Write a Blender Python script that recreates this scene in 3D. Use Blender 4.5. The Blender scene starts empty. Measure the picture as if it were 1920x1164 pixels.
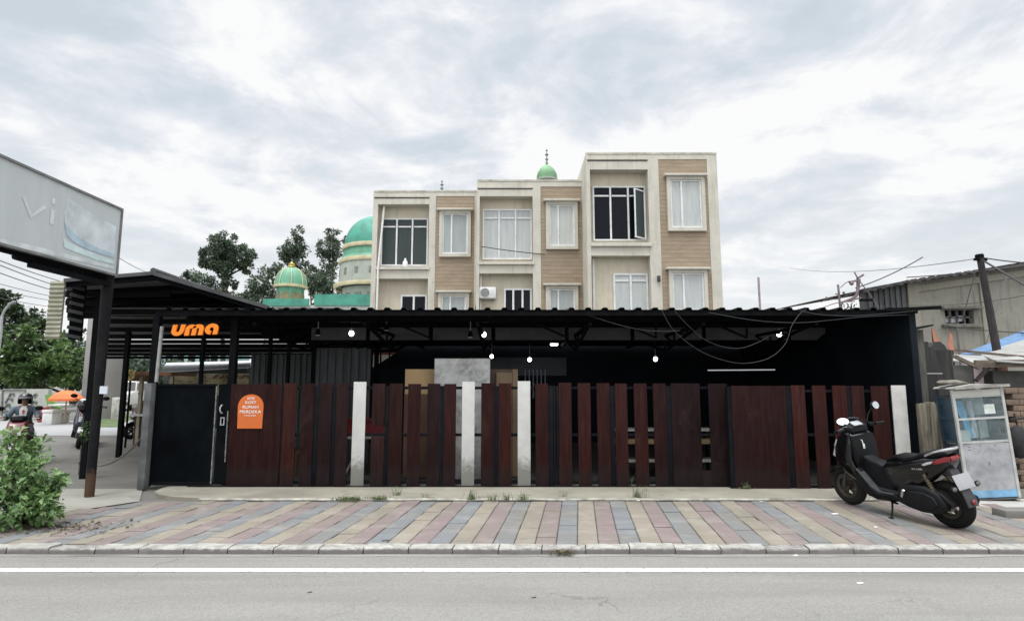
import bpy, bmesh, math, random
from mathutils import Vector, Matrix, noise as mnoise
random.seed(7)
S = bpy.context.scene
COL = S.collection
R = math.radians
EXPOSURE = 0.0; ZENITH = 4.2; BACKSKY = 1.7; SKYGAIN = 1.0; SUNPOW = 1.5; SKYOFF = (3.1,1.4,0); ROADC = (.222,.214,.197)
# ------------------------------------------------------------------ camera model
FPX, PITCH, CAMZ = 1090.0, R(7.13), 1.6
CP, SP = math.cos(PITCH), math.sin(PITCH)
def ray(px, py):
    a, b = (px-960)/FPX, -(py-582)/FPX
    return Vector((a, CP - b*SP, SP + b*CP))
def P(px, py, Y):                       # point of the place seen at a photo pixel, on the plane y = Y
    r = ray(px, py); return Vector((0,0,CAMZ)) + r*(Y/r.y)
def G(px, py, z=0.0):                   # the same on level ground
    r = ray(px, py); return Vector((0,0,CAMZ)) + r*((z-CAMZ)/r.z)
def X_(px, py, Y): return P(px, py, Y).x
def Z_(py, Y): return P(960, py, Y).z

# ------------------------------------------------------------------ materials
def srgb(r, g, b):
    f = lambda c: (c/255/12.92) if c/255 <= .04045 else ((c/255+.055)/1.055)**2.4
    return (f(r), f(g), f(b))
def newmat(name):
    m = bpy.data.materials.new(name); m.use_nodes = True
    nt = m.node_tree; b = nt.nodes['Principled BSDF']
    return m, nt, b
def N(nt, typ, **kw):
    n = nt.nodes.new(typ)
    for k, v in kw.items():
        if k in n.inputs: n.inputs[k].default_value = v
        else: setattr(n, k, v)
    return n
def L(nt, a, b): nt.links.new(a, b)
def mixc(nt, fac, a, b, mode='MIX'):
    n = nt.nodes.new('ShaderNodeMix'); n.data_type = 'RGBA'; n.blend_type = mode
    for i, v in ((0, fac), (6, a), (7, b)):
        if hasattr(v, 'is_output') or isinstance(v, bpy.types.NodeSocket): L(nt, v, n.inputs[i])
        elif i == 0: n.inputs[0].default_value = v
        else: n.inputs[i].default_value = (*v[:3], 1)
    return n.outputs[2]
def ramp(nt, fac, stops):
    n = nt.nodes.new('ShaderNodeValToRGB'); e = n.color_ramp.elements
    while len(e) < len(stops): e.new(.5)
    for el, (p, c) in zip(e, stops):
        el.position = p; el.color = (*c, 1) if len(c) == 3 else c
    L(nt, fac, n.inputs[0]); return n.outputs[0]
def texco(nt, scale=(1,1,1), rot=(0,0,0), kind='Object'):
    t = nt.nodes.new('ShaderNodeTexCoord'); mp = nt.nodes.new('ShaderNodeMapping')
    mp.inputs['Scale'].default_value = scale; mp.inputs['Rotation'].default_value = rot
    L(nt, t.outputs[kind], mp.inputs[0]); return mp.outputs[0]
def noisef(nt, vec, scale, detail=4, rough=.55, dist=0):
    n = N(nt, 'ShaderNodeTexNoise'); n.inputs['Scale'].default_value = scale
    n.inputs['Detail'].default_value = detail; n.inputs['Roughness'].default_value = rough
    n.inputs['Distortion'].default_value = dist
    L(nt, vec, n.inputs['Vector']); return n.outputs['Fac']
def bumpn(nt, b, h, strength=.3, dist=.01):
    n = nt.nodes.new('ShaderNodeBump'); n.inputs['Strength'].default_value = strength
    n.inputs['Distance'].default_value = dist
    L(nt, h, n.inputs['Height']); L(nt, n.outputs[0], b.inputs['Normal'])
_mc = {}
def M(name, col, rough=.7, var=.18, scale=4, stretch=(1,1,1), bump=0, bscale=None, metal=0, spec=.5, coat=0, dirt=None, dirt_amt=.5, dirt_scale=1.5, emit=None, estr=1):
    """plain worn surface: colour broken up by noise, optional dirt patches with a shape of their own"""
    if name in _mc: return _mc[name]
    m, nt, b = newmat(name)
    v = texco(nt, stretch)
    f = noisef(nt, v, scale, 5, .6)
    lo = tuple(max(0, c*(1-var*1.6)) for c in col); hi = tuple(min(1, c*(1+var*1.4)) for c in col)
    c = ramp(nt, f, [(.28, lo), (.5, col), (.74, hi)])
    if dirt:
        d = noisef(nt, v, dirt_scale, 6, .65, .6)
        df = ramp(nt, d, [(.5, (0,0,0)), (.72, (dirt_amt,)*3)])
        c = mixc(nt, df, c, dirt)
    L(nt, c, b.inputs['Base Color'])
    b.inputs['Roughness'].default_value = rough; b.inputs['Metallic'].default_value = metal
    b.inputs['Specular IOR Level'].default_value = spec
    if coat: b.inputs['Coat Weight'].default_value = coat; b.inputs['Coat Roughness'].default_value = .08
    if bump:
        bumpn(nt, b, noisef(nt, v, bscale or scale*6, 4, .6), bump, .01)
    if emit:
        b.inputs['Emission Color'].default_value = (*emit, 1); b.inputs['Emission Strength'].default_value = estr
    _mc[name] = m; return m
def leafmat(name, c1, c2, c3, rough=.55, scale=2.5, trans=.25):
    if name in _mc: return _mc[name]
    m, nt, b = newmat(name)
    at = N(nt, 'ShaderNodeAttribute'); at.attribute_name = 'tint'
    v = texco(nt)
    f = noisef(nt, v, scale, 3)
    mm = N(nt, 'ShaderNodeMath', operation='ADD'); L(nt, at.outputs['Fac'], mm.inputs[0]); L(nt, f, mm.inputs[1])
    hf = N(nt, 'ShaderNodeMath', operation='MULTIPLY'); L(nt, mm.outputs[0], hf.inputs[0]); hf.inputs[1].default_value = .5
    c = ramp(nt, hf.outputs[0], [(.3, c1), (.5, c2), (.72, c3)])
    L(nt, c, b.inputs['Base Color']); b.inputs['Roughness'].default_value = rough
    t = nt.nodes.new('ShaderNodeBsdfTranslucent'); L(nt, c, t.inputs['Color'])
    mx = nt.nodes.new('ShaderNodeMixShader'); mx.inputs[0].default_value = trans
    L(nt, b.outputs[0], mx.inputs[1]); L(nt, t.outputs[0], mx.inputs[2])
    L(nt, mx.outputs[0], nt.nodes['Material Output'].inputs['Surface'])
    _mc[name] = m; return m

# ------------------------------------------------------------------ mesh building
class MB:
    def __init__(s): s.bm = bmesh.new(); s.mi = 0
    def _f(s, vs):
        try:
            f = s.bm.faces.new(vs); f.material_index = s.mi; return f
        except ValueError: return None
    def add(s, src, mat=None):
        mp = {}
        for v in src.verts: mp[v] = s.bm.verts.new(mat @ v.co if mat else v.co)
        for f in src.faces: s._f([mp[v] for v in f.verts])
        src.free(); return s
    def poly(s, pts): s._f([s.bm.verts.new(p) for p in pts]); return s
    def box(s, x0, x1, y0, y1, z0, z1, bev=0, mat=None):
        b = bmesh.new()
        vs = [b.verts.new((x, y, z)) for x in (x0, x1) for y in (y0, y1) for z in (z0, z1)]
        for q in ((0,1,3,2), (4,6,7,5), (0,4,5,1), (2,3,7,6), (0,2,6,4), (1,5,7,3)): b.faces.new([vs[i] for i in q])
        bmesh.ops.recalc_face_normals(b, faces=b.faces[:])
        if bev: bmesh.ops.bevel(b, geom=b.edges[:], offset=bev, segments=2, affect='EDGES', profile=.5)
        return s.add(b, mat)
    def bar(s, p, q, w, h=None, bev=0, up=(0,0,1)):      # box beam between two points
        p, q = Vector(p), Vector(q); h = h or w; d = q-p; ln = d.length
        if ln < 1e-6: return s
        d.normalize(); up = Vector(up)
        if abs(d.dot(up)) > .97: up = Vector((0,1,0)) if abs(d.y) < .9 else Vector((1,0,0))
        sx = d.cross(up).normalized(); uz = sx.cross(d)
        m = Matrix((( d.x, sx.x, uz.x, p.x), (d.y, sx.y, uz.y, p.y), (d.z, sx.z, uz.z, p.z), (0,0,0,1)))
        return s.box(0, ln, -w/2, w/2, -h/2, h/2, bev, m)
    def tube(s, pts, r, seg=8, caps=True):
        pts = [Vector(p) for p in pts]; n = len(pts)
        rs = r if isinstance(r, (list, tuple)) else [r]*n
        prev = None; rings = []
        for i, p in enumerate(pts):
            t = (pts[min(i+1, n-1)] - pts[max(i-1, 0)]).normalized()
            if prev is None:
                a = Vector((0,0,1)) if abs(t.z) < .9 else Vector((1,0,0)); u = t.cross(a).normalized()
            else: u = (prev - t*prev.dot(t)).normalized()
            prev = u; w = t.cross(u)
            rings.append([s.bm.verts.new(p + (u*math.cos(k*2*math.pi/seg) + w*math.sin(k*2*math.pi/seg))*rs[i]) for k in range(seg)])
        for a, b in zip(rings, rings[1:]):
            for k in range(seg): s._f([a[k], a[(k+1)%seg], b[(k+1)%seg], b[k]])
        if caps: s._f(rings[0][::-1]); s._f(rings[-1])
        return s
    def lathe(s, prof, seg=24, mat=None, a0=0, a1=2*math.pi):  # (r, z) profile round z
        full = abs(a1-a0-2*math.pi) < 1e-6; k = seg if full else seg+1; rings = []
        for r, z in prof:
            if r < 1e-6:
                c = Vector((0,0,z)); v = s.bm.verts.new(mat @ c if mat else c); rings.append([v]*k)
            else:
                ring = []
                for i in range(k):
                    a = a0+(a1-a0)*i/seg; c = Vector((r*math.cos(a), r*math.sin(a), z)); ring.append(s.bm.verts.new(mat @ c if mat else c))
                rings.append(ring)
        for A, B in zip(rings, rings[1:]):
            for i in range(seg):
                j = (i+1) % k; q = []
                for v in (A[i], A[j], B[j], B[i]):
                    if v not in q: q.append(v)
                if len(q) >= 3: s._f(q)
        return s
    def sphere(s, c, r, seg=16, rings=10, sc=(1,1,1)):
        pr = [(math.sin(math.pi*i/rings), -math.cos(math.pi*i/rings)) for i in range(rings+1)]
        pr[0] = (0,-1); pr[-1] = (0,1)
        m = Matrix.Translation(c) @ Matrix.Diagonal((r*sc[0], r*sc[1], r*sc[2], 1))
        return s.lathe(pr, seg, m)
    def torus(s, c, Rr, r, mat=None, seg=32, sub=10, sq=1.0):
        rings = []
        for i in range(seg):
            a = 2*math.pi*i/seg; ring = []
            for k in range(sub):
                b = 2*math.pi*k/sub
                p = Vector(((Rr+r*math.cos(b))*math.cos(a), r*sq*math.sin(b), (Rr+r*math.cos(b))*math.sin(a))) + Vector(c)
                ring.append(s.bm.verts.new(mat @ p if mat else p))
            rings.append(ring)
        for i in range(seg):
            A, B = rings[i], rings[(i+1)%seg]
            for k in range(sub): s._f([A[k], A[(k+1)%sub], B[(k+1)%sub], B[k]])
        return s
    def prism(s, outline, v0, v1, fn=None, bev=0, segs=3):      # outline in (u, w), thickness along v; fn(u, v, w) places it
        b = bmesh.new(); n = len(outline)
        A = [b.verts.new((u, v0, w)) for u, w in outline]; B = [b.verts.new((u, v1, w)) for u, w in outline]
        b.faces.new(A); b.faces.new(B[::-1])
        for i in range(n): b.faces.new([A[i], A[(i+1)%n], B[(i+1)%n], B[i]])
        bmesh.ops.recalc_face_normals(b, faces=b.faces[:])
        if bev:
            e = [e for e in b.edges if abs(e.verts[0].co.y - e.verts[1].co.y) < 1e-6]
            bmesh.ops.bevel(b, geom=e, offset=bev, segments=segs, affect='EDGES', profile=.5)
        if fn:
            for v in b.verts: v.co = Vector(fn(*v.co))
        return s.add(b)
    def build(s, name, mats, parent=None, world=True, smooth=35, tints=None, kind=None, label=None, recalc=False):
        if recalc: bmesh.ops.recalc_face_normals(s.bm, faces=s.bm.faces[:])
        s.bm.normal_update()
        if smooth:
            ca = R(smooth)
            for f in s.bm.faces: f.smooth = True
            for e in s.bm.edges:
                if len(e.link_faces) == 2 and e.calc_face_angle(0) > ca: e.smooth = False
        me = bpy.data.meshes.new(name); s.bm.to_mesh(me); s.bm.free()
        if tints is not None:
            at = me.attributes.new('tint', 'FLOAT', 'FACE'); at.data.foreach_set('value', tints)
        for m in (mats if isinstance(mats, (list, tuple)) else [mats]): me.materials.append(m)
        o = bpy.data.objects.new(name, me); COL.objects.link(o)
        if parent is not None:
            o.parent = parent
            if world and parent.type == 'EMPTY': o.matrix_parent_inverse = parent.matrix_basis.inverted()
        if kind: o['kind'] = kind
        if label: o['label'] = label
        return o
def thing(name, label, cat, loc=(0,0,0), rot=(0,0,0), group=None):
    o = bpy.data.objects.new(name, None); COL.objects.link(o); o.empty_display_size = .2
    o.location = loc; o.rotation_euler = rot; o['label'] = label; o['category'] = cat
    if group: o['group'] = group
    return o
def tag(o, label, cat, group=None, kind=None):
    o['label'] = label; o['category'] = cat
    if group: o['group'] = group
    if kind: o['kind'] = kind
    return o
def struct(o, label=None):
    o['kind'] = 'structure'
    if label: o['label'] = label
    return o
def catenary(a, b, sag, n=14):
    a, b = Vector(a), Vector(b)
    return [a.lerp(b, i/n) - Vector((0,0,sag*4*(i/n)*(1-i/n))) for i in range(n+1)]
def smoothpath(pts, n=6):
    pts = [Vector(p) for p in pts]; out = []
    for i in range(len(pts)-1):
        p0, p1, p2, p3 = pts[max(i-1,0)], pts[i], pts[i+1], pts[min(i+2, len(pts)-1)]
        for k in range(n):
            t = k/n
            out.append(.5*((2*p1)+(p2-p0)*t+(2*p0-5*p1+4*p2-p3)*t*t+(3*p1-p0-3*p2+p3)*t**3))
    out.append(pts[-1]); return out
def text_mesh(body, size, name, mat, parent, loc, width=None, bold=0.0, ex=.002, world=True):
    cu = bpy.data.curves.new(name, 'FONT'); cu.body = body; cu.size = size; cu.align_x = 'CENTER'; cu.align_y = 'CENTER'
    cu.extrude = ex; cu.offset = bold
    tmp = bpy.data.objects.new('tmp', cu); COL.objects.link(tmp)
    dg = bpy.context.evaluated_depsgraph_get(); dg.update()
    me = bpy.data.meshes.new_from_object(tmp.evaluated_get(dg)); bpy.data.objects.remove(tmp)
    xs = [v.co.x for v in me.vertices]; w = max(xs)-min(xs); k = (width/w) if width else 1
    rot = Matrix.Rotation(R(90), 4, 'X')
    me.transform(Matrix.Translation(loc) @ rot @ Matrix.Diagonal((k, 1, 1, 1)))
    me.name = name; me.materials.clear(); me.materials.append(mat)
    o = bpy.data.objects.new(name, me); COL.objects.link(o); o.parent = parent
    if world and parent.type == 'EMPTY': o.matrix_parent_inverse = parent.matrix_basis.inverted()
    return o
def ribbon(mb, path, w, fn, th):           # flat stroke of width w along a 2-D path, extruded by th
    n = len(path); Lf, Rt = [], []
    for i in range(n):
        a, b = path[max(i-1,0)], path[min(i+1,n-1)]
        dx, dy = b[0]-a[0], b[1]-a[1]; l = math.hypot(dx, dy); nx, ny = -dy/l, dx/l
        Lf.append((path[i][0]+nx*w/2, path[i][1]+ny*w/2)); Rt.append((path[i][0]-nx*w/2, path[i][1]-ny*w/2))
    V = lambda p, d: mb.bm.verts.new(fn(p[0], p[1], d))
    f0 = [V(p, 0) for p in Lf]; f1 = [V(p, 0) for p in Rt]; b0 = [V(p, th) for p in Lf]; b1 = [V(p, th) for p in Rt]
    for i in range(n-1):
        mb._f([f0[i], f0[i+1], f1[i+1], f1[i]]); mb._f([b0[i], b1[i], b1[i+1], b0[i+1]])
        mb._f([f0[i], b0[i], b0[i+1], f0[i+1]]); mb._f([f1[i], f1[i+1], b1[i+1], b1[i]])
    mb._f([f0[0], f1[0], b1[0], b0[0]]); mb._f([f0[-1], b0[-1], b1[-1], f1[-1]])
def arc(cx, cy, r, a0, a1, n=12): return [(cx+r*math.cos(R(a0+(a1-a0)*i/n)), cy+r*math.sin(R(a0+(a1-a0)*i/n))) for i in range(n+1)]
def leaves(mb, tints, pts, size, spread=1.0, rng=random, droop=.2, aspect=.45, up=.0, fold=True):
    """leaf-shaped faces at given points: (position, outward dir, tint)"""
    for p, d, t in pts:
        s = size*rng.uniform(.6, 1.35)
        d = (d + Vector((rng.gauss(0,1), rng.gauss(0,1), rng.gauss(0,1)))*spread*.6).normalized()
        d.z -= droop; d.normalize()
        up_ = Vector((rng.gauss(0,.6), rng.gauss(0,.6), 1+up))
        side = d.cross(up_)
        if side.length < 1e-3: side = Vector((1,0,0))
        side.normalize(); nrm = side.cross(d)
        w = s*aspect
        if fold:
            a = mb.bm.verts.new(p); b = mb.bm.verts.new(p + d*s*.45 + side*w*.5 + nrm*w*.18); c = mb.bm.verts.new(p + d*s - Vector((0,0,s*.12)))
            e = mb.bm.verts.new(p + d*s*.45 - side*w*.5 + nrm*w*.18)
            m1 = mb.bm.verts.new(p + d*s*.5)
            for q in ((a, b, m1), (b, c, m1), (c, e, m1), (e, a, m1)): mb.bm.faces.new(q); tints.append(t)
        else:
            a = mb.bm.verts.new(p); b = mb.bm.verts.new(p + d*s*.5 + side*w*.5); c = mb.bm.verts.new(p + d*s); e = mb.bm.verts.new(p + d*s*.5 - side*w*.5)
            mb.bm.faces.new((a, b, c, e)); tints.append(t)
# ------------------------------------------------------------------ camera, sky, sun
cam = bpy.data.cameras.new('camera'); co = bpy.data.objects.new('camera', cam); COL.objects.link(co)
cam.sensor_width = 36; cam.lens = 36*FPX/1920; cam.clip_start = .05; cam.clip_end = 2000
co.location = (0,0,CAMZ); co.rotation_euler = (R(90)+PITCH, 0, 0); S.camera = co
S.view_settings.view_transform = 'Standard'; S.view_settings.look = 'None'
S.view_settings.exposure = EXPOSURE; S.view_settings.gamma = 1

SUN_EL, SUN_AZ = R(66), R(205)          # azimuth measured from +Y clockwise: behind the camera, a little to the left
W = bpy.data.worlds.new("World"); S.world = W; W.use_nodes = True
nt = W.node_tree; bg = nt.nodes['Background']
sky = nt.nodes.new('ShaderNodeTexSky'); sky.sky_type = 'NISHITA'; sky.sun_disc = False
sky.sun_elevation = SUN_EL; sky.sun_rotation = SUN_AZ; sky.air_density = 1.2; sky.dust_density = 3
tc = nt.nodes.new('ShaderNodeTexCoord'); sep = nt.nodes.new('ShaderNodeSeparateXYZ'); L(nt, tc.outputs['Generated'], sep.inputs[0])
def mth(op, a, b=None, clamp=False):
    n = nt.nodes.new('ShaderNodeMath'); n.operation = op; n.use_clamp = clamp
    for i, v in enumerate((a, b)):
        if v is None: continue
        if isinstance(v, (int, float)): n.inputs[i].default_value = v
        else: L(nt, v, n.inputs[i])
    return n.outputs[0]
zc = mth('MAXIMUM', sep.outputs['Z'], 0.0)
den = mth('ADD', zc, .16)
comb = nt.nodes.new('ShaderNodeCombineXYZ')
L(nt, mth('DIVIDE', sep.outputs['X'], den), comb.inputs[0]); L(nt, mth('DIVIDE', sep.outputs['Y'], den), comb.inputs[1])
comb.inputs[2].default_value = 3.7
mp = nt.nodes.new('ShaderNodeMapping'); mp.inputs['Rotation'].default_value = (0,0,R(24)); mp.inputs['Scale'].default_value = (1.08, 1.12, 1); mp.inputs['Location'].default_value = SKYOFF
L(nt, comb.outputs[0], mp.inputs[0])
n1 = noisef(nt, mp.outputs[0], 2.0, 10, .60, .35)
n2 = noisef(nt, mp.outputs[0], .8, 4, .5, .3)
n3 = noisef(nt, mp.outputs[0], 3.2, 7, .6, .5)
cl = mth('ADD', mth('ADD', mth('MULTIPLY', n1, .55), mth('MULTIPLY', n2, .45)), mth('MULTIPLY', mth('SUBTRACT', n3, .5), .22))
cc = ramp(nt, cl, [(.40, srgb(207,217,225)), (.45, srgb(216,225,233)), (.485, srgb(228,233,240)), (.515, srgb(240,243,248)), (.555, (1.01,1.01,1.01))])
# thin, bright cloud towards the horizon
hz = mth('POWER', mth('SUBTRACT', 1.0, mth('MULTIPLY', zc, 2.1, True), True), 1.7)
cc = mixc(nt, mth('MULTIPLY', hz, .85, True), cc, (1.0, 1.005, 1.0))
# sky overhead, out of view, brightened to light the ground
mr = nt.nodes.new('ShaderNodeMapRange'); mr.interpolation_type = 'SMOOTHSTEP'
mr.inputs['From Min'].default_value = .58; mr.inputs['From Max'].default_value = .9; mr.inputs['To Min'].default_value = 1.0; mr.inputs['To Max'].default_value = ZENITH
L(nt, zc, mr.inputs['Value'])
# and the sky behind the viewer, brightened to light what faces it
ms = nt.nodes.new('ShaderNodeMapRange'); ms.interpolation_type = 'SMOOTHSTEP'
ms.inputs['From Min'].default_value = .1; ms.inputs['From Max'].default_value = .8; ms.inputs['To Min'].default_value = 1.0; ms.inputs['To Max'].default_value = BACKSKY
L(nt, mth('MULTIPLY', sep.outputs['Y'], -1.0), ms.inputs['Value'])
k = mth('MULTIPLY', mth('MAXIMUM', mr.outputs[0], ms.outputs[0]), 10.0*SKYGAIN)
vm = nt.nodes.new('ShaderNodeVectorMath'); vm.operation = 'SCALE'; L(nt, cc, vm.inputs[0]); L(nt, k, vm.inputs['Scale'])
tot = mixc(nt, .05, vm.outputs[0], sky.outputs[0])
L(nt, tot, bg.inputs[0]); bg.inputs[1].default_value = .1

sl = bpy.data.lights.new('sun', 'SUN'); so = bpy.data.objects.new('sun', sl); COL.objects.link(so)
sl.energy = SUNPOW; sl.angle = R(22); sl.color = (1, .965, .91)
sd = Vector((math.sin(SUN_AZ)*math.cos(SUN_EL), math.cos(SUN_AZ)*math.cos(SUN_EL), math.sin(SUN_EL)))
so.rotation_euler = sd.to_track_quat('Z', 'Y').to_euler(); so.location = (-10,-10,30)

# ------------------------------------------------------------------ ground, road, pavement
KB, KF, ROADZ = 6.06, 5.905, -.052
def groundmat(name, base, lo, hi, sc, bump, stain=None):
    m, nt, b = newmat(name); v = texco(nt)
    a = ramp(nt, noisef(nt, v, sc*.12, 4, .6, .4), [(.3, lo), (.5, base), (.7, hi)])
    g = noisef(nt, v, sc*30, 4, .7)
    c = mixc(nt, .35, a, ramp(nt, g, [(.3, tuple(x*.55 for x in base)), (.5, base), (.7, tuple(min(1,x*1.45) for x in base))]))
    if stain:
        st = ramp(nt, noisef(nt, texco(nt, (.5, 1.6, 1)), .9, 6, .62, 1.2), [(.56, (0,0,0)), (.7, (.55,)*3)])
        c = mixc(nt, st, c, stain)
        st2 = ramp(nt, noisef(nt, v, 3.1, 2, .4), [(.69, (0,0,0)), (.72, (.5,)*3)])
        c = mixc(nt, st2, c, tuple(x*.5 for x in base))
    L(nt, c, b.inputs['Base Color']); b.inputs['Roughness'].default_value = .93; b.inputs['Specular IOR Level'].default_value = .25
    bumpn(nt, b, noisef(nt, v, sc*40, 5, .7), bump, .01); return m
asphalt = groundmat('asphalt', ROADC, tuple(c*.86 for c in ROADC), tuple(c*1.12 for c in ROADC), 4, .35, tuple(c*.72 for c in ROADC))
concrete = groundmat('worn_concrete', (.155,.15,.138), (.105,.10,.092), (.205,.20,.182), 5, .3, (.12,.115,.10))
dirt_m = groundmat('packed_dirt', (.2,.19,.165), (.14,.13,.11), (.26,.25,.22), 4, .4, (.1,.095,.08))
m = MB(); m.box(-400, 400, -400, 600, -1.2, -.14); struct(m.build('ground', dirt_m))
def roadmat():
    m, nt, b = newmat('road_asphalt'); v = texco(nt); C = ROADC
    big = ramp(nt, noisef(nt, texco(nt, (.5,1.1,1)), .8, 5, .6, .4), [(.3, tuple(x*.84 for x in C)), (.5, C), (.7, tuple(x*1.1 for x in C))])
    agg = N(nt, 'ShaderNodeTexVoronoi'); agg.inputs['Scale'].default_value = 95; L(nt, v, agg.inputs['Vector'])
    ag = ramp(nt, agg.outputs['Color'], [(.1, tuple(x*.62 for x in C)), (.5, C), (.9, tuple(min(1,x*1.32) for x in C))])
    c = mixc(nt, .42, big, ag)
    wear = noisef(nt, texco(nt, (.16, 2.6, 1)), 1.0, 5, .55, .3)      # lengthwise wear of the lane
    c = mixc(nt, ramp(nt, wear, [(.46, (0,0,0)), (.70, (.55,)*3)]), c, tuple(x*.68 for x in C))
    st = noisef(nt, v, 1.4, 6, .65, 1.0); c = mixc(nt, ramp(nt, st, [(.66, (0,0,0)), (.72, (.45,)*3)]), c, tuple(x*.6 for x in C))
    cr = N(nt, 'ShaderNodeTexVoronoi', feature='DISTANCE_TO_EDGE'); cr.inputs['Scale'].default_value = .55
    wv = nt.nodes.new('ShaderNodeVectorMath'); wv.operation = 'ADD'; nz = N(nt, 'ShaderNodeTexNoise'); nz.inputs['Scale'].default_value = 2.2; nz.inputs['Detail'].default_value = 6; L(nt, v, nz.inputs['Vector'])
    L(nt, v, wv.inputs[0]); L(nt, nz.outputs['Color'], wv.inputs[1]); L(nt, wv.outputs[0], cr.inputs['Vector'])
    ck = ramp(nt, cr.outputs['Distance'], [(.0, (1,1,1)), (.006, (.5,)*3), (.011, (0,0,0))])
    gate = ramp(nt, noisef(nt, v, .6, 2, .5), [(.52, (0,0,0)), (.6, (.6,)*3)]); ckm = N(nt, 'ShaderNodeMath', operation='MULTIPLY'); L(nt, ck, ckm.inputs[0]); L(nt, gate, ckm.inputs[1])
    c = mixc(nt, ckm.outputs[0], c, tuple(x*.42 for x in C))
    L(nt, c, b.inputs['Base Color']); b.inputs['Roughness'].default_value = .9; b.inputs['Specular IOR Level'].default_value = .25
    bumpn(nt, b, agg.outputs['Distance'], .35, .006); return m
m = MB(); m.box(-80, 80, -12, KF+.02, -.13, ROADZ); struct(m.build('road', roadmat()))
m = MB(); m.box(-80, 80, KF+.03, 110, -.13, -.02); struct(m.build('yard', concrete))
m = MB(); m.poly([(-70, 18.5, -.015), (-3.5, 18.5, -.015), (-3.5, 25.5, -.015), (-70, 25.5, -.015)]); struct(m.build('side_road', groundmat('side_asphalt', (.30,.30,.30), (.26,.26,.26), (.34,.34,.34), 4, .2)))
# painted edge line, with worn gaps in the paint
m, nt, b = newmat('line_paint'); v = texco(nt)
w = ramp(nt, noisef(nt, v, 26, 6, .75), [(.39, ROADC), (.46, (.56,.55,.50))])
w2 = mixc(nt, ramp(nt, noisef(nt, v, 3, 5, .6), [(.45, (0,0,0)), (.75, (.35,)*3)]), w, (.5,.5,.46))
L(nt, w2, b.inputs['Base Color']); b.inputs['Roughness'].default_value = .8; line_m = m
m = MB(); n = 160; rng = random.Random(3)
xs = [-40+80*i/n for i in range(n+1)]
for i in range(n):
    def ed(x, y0, s): return y0 + .006*mnoise.noise((x*1.7, s, 0)) + .008*mnoise.noise((x*.35, s+9, 0))
    m.poly([(xs[i], ed(xs[i],5.37,0), ROADZ+.004), (xs[i+1], ed(xs[i+1],5.37,0), ROADZ+.004), (xs[i+1], ed(xs[i+1],5.482,3), ROADZ+.004), (xs[i], ed(xs[i],5.482,3), ROADZ+.004)])
struct(m.build('road_edge_line', line_m))

# pavement of skewed concrete blocks in yellow, pink and grey stripes
def pavermat(name, c):
    m, nt, b = newmat(name); v = texco(nt); at = N(nt, 'ShaderNodeAttribute'); at.attribute_name = 'tint'
    base = ramp(nt, at.outputs['Fac'], [(0, tuple(x*.86 for x in c)), (.5, c), (1, tuple(min(1, x*1.09) for x in c))])
    f = noisef(nt, v, 60, 5, .7); base = mixc(nt, .5, base, ramp(nt, f, [(.3, tuple(x*.75 for x in c)), (.7, tuple(min(1, x*1.2) for x in c))]))
    grime = ramp(nt, noisef(nt, v, 1.1, 6, .65, .7), [(.42, (0,0,0)), (.66, (.7,)*3)])
    base = mixc(nt, grime, base, (.175,.158,.13))
    dust = ramp(nt, noisef(nt, v, 2.6, 5, .6, .3), [(.5, (0,0,0)), (.75, (.4,)*3)])
    base = mixc(nt, dust, base, (.36,.335,.30))
    L(nt, base, b.inputs['Base Color']); b.inputs['Roughness'].default_value = .92; b.inputs['Specular IOR Level'].default_value = .25
    bumpn(nt, b, noisef(nt, v, 140, 4, .7), .35, .005); return m
pm = [pavermat('yellow_paver', (.243,.217,.175)), pavermat('pink_paver', (.203,.162,.156)), pavermat('grey_paver', (.168,.176,.182))]
skew = 0.1147; bw = .2145; bl = .215; x00 = -.414-bw      # a yellow stripe starts here at Y 6.1
bm = bmesh.new(); tn = []; rng = random.Random(11)
def inside(x, y):
    if x < -5.0: return y < 8.2 + (x+5.0)*1.0 or y < 6.85+(x+5.0)*.04
    if x > 6.1: return y < 8.05
    return True
for k in range(-64, 72):
    off = rng.uniform(0, bl); 
    y = KB - off
    while y < 8.22:
        ya, yb = max(y, KB+.004)+.002, min(y+bl, 8.22)-.005
        xm = x00 + k*bw + bw/2 + skew*((ya+yb)/2-6.1)
        if yb-ya > .03 and inside(xm, (ya+yb)/2):
            g = .003+rng.random()*.0025; dz = rng.gauss(0, .003); tx, ty = rng.gauss(0, .006), rng.gauss(0, .006)
            cx, cy = xm, (ya+yb)/2; pts = []
            for yy, s0 in ((ya, -1), (ya, 1), (yb, 1), (yb, -1)):
                xx = x00 + k*bw + skew*(yy-6.1) + (g if s0 < 0 else bw-g)
                pts.append((xx, yy, .001+dz+(xx-cx)*tx+(yy-cy)*ty))
            ch = .007
            top = [bm.verts.new((p[0]+(ch if s0 < 0 else -ch), p[1]+(ch if q < 2 else -ch), p[2])) for q, (p, s0) in enumerate(zip(pts, (-1,1,1,-1)))]
            mid = [bm.verts.new((p[0], p[1], p[2]-.006)) for p in pts]
            bot = [bm.verts.new((p[0], p[1], -.03)) for p in pts]
            t = min(1, max(0, rng.gauss(.5, .19)))
            fs = [bm.faces.new(top)]
            for A, B in ((top, mid), (mid, bot)):
                for q in range(4): fs.append(bm.faces.new((A[q], B[q], B[(q+1)%4], A[(q+1)%4])))
            for f in fs: f.material_index = k % 3; tn.append(t)
        y += bl
mb = MB(); mb.bm.free(); mb.bm = bm
struct(mb.build('pavement', pm, smooth=0, tints=tn))
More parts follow.
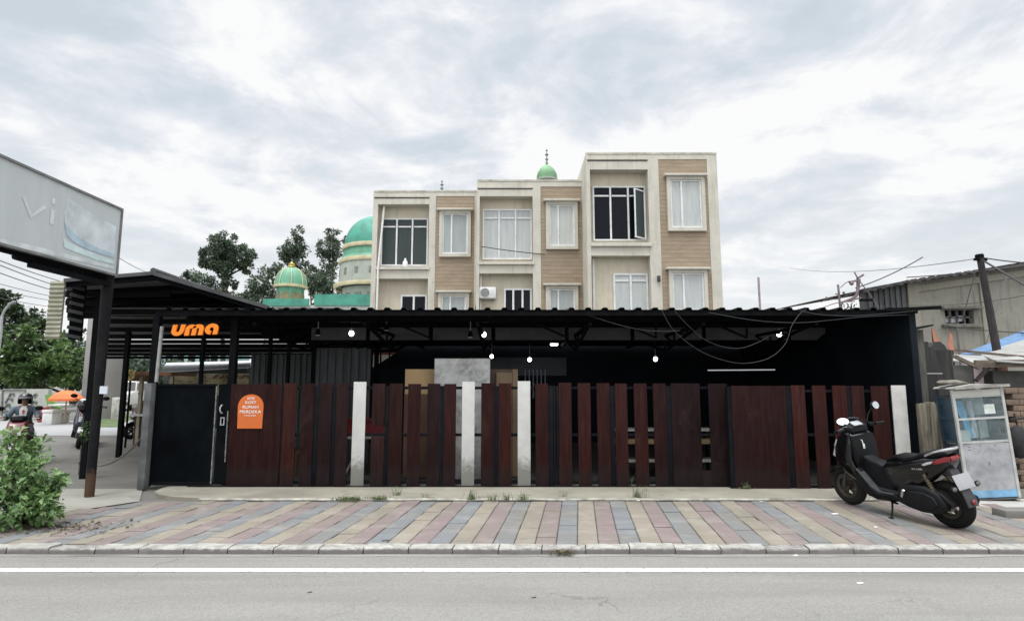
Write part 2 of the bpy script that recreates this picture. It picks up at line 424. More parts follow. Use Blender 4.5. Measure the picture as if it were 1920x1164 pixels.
m = MB(); m.poly([(-15, KB, -.012), (15, KB, -.012), (15, 8.06, -.012), (6.1, 8.06, -.012), (6.1, 8.24, -.012), (-4.95, 8.24, -.012), (-6.2, 6.95, -.012), (-15, 6.5, -.012)]); struct(m.build('pavement_bed', M('joint_sand', (.06,.055,.048), .95, .3, 20)))
# kerb stones
def kerbmat():
    m, nt, b = newmat('kerb_concrete'); v = texco(nt)
    c = ramp(nt, noisef(nt, v, 9, 6, .65), [(.3, (.25,.24,.22)), (.5, (.34,.33,.305)), (.7, (.42,.41,.38))])
    c = mixc(nt, ramp(nt, noisef(nt, v, 4, 7, .7, .6), [(.47, (0,0,0)), (.66, (.75,)*3)]), c, (.17,.158,.14))
    sp = nt.nodes.new('ShaderNodeSeparateXYZ'); L(nt, v, sp.inputs[0])
    h = N(nt, 'ShaderNodeMath', operation='MULTIPLY_ADD'); L(nt, noisef(nt, v, 18, 5, .7), h.inputs[0]); h.inputs[1].default_value = .06; L(nt, sp.outputs['Z'], h.inputs[2])
    c = mixc(nt, ramp(nt, h.outputs[0], [(.0, (.95,)*3), (.020, (.85,)*3), (.036, (0,0,0))]), c, (.13,.115,.115))   # grime along the foot
    L(nt, c, b.inputs['Base Color']); b.inputs['Roughness'].default_value = .92; bumpn(nt, b, noisef(nt, v, 70, 5, .7), .4, .01); return m
kerb_m = kerbmat()
m = MB(); x = -14.0; rng = random.Random(5)
while x < 14:
    l = .43+rng.uniform(-.015, .02); dz, dy = rng.gauss(0, .004), rng.gauss(0, .004)
    b = bmesh.new()
    def kx(y): return skew*0
    vs = []
    top = .008+dz
    sl_ = rng.uniform(-.03,.05)
    for xx in (x+.006, x+l-.006):
        for yy, zz in ((KF+dy-.012, -.12), (KF+dy, top-.012), (KF+.012+dy, top), (KB-.006, top+.002), (KB-.006, -.12)):
            vs.append(b.verts.new((xx+(yy-KF)*.10, yy+rng.gauss(0,.002), zz+rng.gauss(0,.0025))))
    b.faces.new(vs[0:5][::-1]); b.faces.new(vs[5:10])
    for q in range(5): b.faces.new((vs[q], vs[(q+1)%5], vs[5+(q+1)%5], vs[5+q]))
    bmesh.ops.recalc_face_normals(b, faces=b.faces[:])
    bmesh.ops.subdivide_edges(b, edges=[e for e in b.edges if abs(e.verts[0].co.x-e.verts[1].co.x) > .3], cuts=6)
    for v in b.verts:
        if v.co.z > -.1: v.co += Vector((0, mnoise.noise(v.co*9)*.006, mnoise.noise(v.co*11+Vector((5,0,0)))*.006))
    m.add(b); x += l
struct(m.build('kerb', kerb_m, smooth=28))
m = MB(); m.box(-14, 14, KF+.015, KB-.012, -.125, -.012); struct(m.build('kerb_bed', M('kerb_mortar', (.10,.095,.085), .95, .3, 14)))
# gutter grit along the kerb foot
gut = groundmat('gutter_grit', (.25,.24,.22), (.17,.16,.145), (.33,.32,.29), 8, .5, (.1,.095,.085))
m = MB(); xs = [-14+28*i/220 for i in range(221)]
e_ = lambda x: KF-.07-.05*mnoise.noise((x*1.3, 4, 0))-.03*mnoise.noise((x*6, 1, 0))
for a_, c_ in zip(xs, xs[1:]): m.poly([(a_, e_(a_), ROADZ+.003), (c_, e_(c_), ROADZ+.003), (c_, KF-.004, ROADZ+.006), (a_, KF-.004, ROADZ+.006)])
struct(m.build('gutter', gut, smooth=60))
# concrete apron in front of the gate with a rounded left end
apron_m = groundmat('apron_concrete', (.29,.272,.222), (.19,.18,.145), (.38,.36,.30), 9, .6, (.13,.122,.095))
out = [(-5.25, 9.35), (-5.28, 9.0), (-5.22, 8.75), (-5.02, 8.52), (-4.75, 8.38)] + [(-4.4+.35*i, 8.28+.018*mnoise.noise((i*.7,2,0))) for i in range(31)] + [(6.45, 8.28), (6.45, 9.35)]
m = MB(); m.prism(out, -.03, .034, lambda u, v, w: (u, w, v), 0); struct(m.build('apron', apron_m, recalc=True))
m = MB(); pth = [(x, 8.262+.006*mnoise.noise((x*3,7,0)), .012+.008*mnoise.noise((x*2.2,1,0))) for x in [-4.3+.12*i for i in range(89)]]
m.tube(pth, .022, 6); struct(m.build('apron_lip', M('lip_cement', (.37,.36,.31), .95, .35, 7, bump=.5, dirt=(.15,.14,.11), dirt_amt=.8, dirt_scale=2)))
# carport floor, made dark to throw little light up at the roof
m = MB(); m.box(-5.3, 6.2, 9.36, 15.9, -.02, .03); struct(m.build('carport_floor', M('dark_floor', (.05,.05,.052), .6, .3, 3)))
# verge by the overpass piers
m = MB(); g0 = [G(150,800), G(262,800), G(275,773), G(160,775)]
m.poly([(p.x, p.y, -.008) for p in g0]); struct(m.build('grass_verge', M('verge_grass', (.085,.12,.045), .95, .4, 3)))
# broken paving strips at the left, before the gate post
m = MB()
q = [G(100,962), G(262,938), G(268,915), G(118,915)]
m.poly([(p.x, p.y, -.006) for p in q]); struct(m.build('cement_patch', groundmat('patch', (.29,.28,.245), (.20,.19,.165), (.36,.35,.315), 5, .3, (.14,.13,.11))))
# ------------------------------------------------------------------ materials of the buildings
def plaster(name, col, streak=(.16,.15,.13), amt=.55, sc=1.0):
    m, nt, b = newmat(name); v = texco(nt)
    c = ramp(nt, noisef(nt, v, 1.3*sc, 6, .6), [(.3, tuple(x*.86 for x in col)), (.55, col), (.75, tuple(min(1,x*1.07) for x in col))])
    s = noisef(nt, texco(nt, (3.2*sc, 3.2*sc, .28*sc)), 1.5, 6, .68, .4)
    c = mixc(nt, ramp(nt, s, [(.52, (0,0,0)), (.75, (amt,)*3)]), c, streak)
    s2 = noisef(nt, v, 2.4*sc, 7, .7, .8)
    c = mixc(nt, ramp(nt, s2, [(.58, (0,0,0)), (.72, (amt*.7,)*3)]), c, streak)
    L(nt, c, b.inputs['Base Color']); b.inputs['Roughness'].default_value = .9
    bumpn(nt, b, noisef(nt, v, 30, 4, .6), .15, .01); return m
cream = plaster('cream_plaster', (.545,.52,.45), (.27,.245,.19), .5)
cream2 = plaster('recess_plaster', (.57,.52,.415), (.28,.24,.17), .5)
sidewall = plaster('side_plaster', (.62,.60,.54), (.2,.19,.17), .7)
def claddingmat():
    m, nt, b = newmat('wood_look_cladding'); v = texco(nt)
    sp = nt.nodes.new('ShaderNodeSeparateXYZ'); L(nt, v, sp.inputs[0])
    mz = N(nt, 'ShaderNodeMath', operation='MULTIPLY'); L(nt, sp.outputs['Z'], mz.inputs[0]); mz.inputs[1].default_value = 6.2
    fl = N(nt, 'ShaderNodeMath', operation='FLOOR'); L(nt, mz.outputs[0], fl.inputs[0])
    fr = N(nt, 'ShaderNodeMath', operation='FRACT'); L(nt, mz.outputs[0], fr.inputs[0])
    cb = nt.nodes.new('ShaderNodeCombineXYZ'); L(nt, fl.outputs[0], cb.inputs[2])
    mx = N(nt, 'ShaderNodeMath', operation='MULTIPLY'); L(nt, sp.outputs['X'], mx.inputs[0]); mx.inputs[1].default_value = .55
    L(nt, mx.outputs[0], cb.inputs[0])
    n_a = noisef(nt, cb.outputs[0], 2.3, 3, .6)
    grain = noisef(nt, texco(nt, (1.1, 1, 22)), 2.2, 6, .7, .6)
    c = ramp(nt, n_a, [(.3, (.245,.185,.125)), (.5, (.31,.245,.172)), (.7, (.375,.30,.218))])
    c = mixc(nt, .55, c, ramp(nt, grain, [(.3, (.165,.12,.078)), (.52, (.31,.245,.172)), (.72, (.46,.38,.285))]))
    ln = ramp(nt, fr.outputs[0], [(.0, (1,1,1)), (.07, (0,0,0)), (.93, (0,0,0)), (1.0, (1,1,1))])
    c = mixc(nt, ln, c, (.14,.09,.055))
    L(nt, c, b.inputs['Base Color']); b.inputs['Roughness'].default_value = .75
    bumpn(nt, b, grain, .25, .01); return m
clad = claddingmat()
alu = M('white_aluminium', (.70,.70,.70), .45, .08, 6, dirt=(.35,.34,.31), dirt_amt=.4)
alu_d = M('grey_aluminium', (.28,.28,.30), .4, .1, 6)
def glassmat(name, col, rough=.06, streak=None):
    m, nt, b = newmat(name); v = texco(nt, (5, 5, .5))
    c = ramp(nt, noisef(nt, v, 1.6, 5, .6, .3), [(.3, tuple(x*.86 for x in col)), (.55, col), (.75, tuple(min(1, x*1.1) for x in col))])
    oi = nt.nodes.new('ShaderNodeObjectInfo'); c = mixc(nt, .8, c, ramp(nt, oi.outputs['Random'], [(0, (.72,.74,.74)), (.5, (.92,.92,.9)), (1, (1.06,1.03,.97))]), 'MULTIPLY')
    L(nt, c, b.inputs['Base Color']); b.inputs['Roughness'].default_value = rough; b.inputs['Specular IOR Level'].default_value = .13; return m
glass_curt = glassmat('curtained_glass', (.40,.435,.44), .4)
glass_pale = glassmat('pale_blind_glass', (.50,.53,.53), .4)
glass_dark = glassmat('dark_glass', (.006,.008,.012), .16)
glass_mid = glassmat('smoky_glass', (.06,.075,.075), .22)
curtain_d = M('dark_drape', (.07,.085,.07), .9, .5, 6, (6,6,.3))
pvc = M('drain_pipe_white', (.72,.71,.68), .5, .1, 4)

def window(par, x0, x1, z0, z1, y, nx, glass, top=None, frame=.055, fm=None, outer=0, hood=False, splits=None):
    """window > frame, pane, hood; its front faces -Y at depth y"""
    fm = fm or alu
    m = MB()
    if outer:
        o = outer
        m.box(x0-o, x0, y-.12, y+.02, z0, z1); m.box(x1, x1+o, y-.12, y+.02, z0, z1)
        m.box(x0-o, x1+o, y-.12, y+.02, z1, z1+o); m.box(x0-o, x1+o, y-.12, y+.02, z0-o, z0)
        w = m.build('window', cream, par); m = MB()
    else: w = None
    f = frame
    m.box(x0, x1, y-.06, y, z0, z0+f); m.box(x0, x1, y-.06, y, z1-f, z1)
    m.box(x0, x0+f, y-.06, y, z0+f, z1-f); m.box(x1-f, x1, y-.06, y, z0+f, z1-f)
    sp = splits or [i/nx for i in range(1, nx)]
    for s in sp: m.box(x0+(x1-x0)*s-f*.55, x0+(x1-x0)*s+f*.55, y-.065, y, z0+f, z1-f)
    if top is not None: 
        ed = [0]+list(sp)+[1]
        for a_, b_ in zip(ed, ed[1:]):
            m.box(x0+(x1-x0)*a_+f, x0+(x1-x0)*b_-f, y-.058, y, z0+(z1-z0)*top-f/2, z0+(z1-z0)*top+f/2)
    if w is None: w = m.build('window', fm, par)
    else: m.build('frame', fm, w)
    gl = MB(); gl.box(x0+f*.5, x1-f*.5, y-.02, y-.012, z0+f*.5, z1-f*.5); gl.build('pane', glass, w)
    if hood:
        h = MB(); h.box(x0-outer-.1, x1+outer+.1, y-.24, y+.02, z1+outer-.01, z1+outer+.07, .008); h.build('hood', cream, w)
    return w

def townhouse(label, Y, e):
    """one three-storey row house; e gives the photo positions of its edges"""
    zt = Z_(e['top'], Y); pm_ = e.get('ref', 440)
    x = lambda px, py=pm_: X_(px, py, Y)
    z = lambda py: Z_(py, Y)
    xL, xR = x(e['L']), x(e['Rr'])
    t = thing('townhouse', label, 'house', ((xL+xR)/2, Y, 0), group='stepped row of three-storey townhouses')
    rl, rr, wl, wr = x(e['rec'][0]), x(e['rec'][1]), x(e['wood'][0]), x(e['wood'][1])
    D = .45                                        # depth of the recesses
    zf, zs1, zs0, zb = z(e['soffit']), z(e['sill']), z(e['lip']), z(e['band'])
    m = MB()
    m.box(xL, rl, Y, Y+D, 0, zf)                     # left pier
    m.box(rr, wl, Y, Y+D, 0, zf)                     # middle pier
    m.box(wr, xR, Y, Y+D, 0, zt-.002)                     # right pier
    m.box(xL, wl, Y, Y+D, zf, zt)                    # top fascia
    m.box(wl, wr, Y, Y+D, z(e['woodtop']), zt)       # band over cladding
    m.box(wl, wr, Y+.06, Y+D, 0, z(e['woodtop']))    # wall behind the cladding
    m.box(rl, rr, Y+.03, Y+D, zb, zs0)               # balcony band
    m.box(rl-.0, rr+.06, Y-.07, Y+D, zs0+.002, zs1-.002)         # sill lip
    m.box(xL+.03, rr, Y-.035, Y, z(e['groove'])+.0, z(e['groove'])+.07, 0)   # raised line on the fascia
    m.box(xL, xR, Y+D, Y+11, 0, zt-.25)              # body
    m.box(xL, xL+.15, Y+D, Y+11, zt-.25, zt); m.box(xR-.15, xR, Y+D, Y+11, zt-.25, zt)
    m.build('wall', cream, t)
    m = MB(); m.box(xL+.05, rr, Y-.004, Y-.0005, z(e['groove'])-.06, z(e['groove'])-.005); m.build('fascia_groove', M('groove_dark', (.12,.11,.10), .9, .3, 3), t)
    m = MB(); m.box(xL+.05, wl, Y-.02, Y, zt-.05, zt+.02); m.box(wl, xR, Y-.02, Y, zt-.05, zt+.02); m.box(xL, xR, Y, Y+.25, zt, zt+.02); m.build('parapet_cap', M('cap_dirty', (.46,.44,.38), .9, .25, 3), t)
    m = MB(); m.box(rl, rr, Y+D-.012, Y+D-.002, zs1, zf-.0); m.box(rl, rr, Y+D-.012, Y+D-.002, 0, zb); m.build('recess_wall', cream2, t)
    m = MB(); m.box(wl+.004, wr-.004, Y+.02, Y+.058, 0, z(e['woodtop'])-.004); m.build('wood_cladding', clad, t)
    Yr = Y+D-.015
    x2 = lambda px, py: X_(px, py, Yr); z2 = lambda py: Z_(py, Yr)
    b = e['bigwin']; window(t, max(x2(b[0], pm_), rl+.02), min(x2(b[1], pm_), rr-.02), z2(b[3]), z2(b[2]), Yr, 3, b[4], top=.82, frame=.06, fm=b[5] if len(b) > 5 else None)
    lw = e['lowwin']; window(t, x2(lw[0], 550), min(x2(lw[1], 550), rr-.02), z2(lw[2])-2.0, z2(lw[2]), Yr, lw[4], lw[3], top=lw[5] if len(lw) > 5 else None, frame=.07)
    for k_, ww in enumerate(e['wins']):
        o_ = .13
        X0, X1 = X_(ww[0], ww[2]+40, Y), X_(ww[1], ww[2]+40, Y)
        Z1 = z(ww[2]); Z0 = z(ww[3]) if ww[3] else Z1-1.75
        window(t, X0+o_, X1-o_, Z0+o_, Z1-o_-.06, Y+.018, 2, ww[4], frame=.06, outer=o_, hood=True, splits=[.36])
    return t, dict(rl=rl, rr=rr, zs1=zs1, Yr=Yr, Y=Y, zf=zf, zb=zb)
YA, YB, YC = 24.0, 23.0, 21.5
tA, iA = townhouse('cream townhouse lowest of the stepped row, laundry bottle on its balcony sill', YA, dict(top=358, L=698, Rr=894, rec=(707,804), wood=(816.5,889.5), soffit=383, sill=500, lip=505.5, band=522, groove=370, woodtop=368, bigwin=(715,803,410,499,glass_mid,alu),
    lowwin=(752,801,553,glass_dark,2), wins=[(824,883,393,482,glass_curt),(821.5,879.5,546,None,glass_curt)]))
tB, iB = townhouse('cream townhouse in the middle of the row, air conditioner in lower recess', YB, dict(top=338, L=893.5, Rr=1101, rec=(899,999), wood=(1014,1094), soffit=368, sill=491, lip=496, band=512, groove=353, woodtop=350, bigwin=(905,999,393,487,glass_pale),
    lowwin=(945,997,541,glass_dark,3), wins=[(1023.5,1083,376,468,glass_pale),(1023.5,1084,533,None,glass_curt)]))
tC, iC = townhouse('cream townhouse tallest of the row, open casement in dark balcony window', YC, dict(top=287, L=1101, Rr=1350, rec=(1108,1218), wood=(1238.5,1331), soffit=318, sill=455, lip=462, band=479, groove=300, woodtop=299, bigwin=(1112,1215,350,452,glass_dark),
    lowwin=(1150,1219,513,glass_pale,2,.86), wins=[(1250,1321,329,434,glass_pale),(1254,1326,503,None,glass_pale)]))
# drapes and the open casement
m = MB()
for i in range(9): 
    x0 = iA['rl']+.1+.05*i; m.box(x0, x0+.04, iA['Yr']-.011, iA['Yr']-.004, iA['zs1']+.05, Z_(424, iA['Yr']))
c_ = m.build('drape', curtain_d, tA)
c = X_(1216, 410, iC['Yr']-.0)-.03; zt_, zb_ = Z_(361, iC['Yr']), Z_(449, iC['Yr'])
hx = min(c, iC['rr']-.06)
m = MB(); a = R(-52)
dx, dy = -math.cos(R(38))*.62, -math.sin(R(38))*.62
hy = iC['Yr']-.07
for s0, s1 in ((0,.09),(.91,1)): m.bar((hx+dx*(s0+s1)/2, hy+dy*(s0+s1)/2, zb_), (hx+dx*(s0+s1)/2, hy+dy*(s0+s1)/2, zt_), .05)
for zz in (zb_, zt_): m.bar((hx, hy, zz), (hx+dx, hy+dy, zz), .05)
cs = m.build('open_casement', alu, tC)
m = MB(); m.poly([(hx, hy, zb_), (hx+dx, hy+dy, zb_), (hx+dx, hy+dy, zt_), (hx, hy, zt_)]); m.build('pane', glass_mid, cs)
m = MB(); p = P(1234.5, 523, YC-.001); m.box(p.x-.05, p.x+.05, YC-.12, YC-.001, p.z-.11, p.z+.11, .01); m.build('wall_lamp', M('lamp_black', (.03,.03,.03), .4, .1), tC)
# drain pipe on the left house
m = MB(); xp = iA['rl']-.06+.16; m.tube([(xp, YA-.07, 0), (xp, YA-.07, Z_(505,YA)), (xp+.01, YA-.08, Z_(500,YA)), (xp+.12, YA+.2, Z_(384,YA))], .045, 8); m.build('drain_pipe', pvc, tA)
m = MB(); xp = X_(900.5, 560, YB); m.tube([(xp, YB+.3, 0), (xp, YB+.3, Z_(514,YB))], .04, 8); m.build('drain_pipe', pvc, tB)
m = MB(); xp = X_(1105, 560, YC); m.tube([(xp+.22, YC+.36, 0), (xp+.22, YC+.36, Z_(482,YC))], .05, 8); m.build('drain_pipe', pvc, tC)
# bottle on the sill of the left house
p = P(761, 499, YA+.35); m = MB(); m.lathe([(0,0),(.10,0),(.115,.06),(.11,.22),(.05,.32),(.04,.40),(0,.40)], 14, Matrix.Translation((p.x, YA+.2, iA['zs1']))); tag(m.build('plastic_jug', M('jug_white', (.75,.75,.74), .4, .08)), 'white plastic jug standing on balcony sill of lowest townhouse', 'jug')
m = MB(); m.tube(catenary(P(902,462,YB-.05), P(1022,477,YB-.05), .03, 10), .018, 5); tag(m.build('facade_cable', M('cable_black', (.02,.02,.02), .6)), 'thin black cable drooping across front of the middle townhouse', 'cable')
# air conditioner in the middle house
p0, p1 = P(898, 559, YB+.07), P(930, 538, YB+.07)
ac = thing('air_conditioner', 'white outdoor air conditioner unit on wall of middle townhouse', 'air conditioner', (p0.x, YB+.07, p0.z))
m = MB(); m.box(p0.x, p1.x, YB+.07, YB+.40, p0.z, p1.z, .02); m.build('casing', M('ac_white', (.68,.68,.66), .5, .1, 5, dirt=(.4,.38,.33), dirt_amt=.3), ac)
cx, cz = p0.x+.24, (p0.z+p1.z)/2
m = MB()
for rr in (.175, .13, .085, .04): m.torus((cx, YB+.06, cz), rr, .012, seg=24, sub=6)
for i in range(8):
    a = i*math.pi/4; m.tube([(cx, YB+.06, cz), (cx+.17*math.cos(a), YB+.06, cz+.17*math.sin(a))], .006, 4)
m.build('fan_grille', M('ac_grille', (.45,.45,.45), .5, .1), ac)
m = MB(); m.lathe([(0,0),(.17,0),(.17,.012),(0,.012)], 24, Matrix.Translation((cx, YB+.066, cz)) @ Matrix.Rotation(R(90), 4, 'X')); m.build('fan_opening', M('ac_dark', (.10,.10,.10), .6, .1), ac)
m = MB(); m.box(p0.x+.1, p0.x+.14, YB+.12, YB+.43, p0.z-.06, p0.z-.003); m.box(p1.x-.14, p1.x-.1, YB+.12, YB+.43, p0.z-.06, p0.z-.003); m.build('bracket', alu_d, ac)
m = MB(); m.tube(smoothpath([(p0.x+.05, YB+.12, p0.z+.1), (p0.x-.02, YB+.07, p0.z-.15), (p0.x-.12, YB+.05, p0.z-.35), (p0.x-.15, YB+.05, p0.z-.8)]), .03, 6); m.build('hose', M('ac_hose', (.10,.09,.08), .7), ac)

# ------------------------------------------------------------------ mosque behind the houses
green = M('mosque_green', (.055,.265,.195), .6, .2, 1.2, dirt=(.09,.19,.14), dirt_amt=.35)
greenl = M('mosque_light_green', (.12,.33,.215), .55, .15, 1.2, dirt=(.11,.2,.14), dirt_amt=.35)
gold = M('mosque_cream_trim', (.52,.46,.29), .5, .15, 2)
drumw = plaster('mosque_drum', (.36,.39,.34), (.16,.18,.14), .6)
goldm = M('finial_gold', (.55,.40,.12), .35, .1, metal=.6)
Ym = 46.0
t = thing('mosque', 'green domed mosque rising beside the lowest townhouse', 'mosque', (X_(706,500,Ym), Ym, 0))
c0 = P(708, 465, Ym); k = Ym/FPX*1.0
def pxr(px): return px*(Ym+3)*.985/FPX
def drum(x, r0, z0, r1, z1): return [(r0, z0), (r1, z1)]
ctr = Vector((X_(709,465,Ym+3), Ym+3.0, 0)); zz = lambda py: Z_(py, Ym+3)
T = Matrix.Translation(ctr)
r_d = pxr(63)
m = MB(); z0 = zz(466); hh = zz(409)-z0
m.lathe([(r_d*math.cos(a)**.85 if a < 1.5707 else 0, z0+hh*math.sin(a)) for a in [i*math.pi/2/14 for i in range(15)]], 40, T); dome = m.build('dome', green, t)
m = MB(); m.lathe([(.06,zz(410)),(.22,zz(406)),(.05,zz(402)),(.14,zz(397)),(.03,zz(392)),(0,zz(382))], 10, T); m.build('finial', goldm, dome)
m = MB()
for pr, z1, z2 in ((67,474,467),(72,500,493),(80,545,538)):
    m.lathe([(pxr(pr-4), zz(z1)), (pxr(pr), zz(z1)), (pxr(pr+1), zz((z1+z2)/2)), (pxr(pr), zz(z2)), (pxr(pr-4), zz(z2))], 40, T)
m.build('cornice', gold, t)
m = MB(); m.lathe([(pxr(66), zz(493)), (pxr(64), zz(474))], 40, T); m.lathe([(pxr(72), zz(497)), (pxr(68), zz(488))], 40, T); m.build('green_band', greenl, t)
m = MB(); m.lathe([(pxr(72), zz(538)), (pxr(70), zz(500))], 40, T); m.lathe([(pxr(64), 0), (pxr(64), zz(545))], 40, T); m.build('drum', drumw, t)
m = MB()
for i in range(9):
    a = -math.pi*.98 + i*math.pi/8; r = pxr(70.5)
    M4 = T @ Matrix.Rotation(a, 4, 'Z')
    m.box(r-.15, r+.04, -.16, .16, zz(524), zz(512), 0, M4)
    m.box(pxr(64)-.15, pxr(64)+.05, -.3, .3, zz(572), zz(556), 0, M4)
m.build('drum_window', M('drum_window_dark', (.17,.19,.17), .4), t)
zz = lambda py: Z_(py, Ym-1)
m = MB(); xl, xr = X_(500, 575, Ym-1), X_(745, 575, Ym-1)
m.box(xl, xr, Ym-1, Ym+12, 0, zz(572)); m.build('wall', plaster('mosque_wall', (.55,.56,.53), (.2,.2,.18)), t)
m = MB(); m.box(X_(590,560,Ym-1)+.01, xr, Ym-1.15, Ym-.95, zz(573), zz(552)); m.box(xl-.2, X_(590,560,Ym), Ym-1.3, Ym-1.15, zz(574), zz(561)); m.build('parapet', green, t)
# corner turret with its ribbed dome
c1 = P(545, 540, Ym+1.5); T2 = Matrix.Translation((c1.x, Ym+1.5, 0)); rr = pxr(27); zz = lambda py: Z_(py, Ym+1.5)
tur = MB(); tur.lathe([(rr*.9, 0), (rr*.9, zz(566)), (rr*.9, zz(540)), (rr*1.0, zz(538))], 8, T2 @ Matrix.Rotation(R(22.5),4,'Z')); tu = tur.build('turret', greenl, t)
m = MB(); z0 = zz(536); hh = zz(502)-z0
prof = [(rr*1.02*math.cos(a)**.8 if a < 1.57 else 0, z0+hh*math.sin(a)) for a in [i*math.pi/2/12 for i in range(13)]]
m.lathe(prof, 32, T2); m.build('dome', greenl, tu)
m = MB()
for i in range(8):
    a = R(22.5+45*i); m.tube([(c1.x+(r+.03)*math.cos(a), Ym+1.5+(r+.03)*math.sin(a), z) for r, z in prof], .04, 5)
m.lathe([(rr*.95,zz(541)),(rr*1.12,zz(540)),(rr*1.12,zz(536)),(rr*.95,zz(535))], 32, T2)
m.build('rib', gold, tu)
m = MB(); m.lathe([(.12,zz(504)),(.3,zz(500)),(.24,zz(498)),(.32,zz(495.5)),(.1,zz(493)),(0,zz(489))], 12, T2); m.build('finial', goldm, tu)
m = MB()
for i in range(8):
    a = R(22.5+22.5+45*i); M4 = T2 @ Matrix.Rotation(a, 4, 'Z'); r = rr*.9*.925
    o = [(-.36, zz(566)), (.36, zz(566)), (.36, zz(556)), (.26, zz(551.5)), (0, zz(549.5)), (-.26, zz(551.5)), (-.36, zz(556))]
    b = MB(); b.prism(o, r, r+.05, lambda u, v, w: (v, u, w)); m.add(b.bm, M4)
m.build('arch', M('arch_dim', (.20,.19,.10), .8, .2), tu)
# far minaret domes over the roofs
def minaret(px, base, top, tip, Y, rpx, label, mat):
    p = P(px, base, Y); k_ = Y*.97/FPX
    t = thing('minaret', label, 'minaret', (p.x, Y, 0)); Tm = Matrix.Translation((p.x, Y, 0)); zz = lambda py: Z_(py, Y)
    r = rpx*k_; m = MB(); m.lathe([(r*.8, 0), (r*.8, zz(base+6)), (r*1.08, zz(base+3)), (r*1.08, zz(base)), (r*.9, zz(base-1))], 24, Tm); m.build('shaft', drumw, t)
    m = MB(); m.lathe([(r*.98,zz(base)),(r*1.0,zz(base-6)),(r*.93,zz(base-12)),(r*.72,zz(base-19)),(r*.42,zz(base-24.5)),(r*.16,zz(base-28)),(0,zz(top))], 28, Tm); dm = m.build('dome', mat, t)
    m = MB(); h = zz(tip)-zz(top); z_ = zz(top)
    m.lathe([(.16,z_-.05),(.09,z_+h*.15),(.2,z_+h*.25),(.08,z_+h*.33),(.07,z_+h*.45),(.22,z_+h*.55),(.07,z_+h*.64),(.05,z_+h*.75),(.14,z_+h*.82),(.03,z_+h*.9),(0,z_+h)], 10, Tm); m.build('finial', M('finial_grey', (.25,.27,.24), .5), t)
minaret(1025.5, 337.5, 306, 277, 62, 20.5, 'green domed minaret with tall finial above middle townhouse', M('minaret_green', (.15,.30,.155), .6, .2, 1, dirt=(.12,.25,.12), dirt_amt=.3))
minaret(828, 390, 359, 336, 62, 20, 'grey finial of a dome hidden behind lowest townhouse', M('minaret_green2', (.15,.38,.17), .55, .2, 1))
# ------------------------------------------------------------------ carport
black = M('black_steel', (.0045,.005,.006), .75, .3, 4, bump=.1, spec=.08)
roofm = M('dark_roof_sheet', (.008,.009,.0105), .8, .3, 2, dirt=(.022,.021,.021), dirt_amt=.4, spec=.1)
shade_black = M('back_wall_shade', (.0065,.009,.014), .8, .3, 1.2, spec=.15)  # interior shade put into the back wall colour
steelp = M('dark_post_paint', (.006,.0072,.0095), .75, .3, 5, bump=.1, dirt=(.018,.015,.012), dirt_amt=.4, spec=.08)
def corrugated(mb, x0, x1, y0, y1, zfun, pitch=.262, h=.035, rib=.07, th=.006, axis='x'):
    """trapezoid roof sheet; ribs run along y"""
    xs = []; x = x0
    while x < x1:
        for dx, hh in ((0,0), (pitch-rib-.03,0), (pitch-rib-.012,h), (pitch-.018,h)):
            if x+dx <= x1: xs.append((x+dx, hh))
        x += pitch
    top = [[mb.bm.verts.new((a, yy, zfun(a, yy)+hh)) for a, hh in xs] for yy in (y0, y1)]
    bot = [[mb.bm.verts.new((a, yy, zfun(a, yy)+hh-th)) for a, hh in xs] for yy in (y0, y1)]
    for i in range(len(xs)-1):
        mb._f([top[0][i], top[0][i+1], top[1][i+1], top[1][i]]); mb._f([bot[0][i], bot[1][i], bot[1][i+1], bot[0][i+1]])
        mb._f([top[0][i], bot[0][i], bot[0][i+1], top[0][i+1]]); mb._f([top[1][i], top[1][i+1], bot[1][i+1], bot[1][i]])
CX0, CX1, CY0, CY1 = -5.57, 6.40, 9.0, 15.9
ZR = Z_(580.5, CY0)
car = thing('carport', 'wide black flat roofed carport behind the plank gates', 'carport', (.4, 9.2, 0))
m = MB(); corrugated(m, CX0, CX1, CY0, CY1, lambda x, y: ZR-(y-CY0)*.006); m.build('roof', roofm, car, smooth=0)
m = MB(); zt = ZR-.012
for y in [9.06]+[9.9+1.0*i for i in range(7)]: m.box(CX0, CX1-.2, y-.03, y+.03, zt-.075-(y-9)*.006, zt-(y-9)*.006)
m.build('purlin', black, car)
m = MB(); m.bar((5.85, 9.02, ZR+.0), (6.62, 8.9, ZR+.02), .05, .05); m.bar((5.9, 9.03, ZR-.05), (6.3, 8.97, ZR-.04), .04); m.build('roof_edge_bar', black, car)
# trusses running back from the gate
for x in (-4.1, -2.35, -.55, 1.25, 3.05, 4.85):
    m = MB(); z1 = zt-.085; 
    m.box(x-.025, x+.025, 9.2, 15.5, z1-.13, z1-.08)
    m.bar((x, 9.25, z1-.09), (x, 11.6, z1-.40), .04)
    m.bar((x, 11.6, z1-.40), (x, 13.5, z1-.11), .04)
    for y0, zb in ((10.1, .2), (10.9, .31), (11.6, .40), (12.4, .27)): m.bar((x, y0, z1-.1), (x, y0, z1-zb), .03)
    m.bar((x, 10.1, z1-.2), (x, 10.9, z1-.1), .03); m.bar((x, 10.9, z1-.31), (x, 11.6, z1-.1), .03)
    m.build('truss', black, car)
# braces that run sideways under the front
for px in (735, 995, 1160, 1330):
    m = MB(); m.bar(P(px, 603, 10.2), P(px+70, 633, 10.25), .035); m.bar(P(px+70, 604, 10.25), P(px+70, 634, 10.25), .03); m.build('brace', black, car)
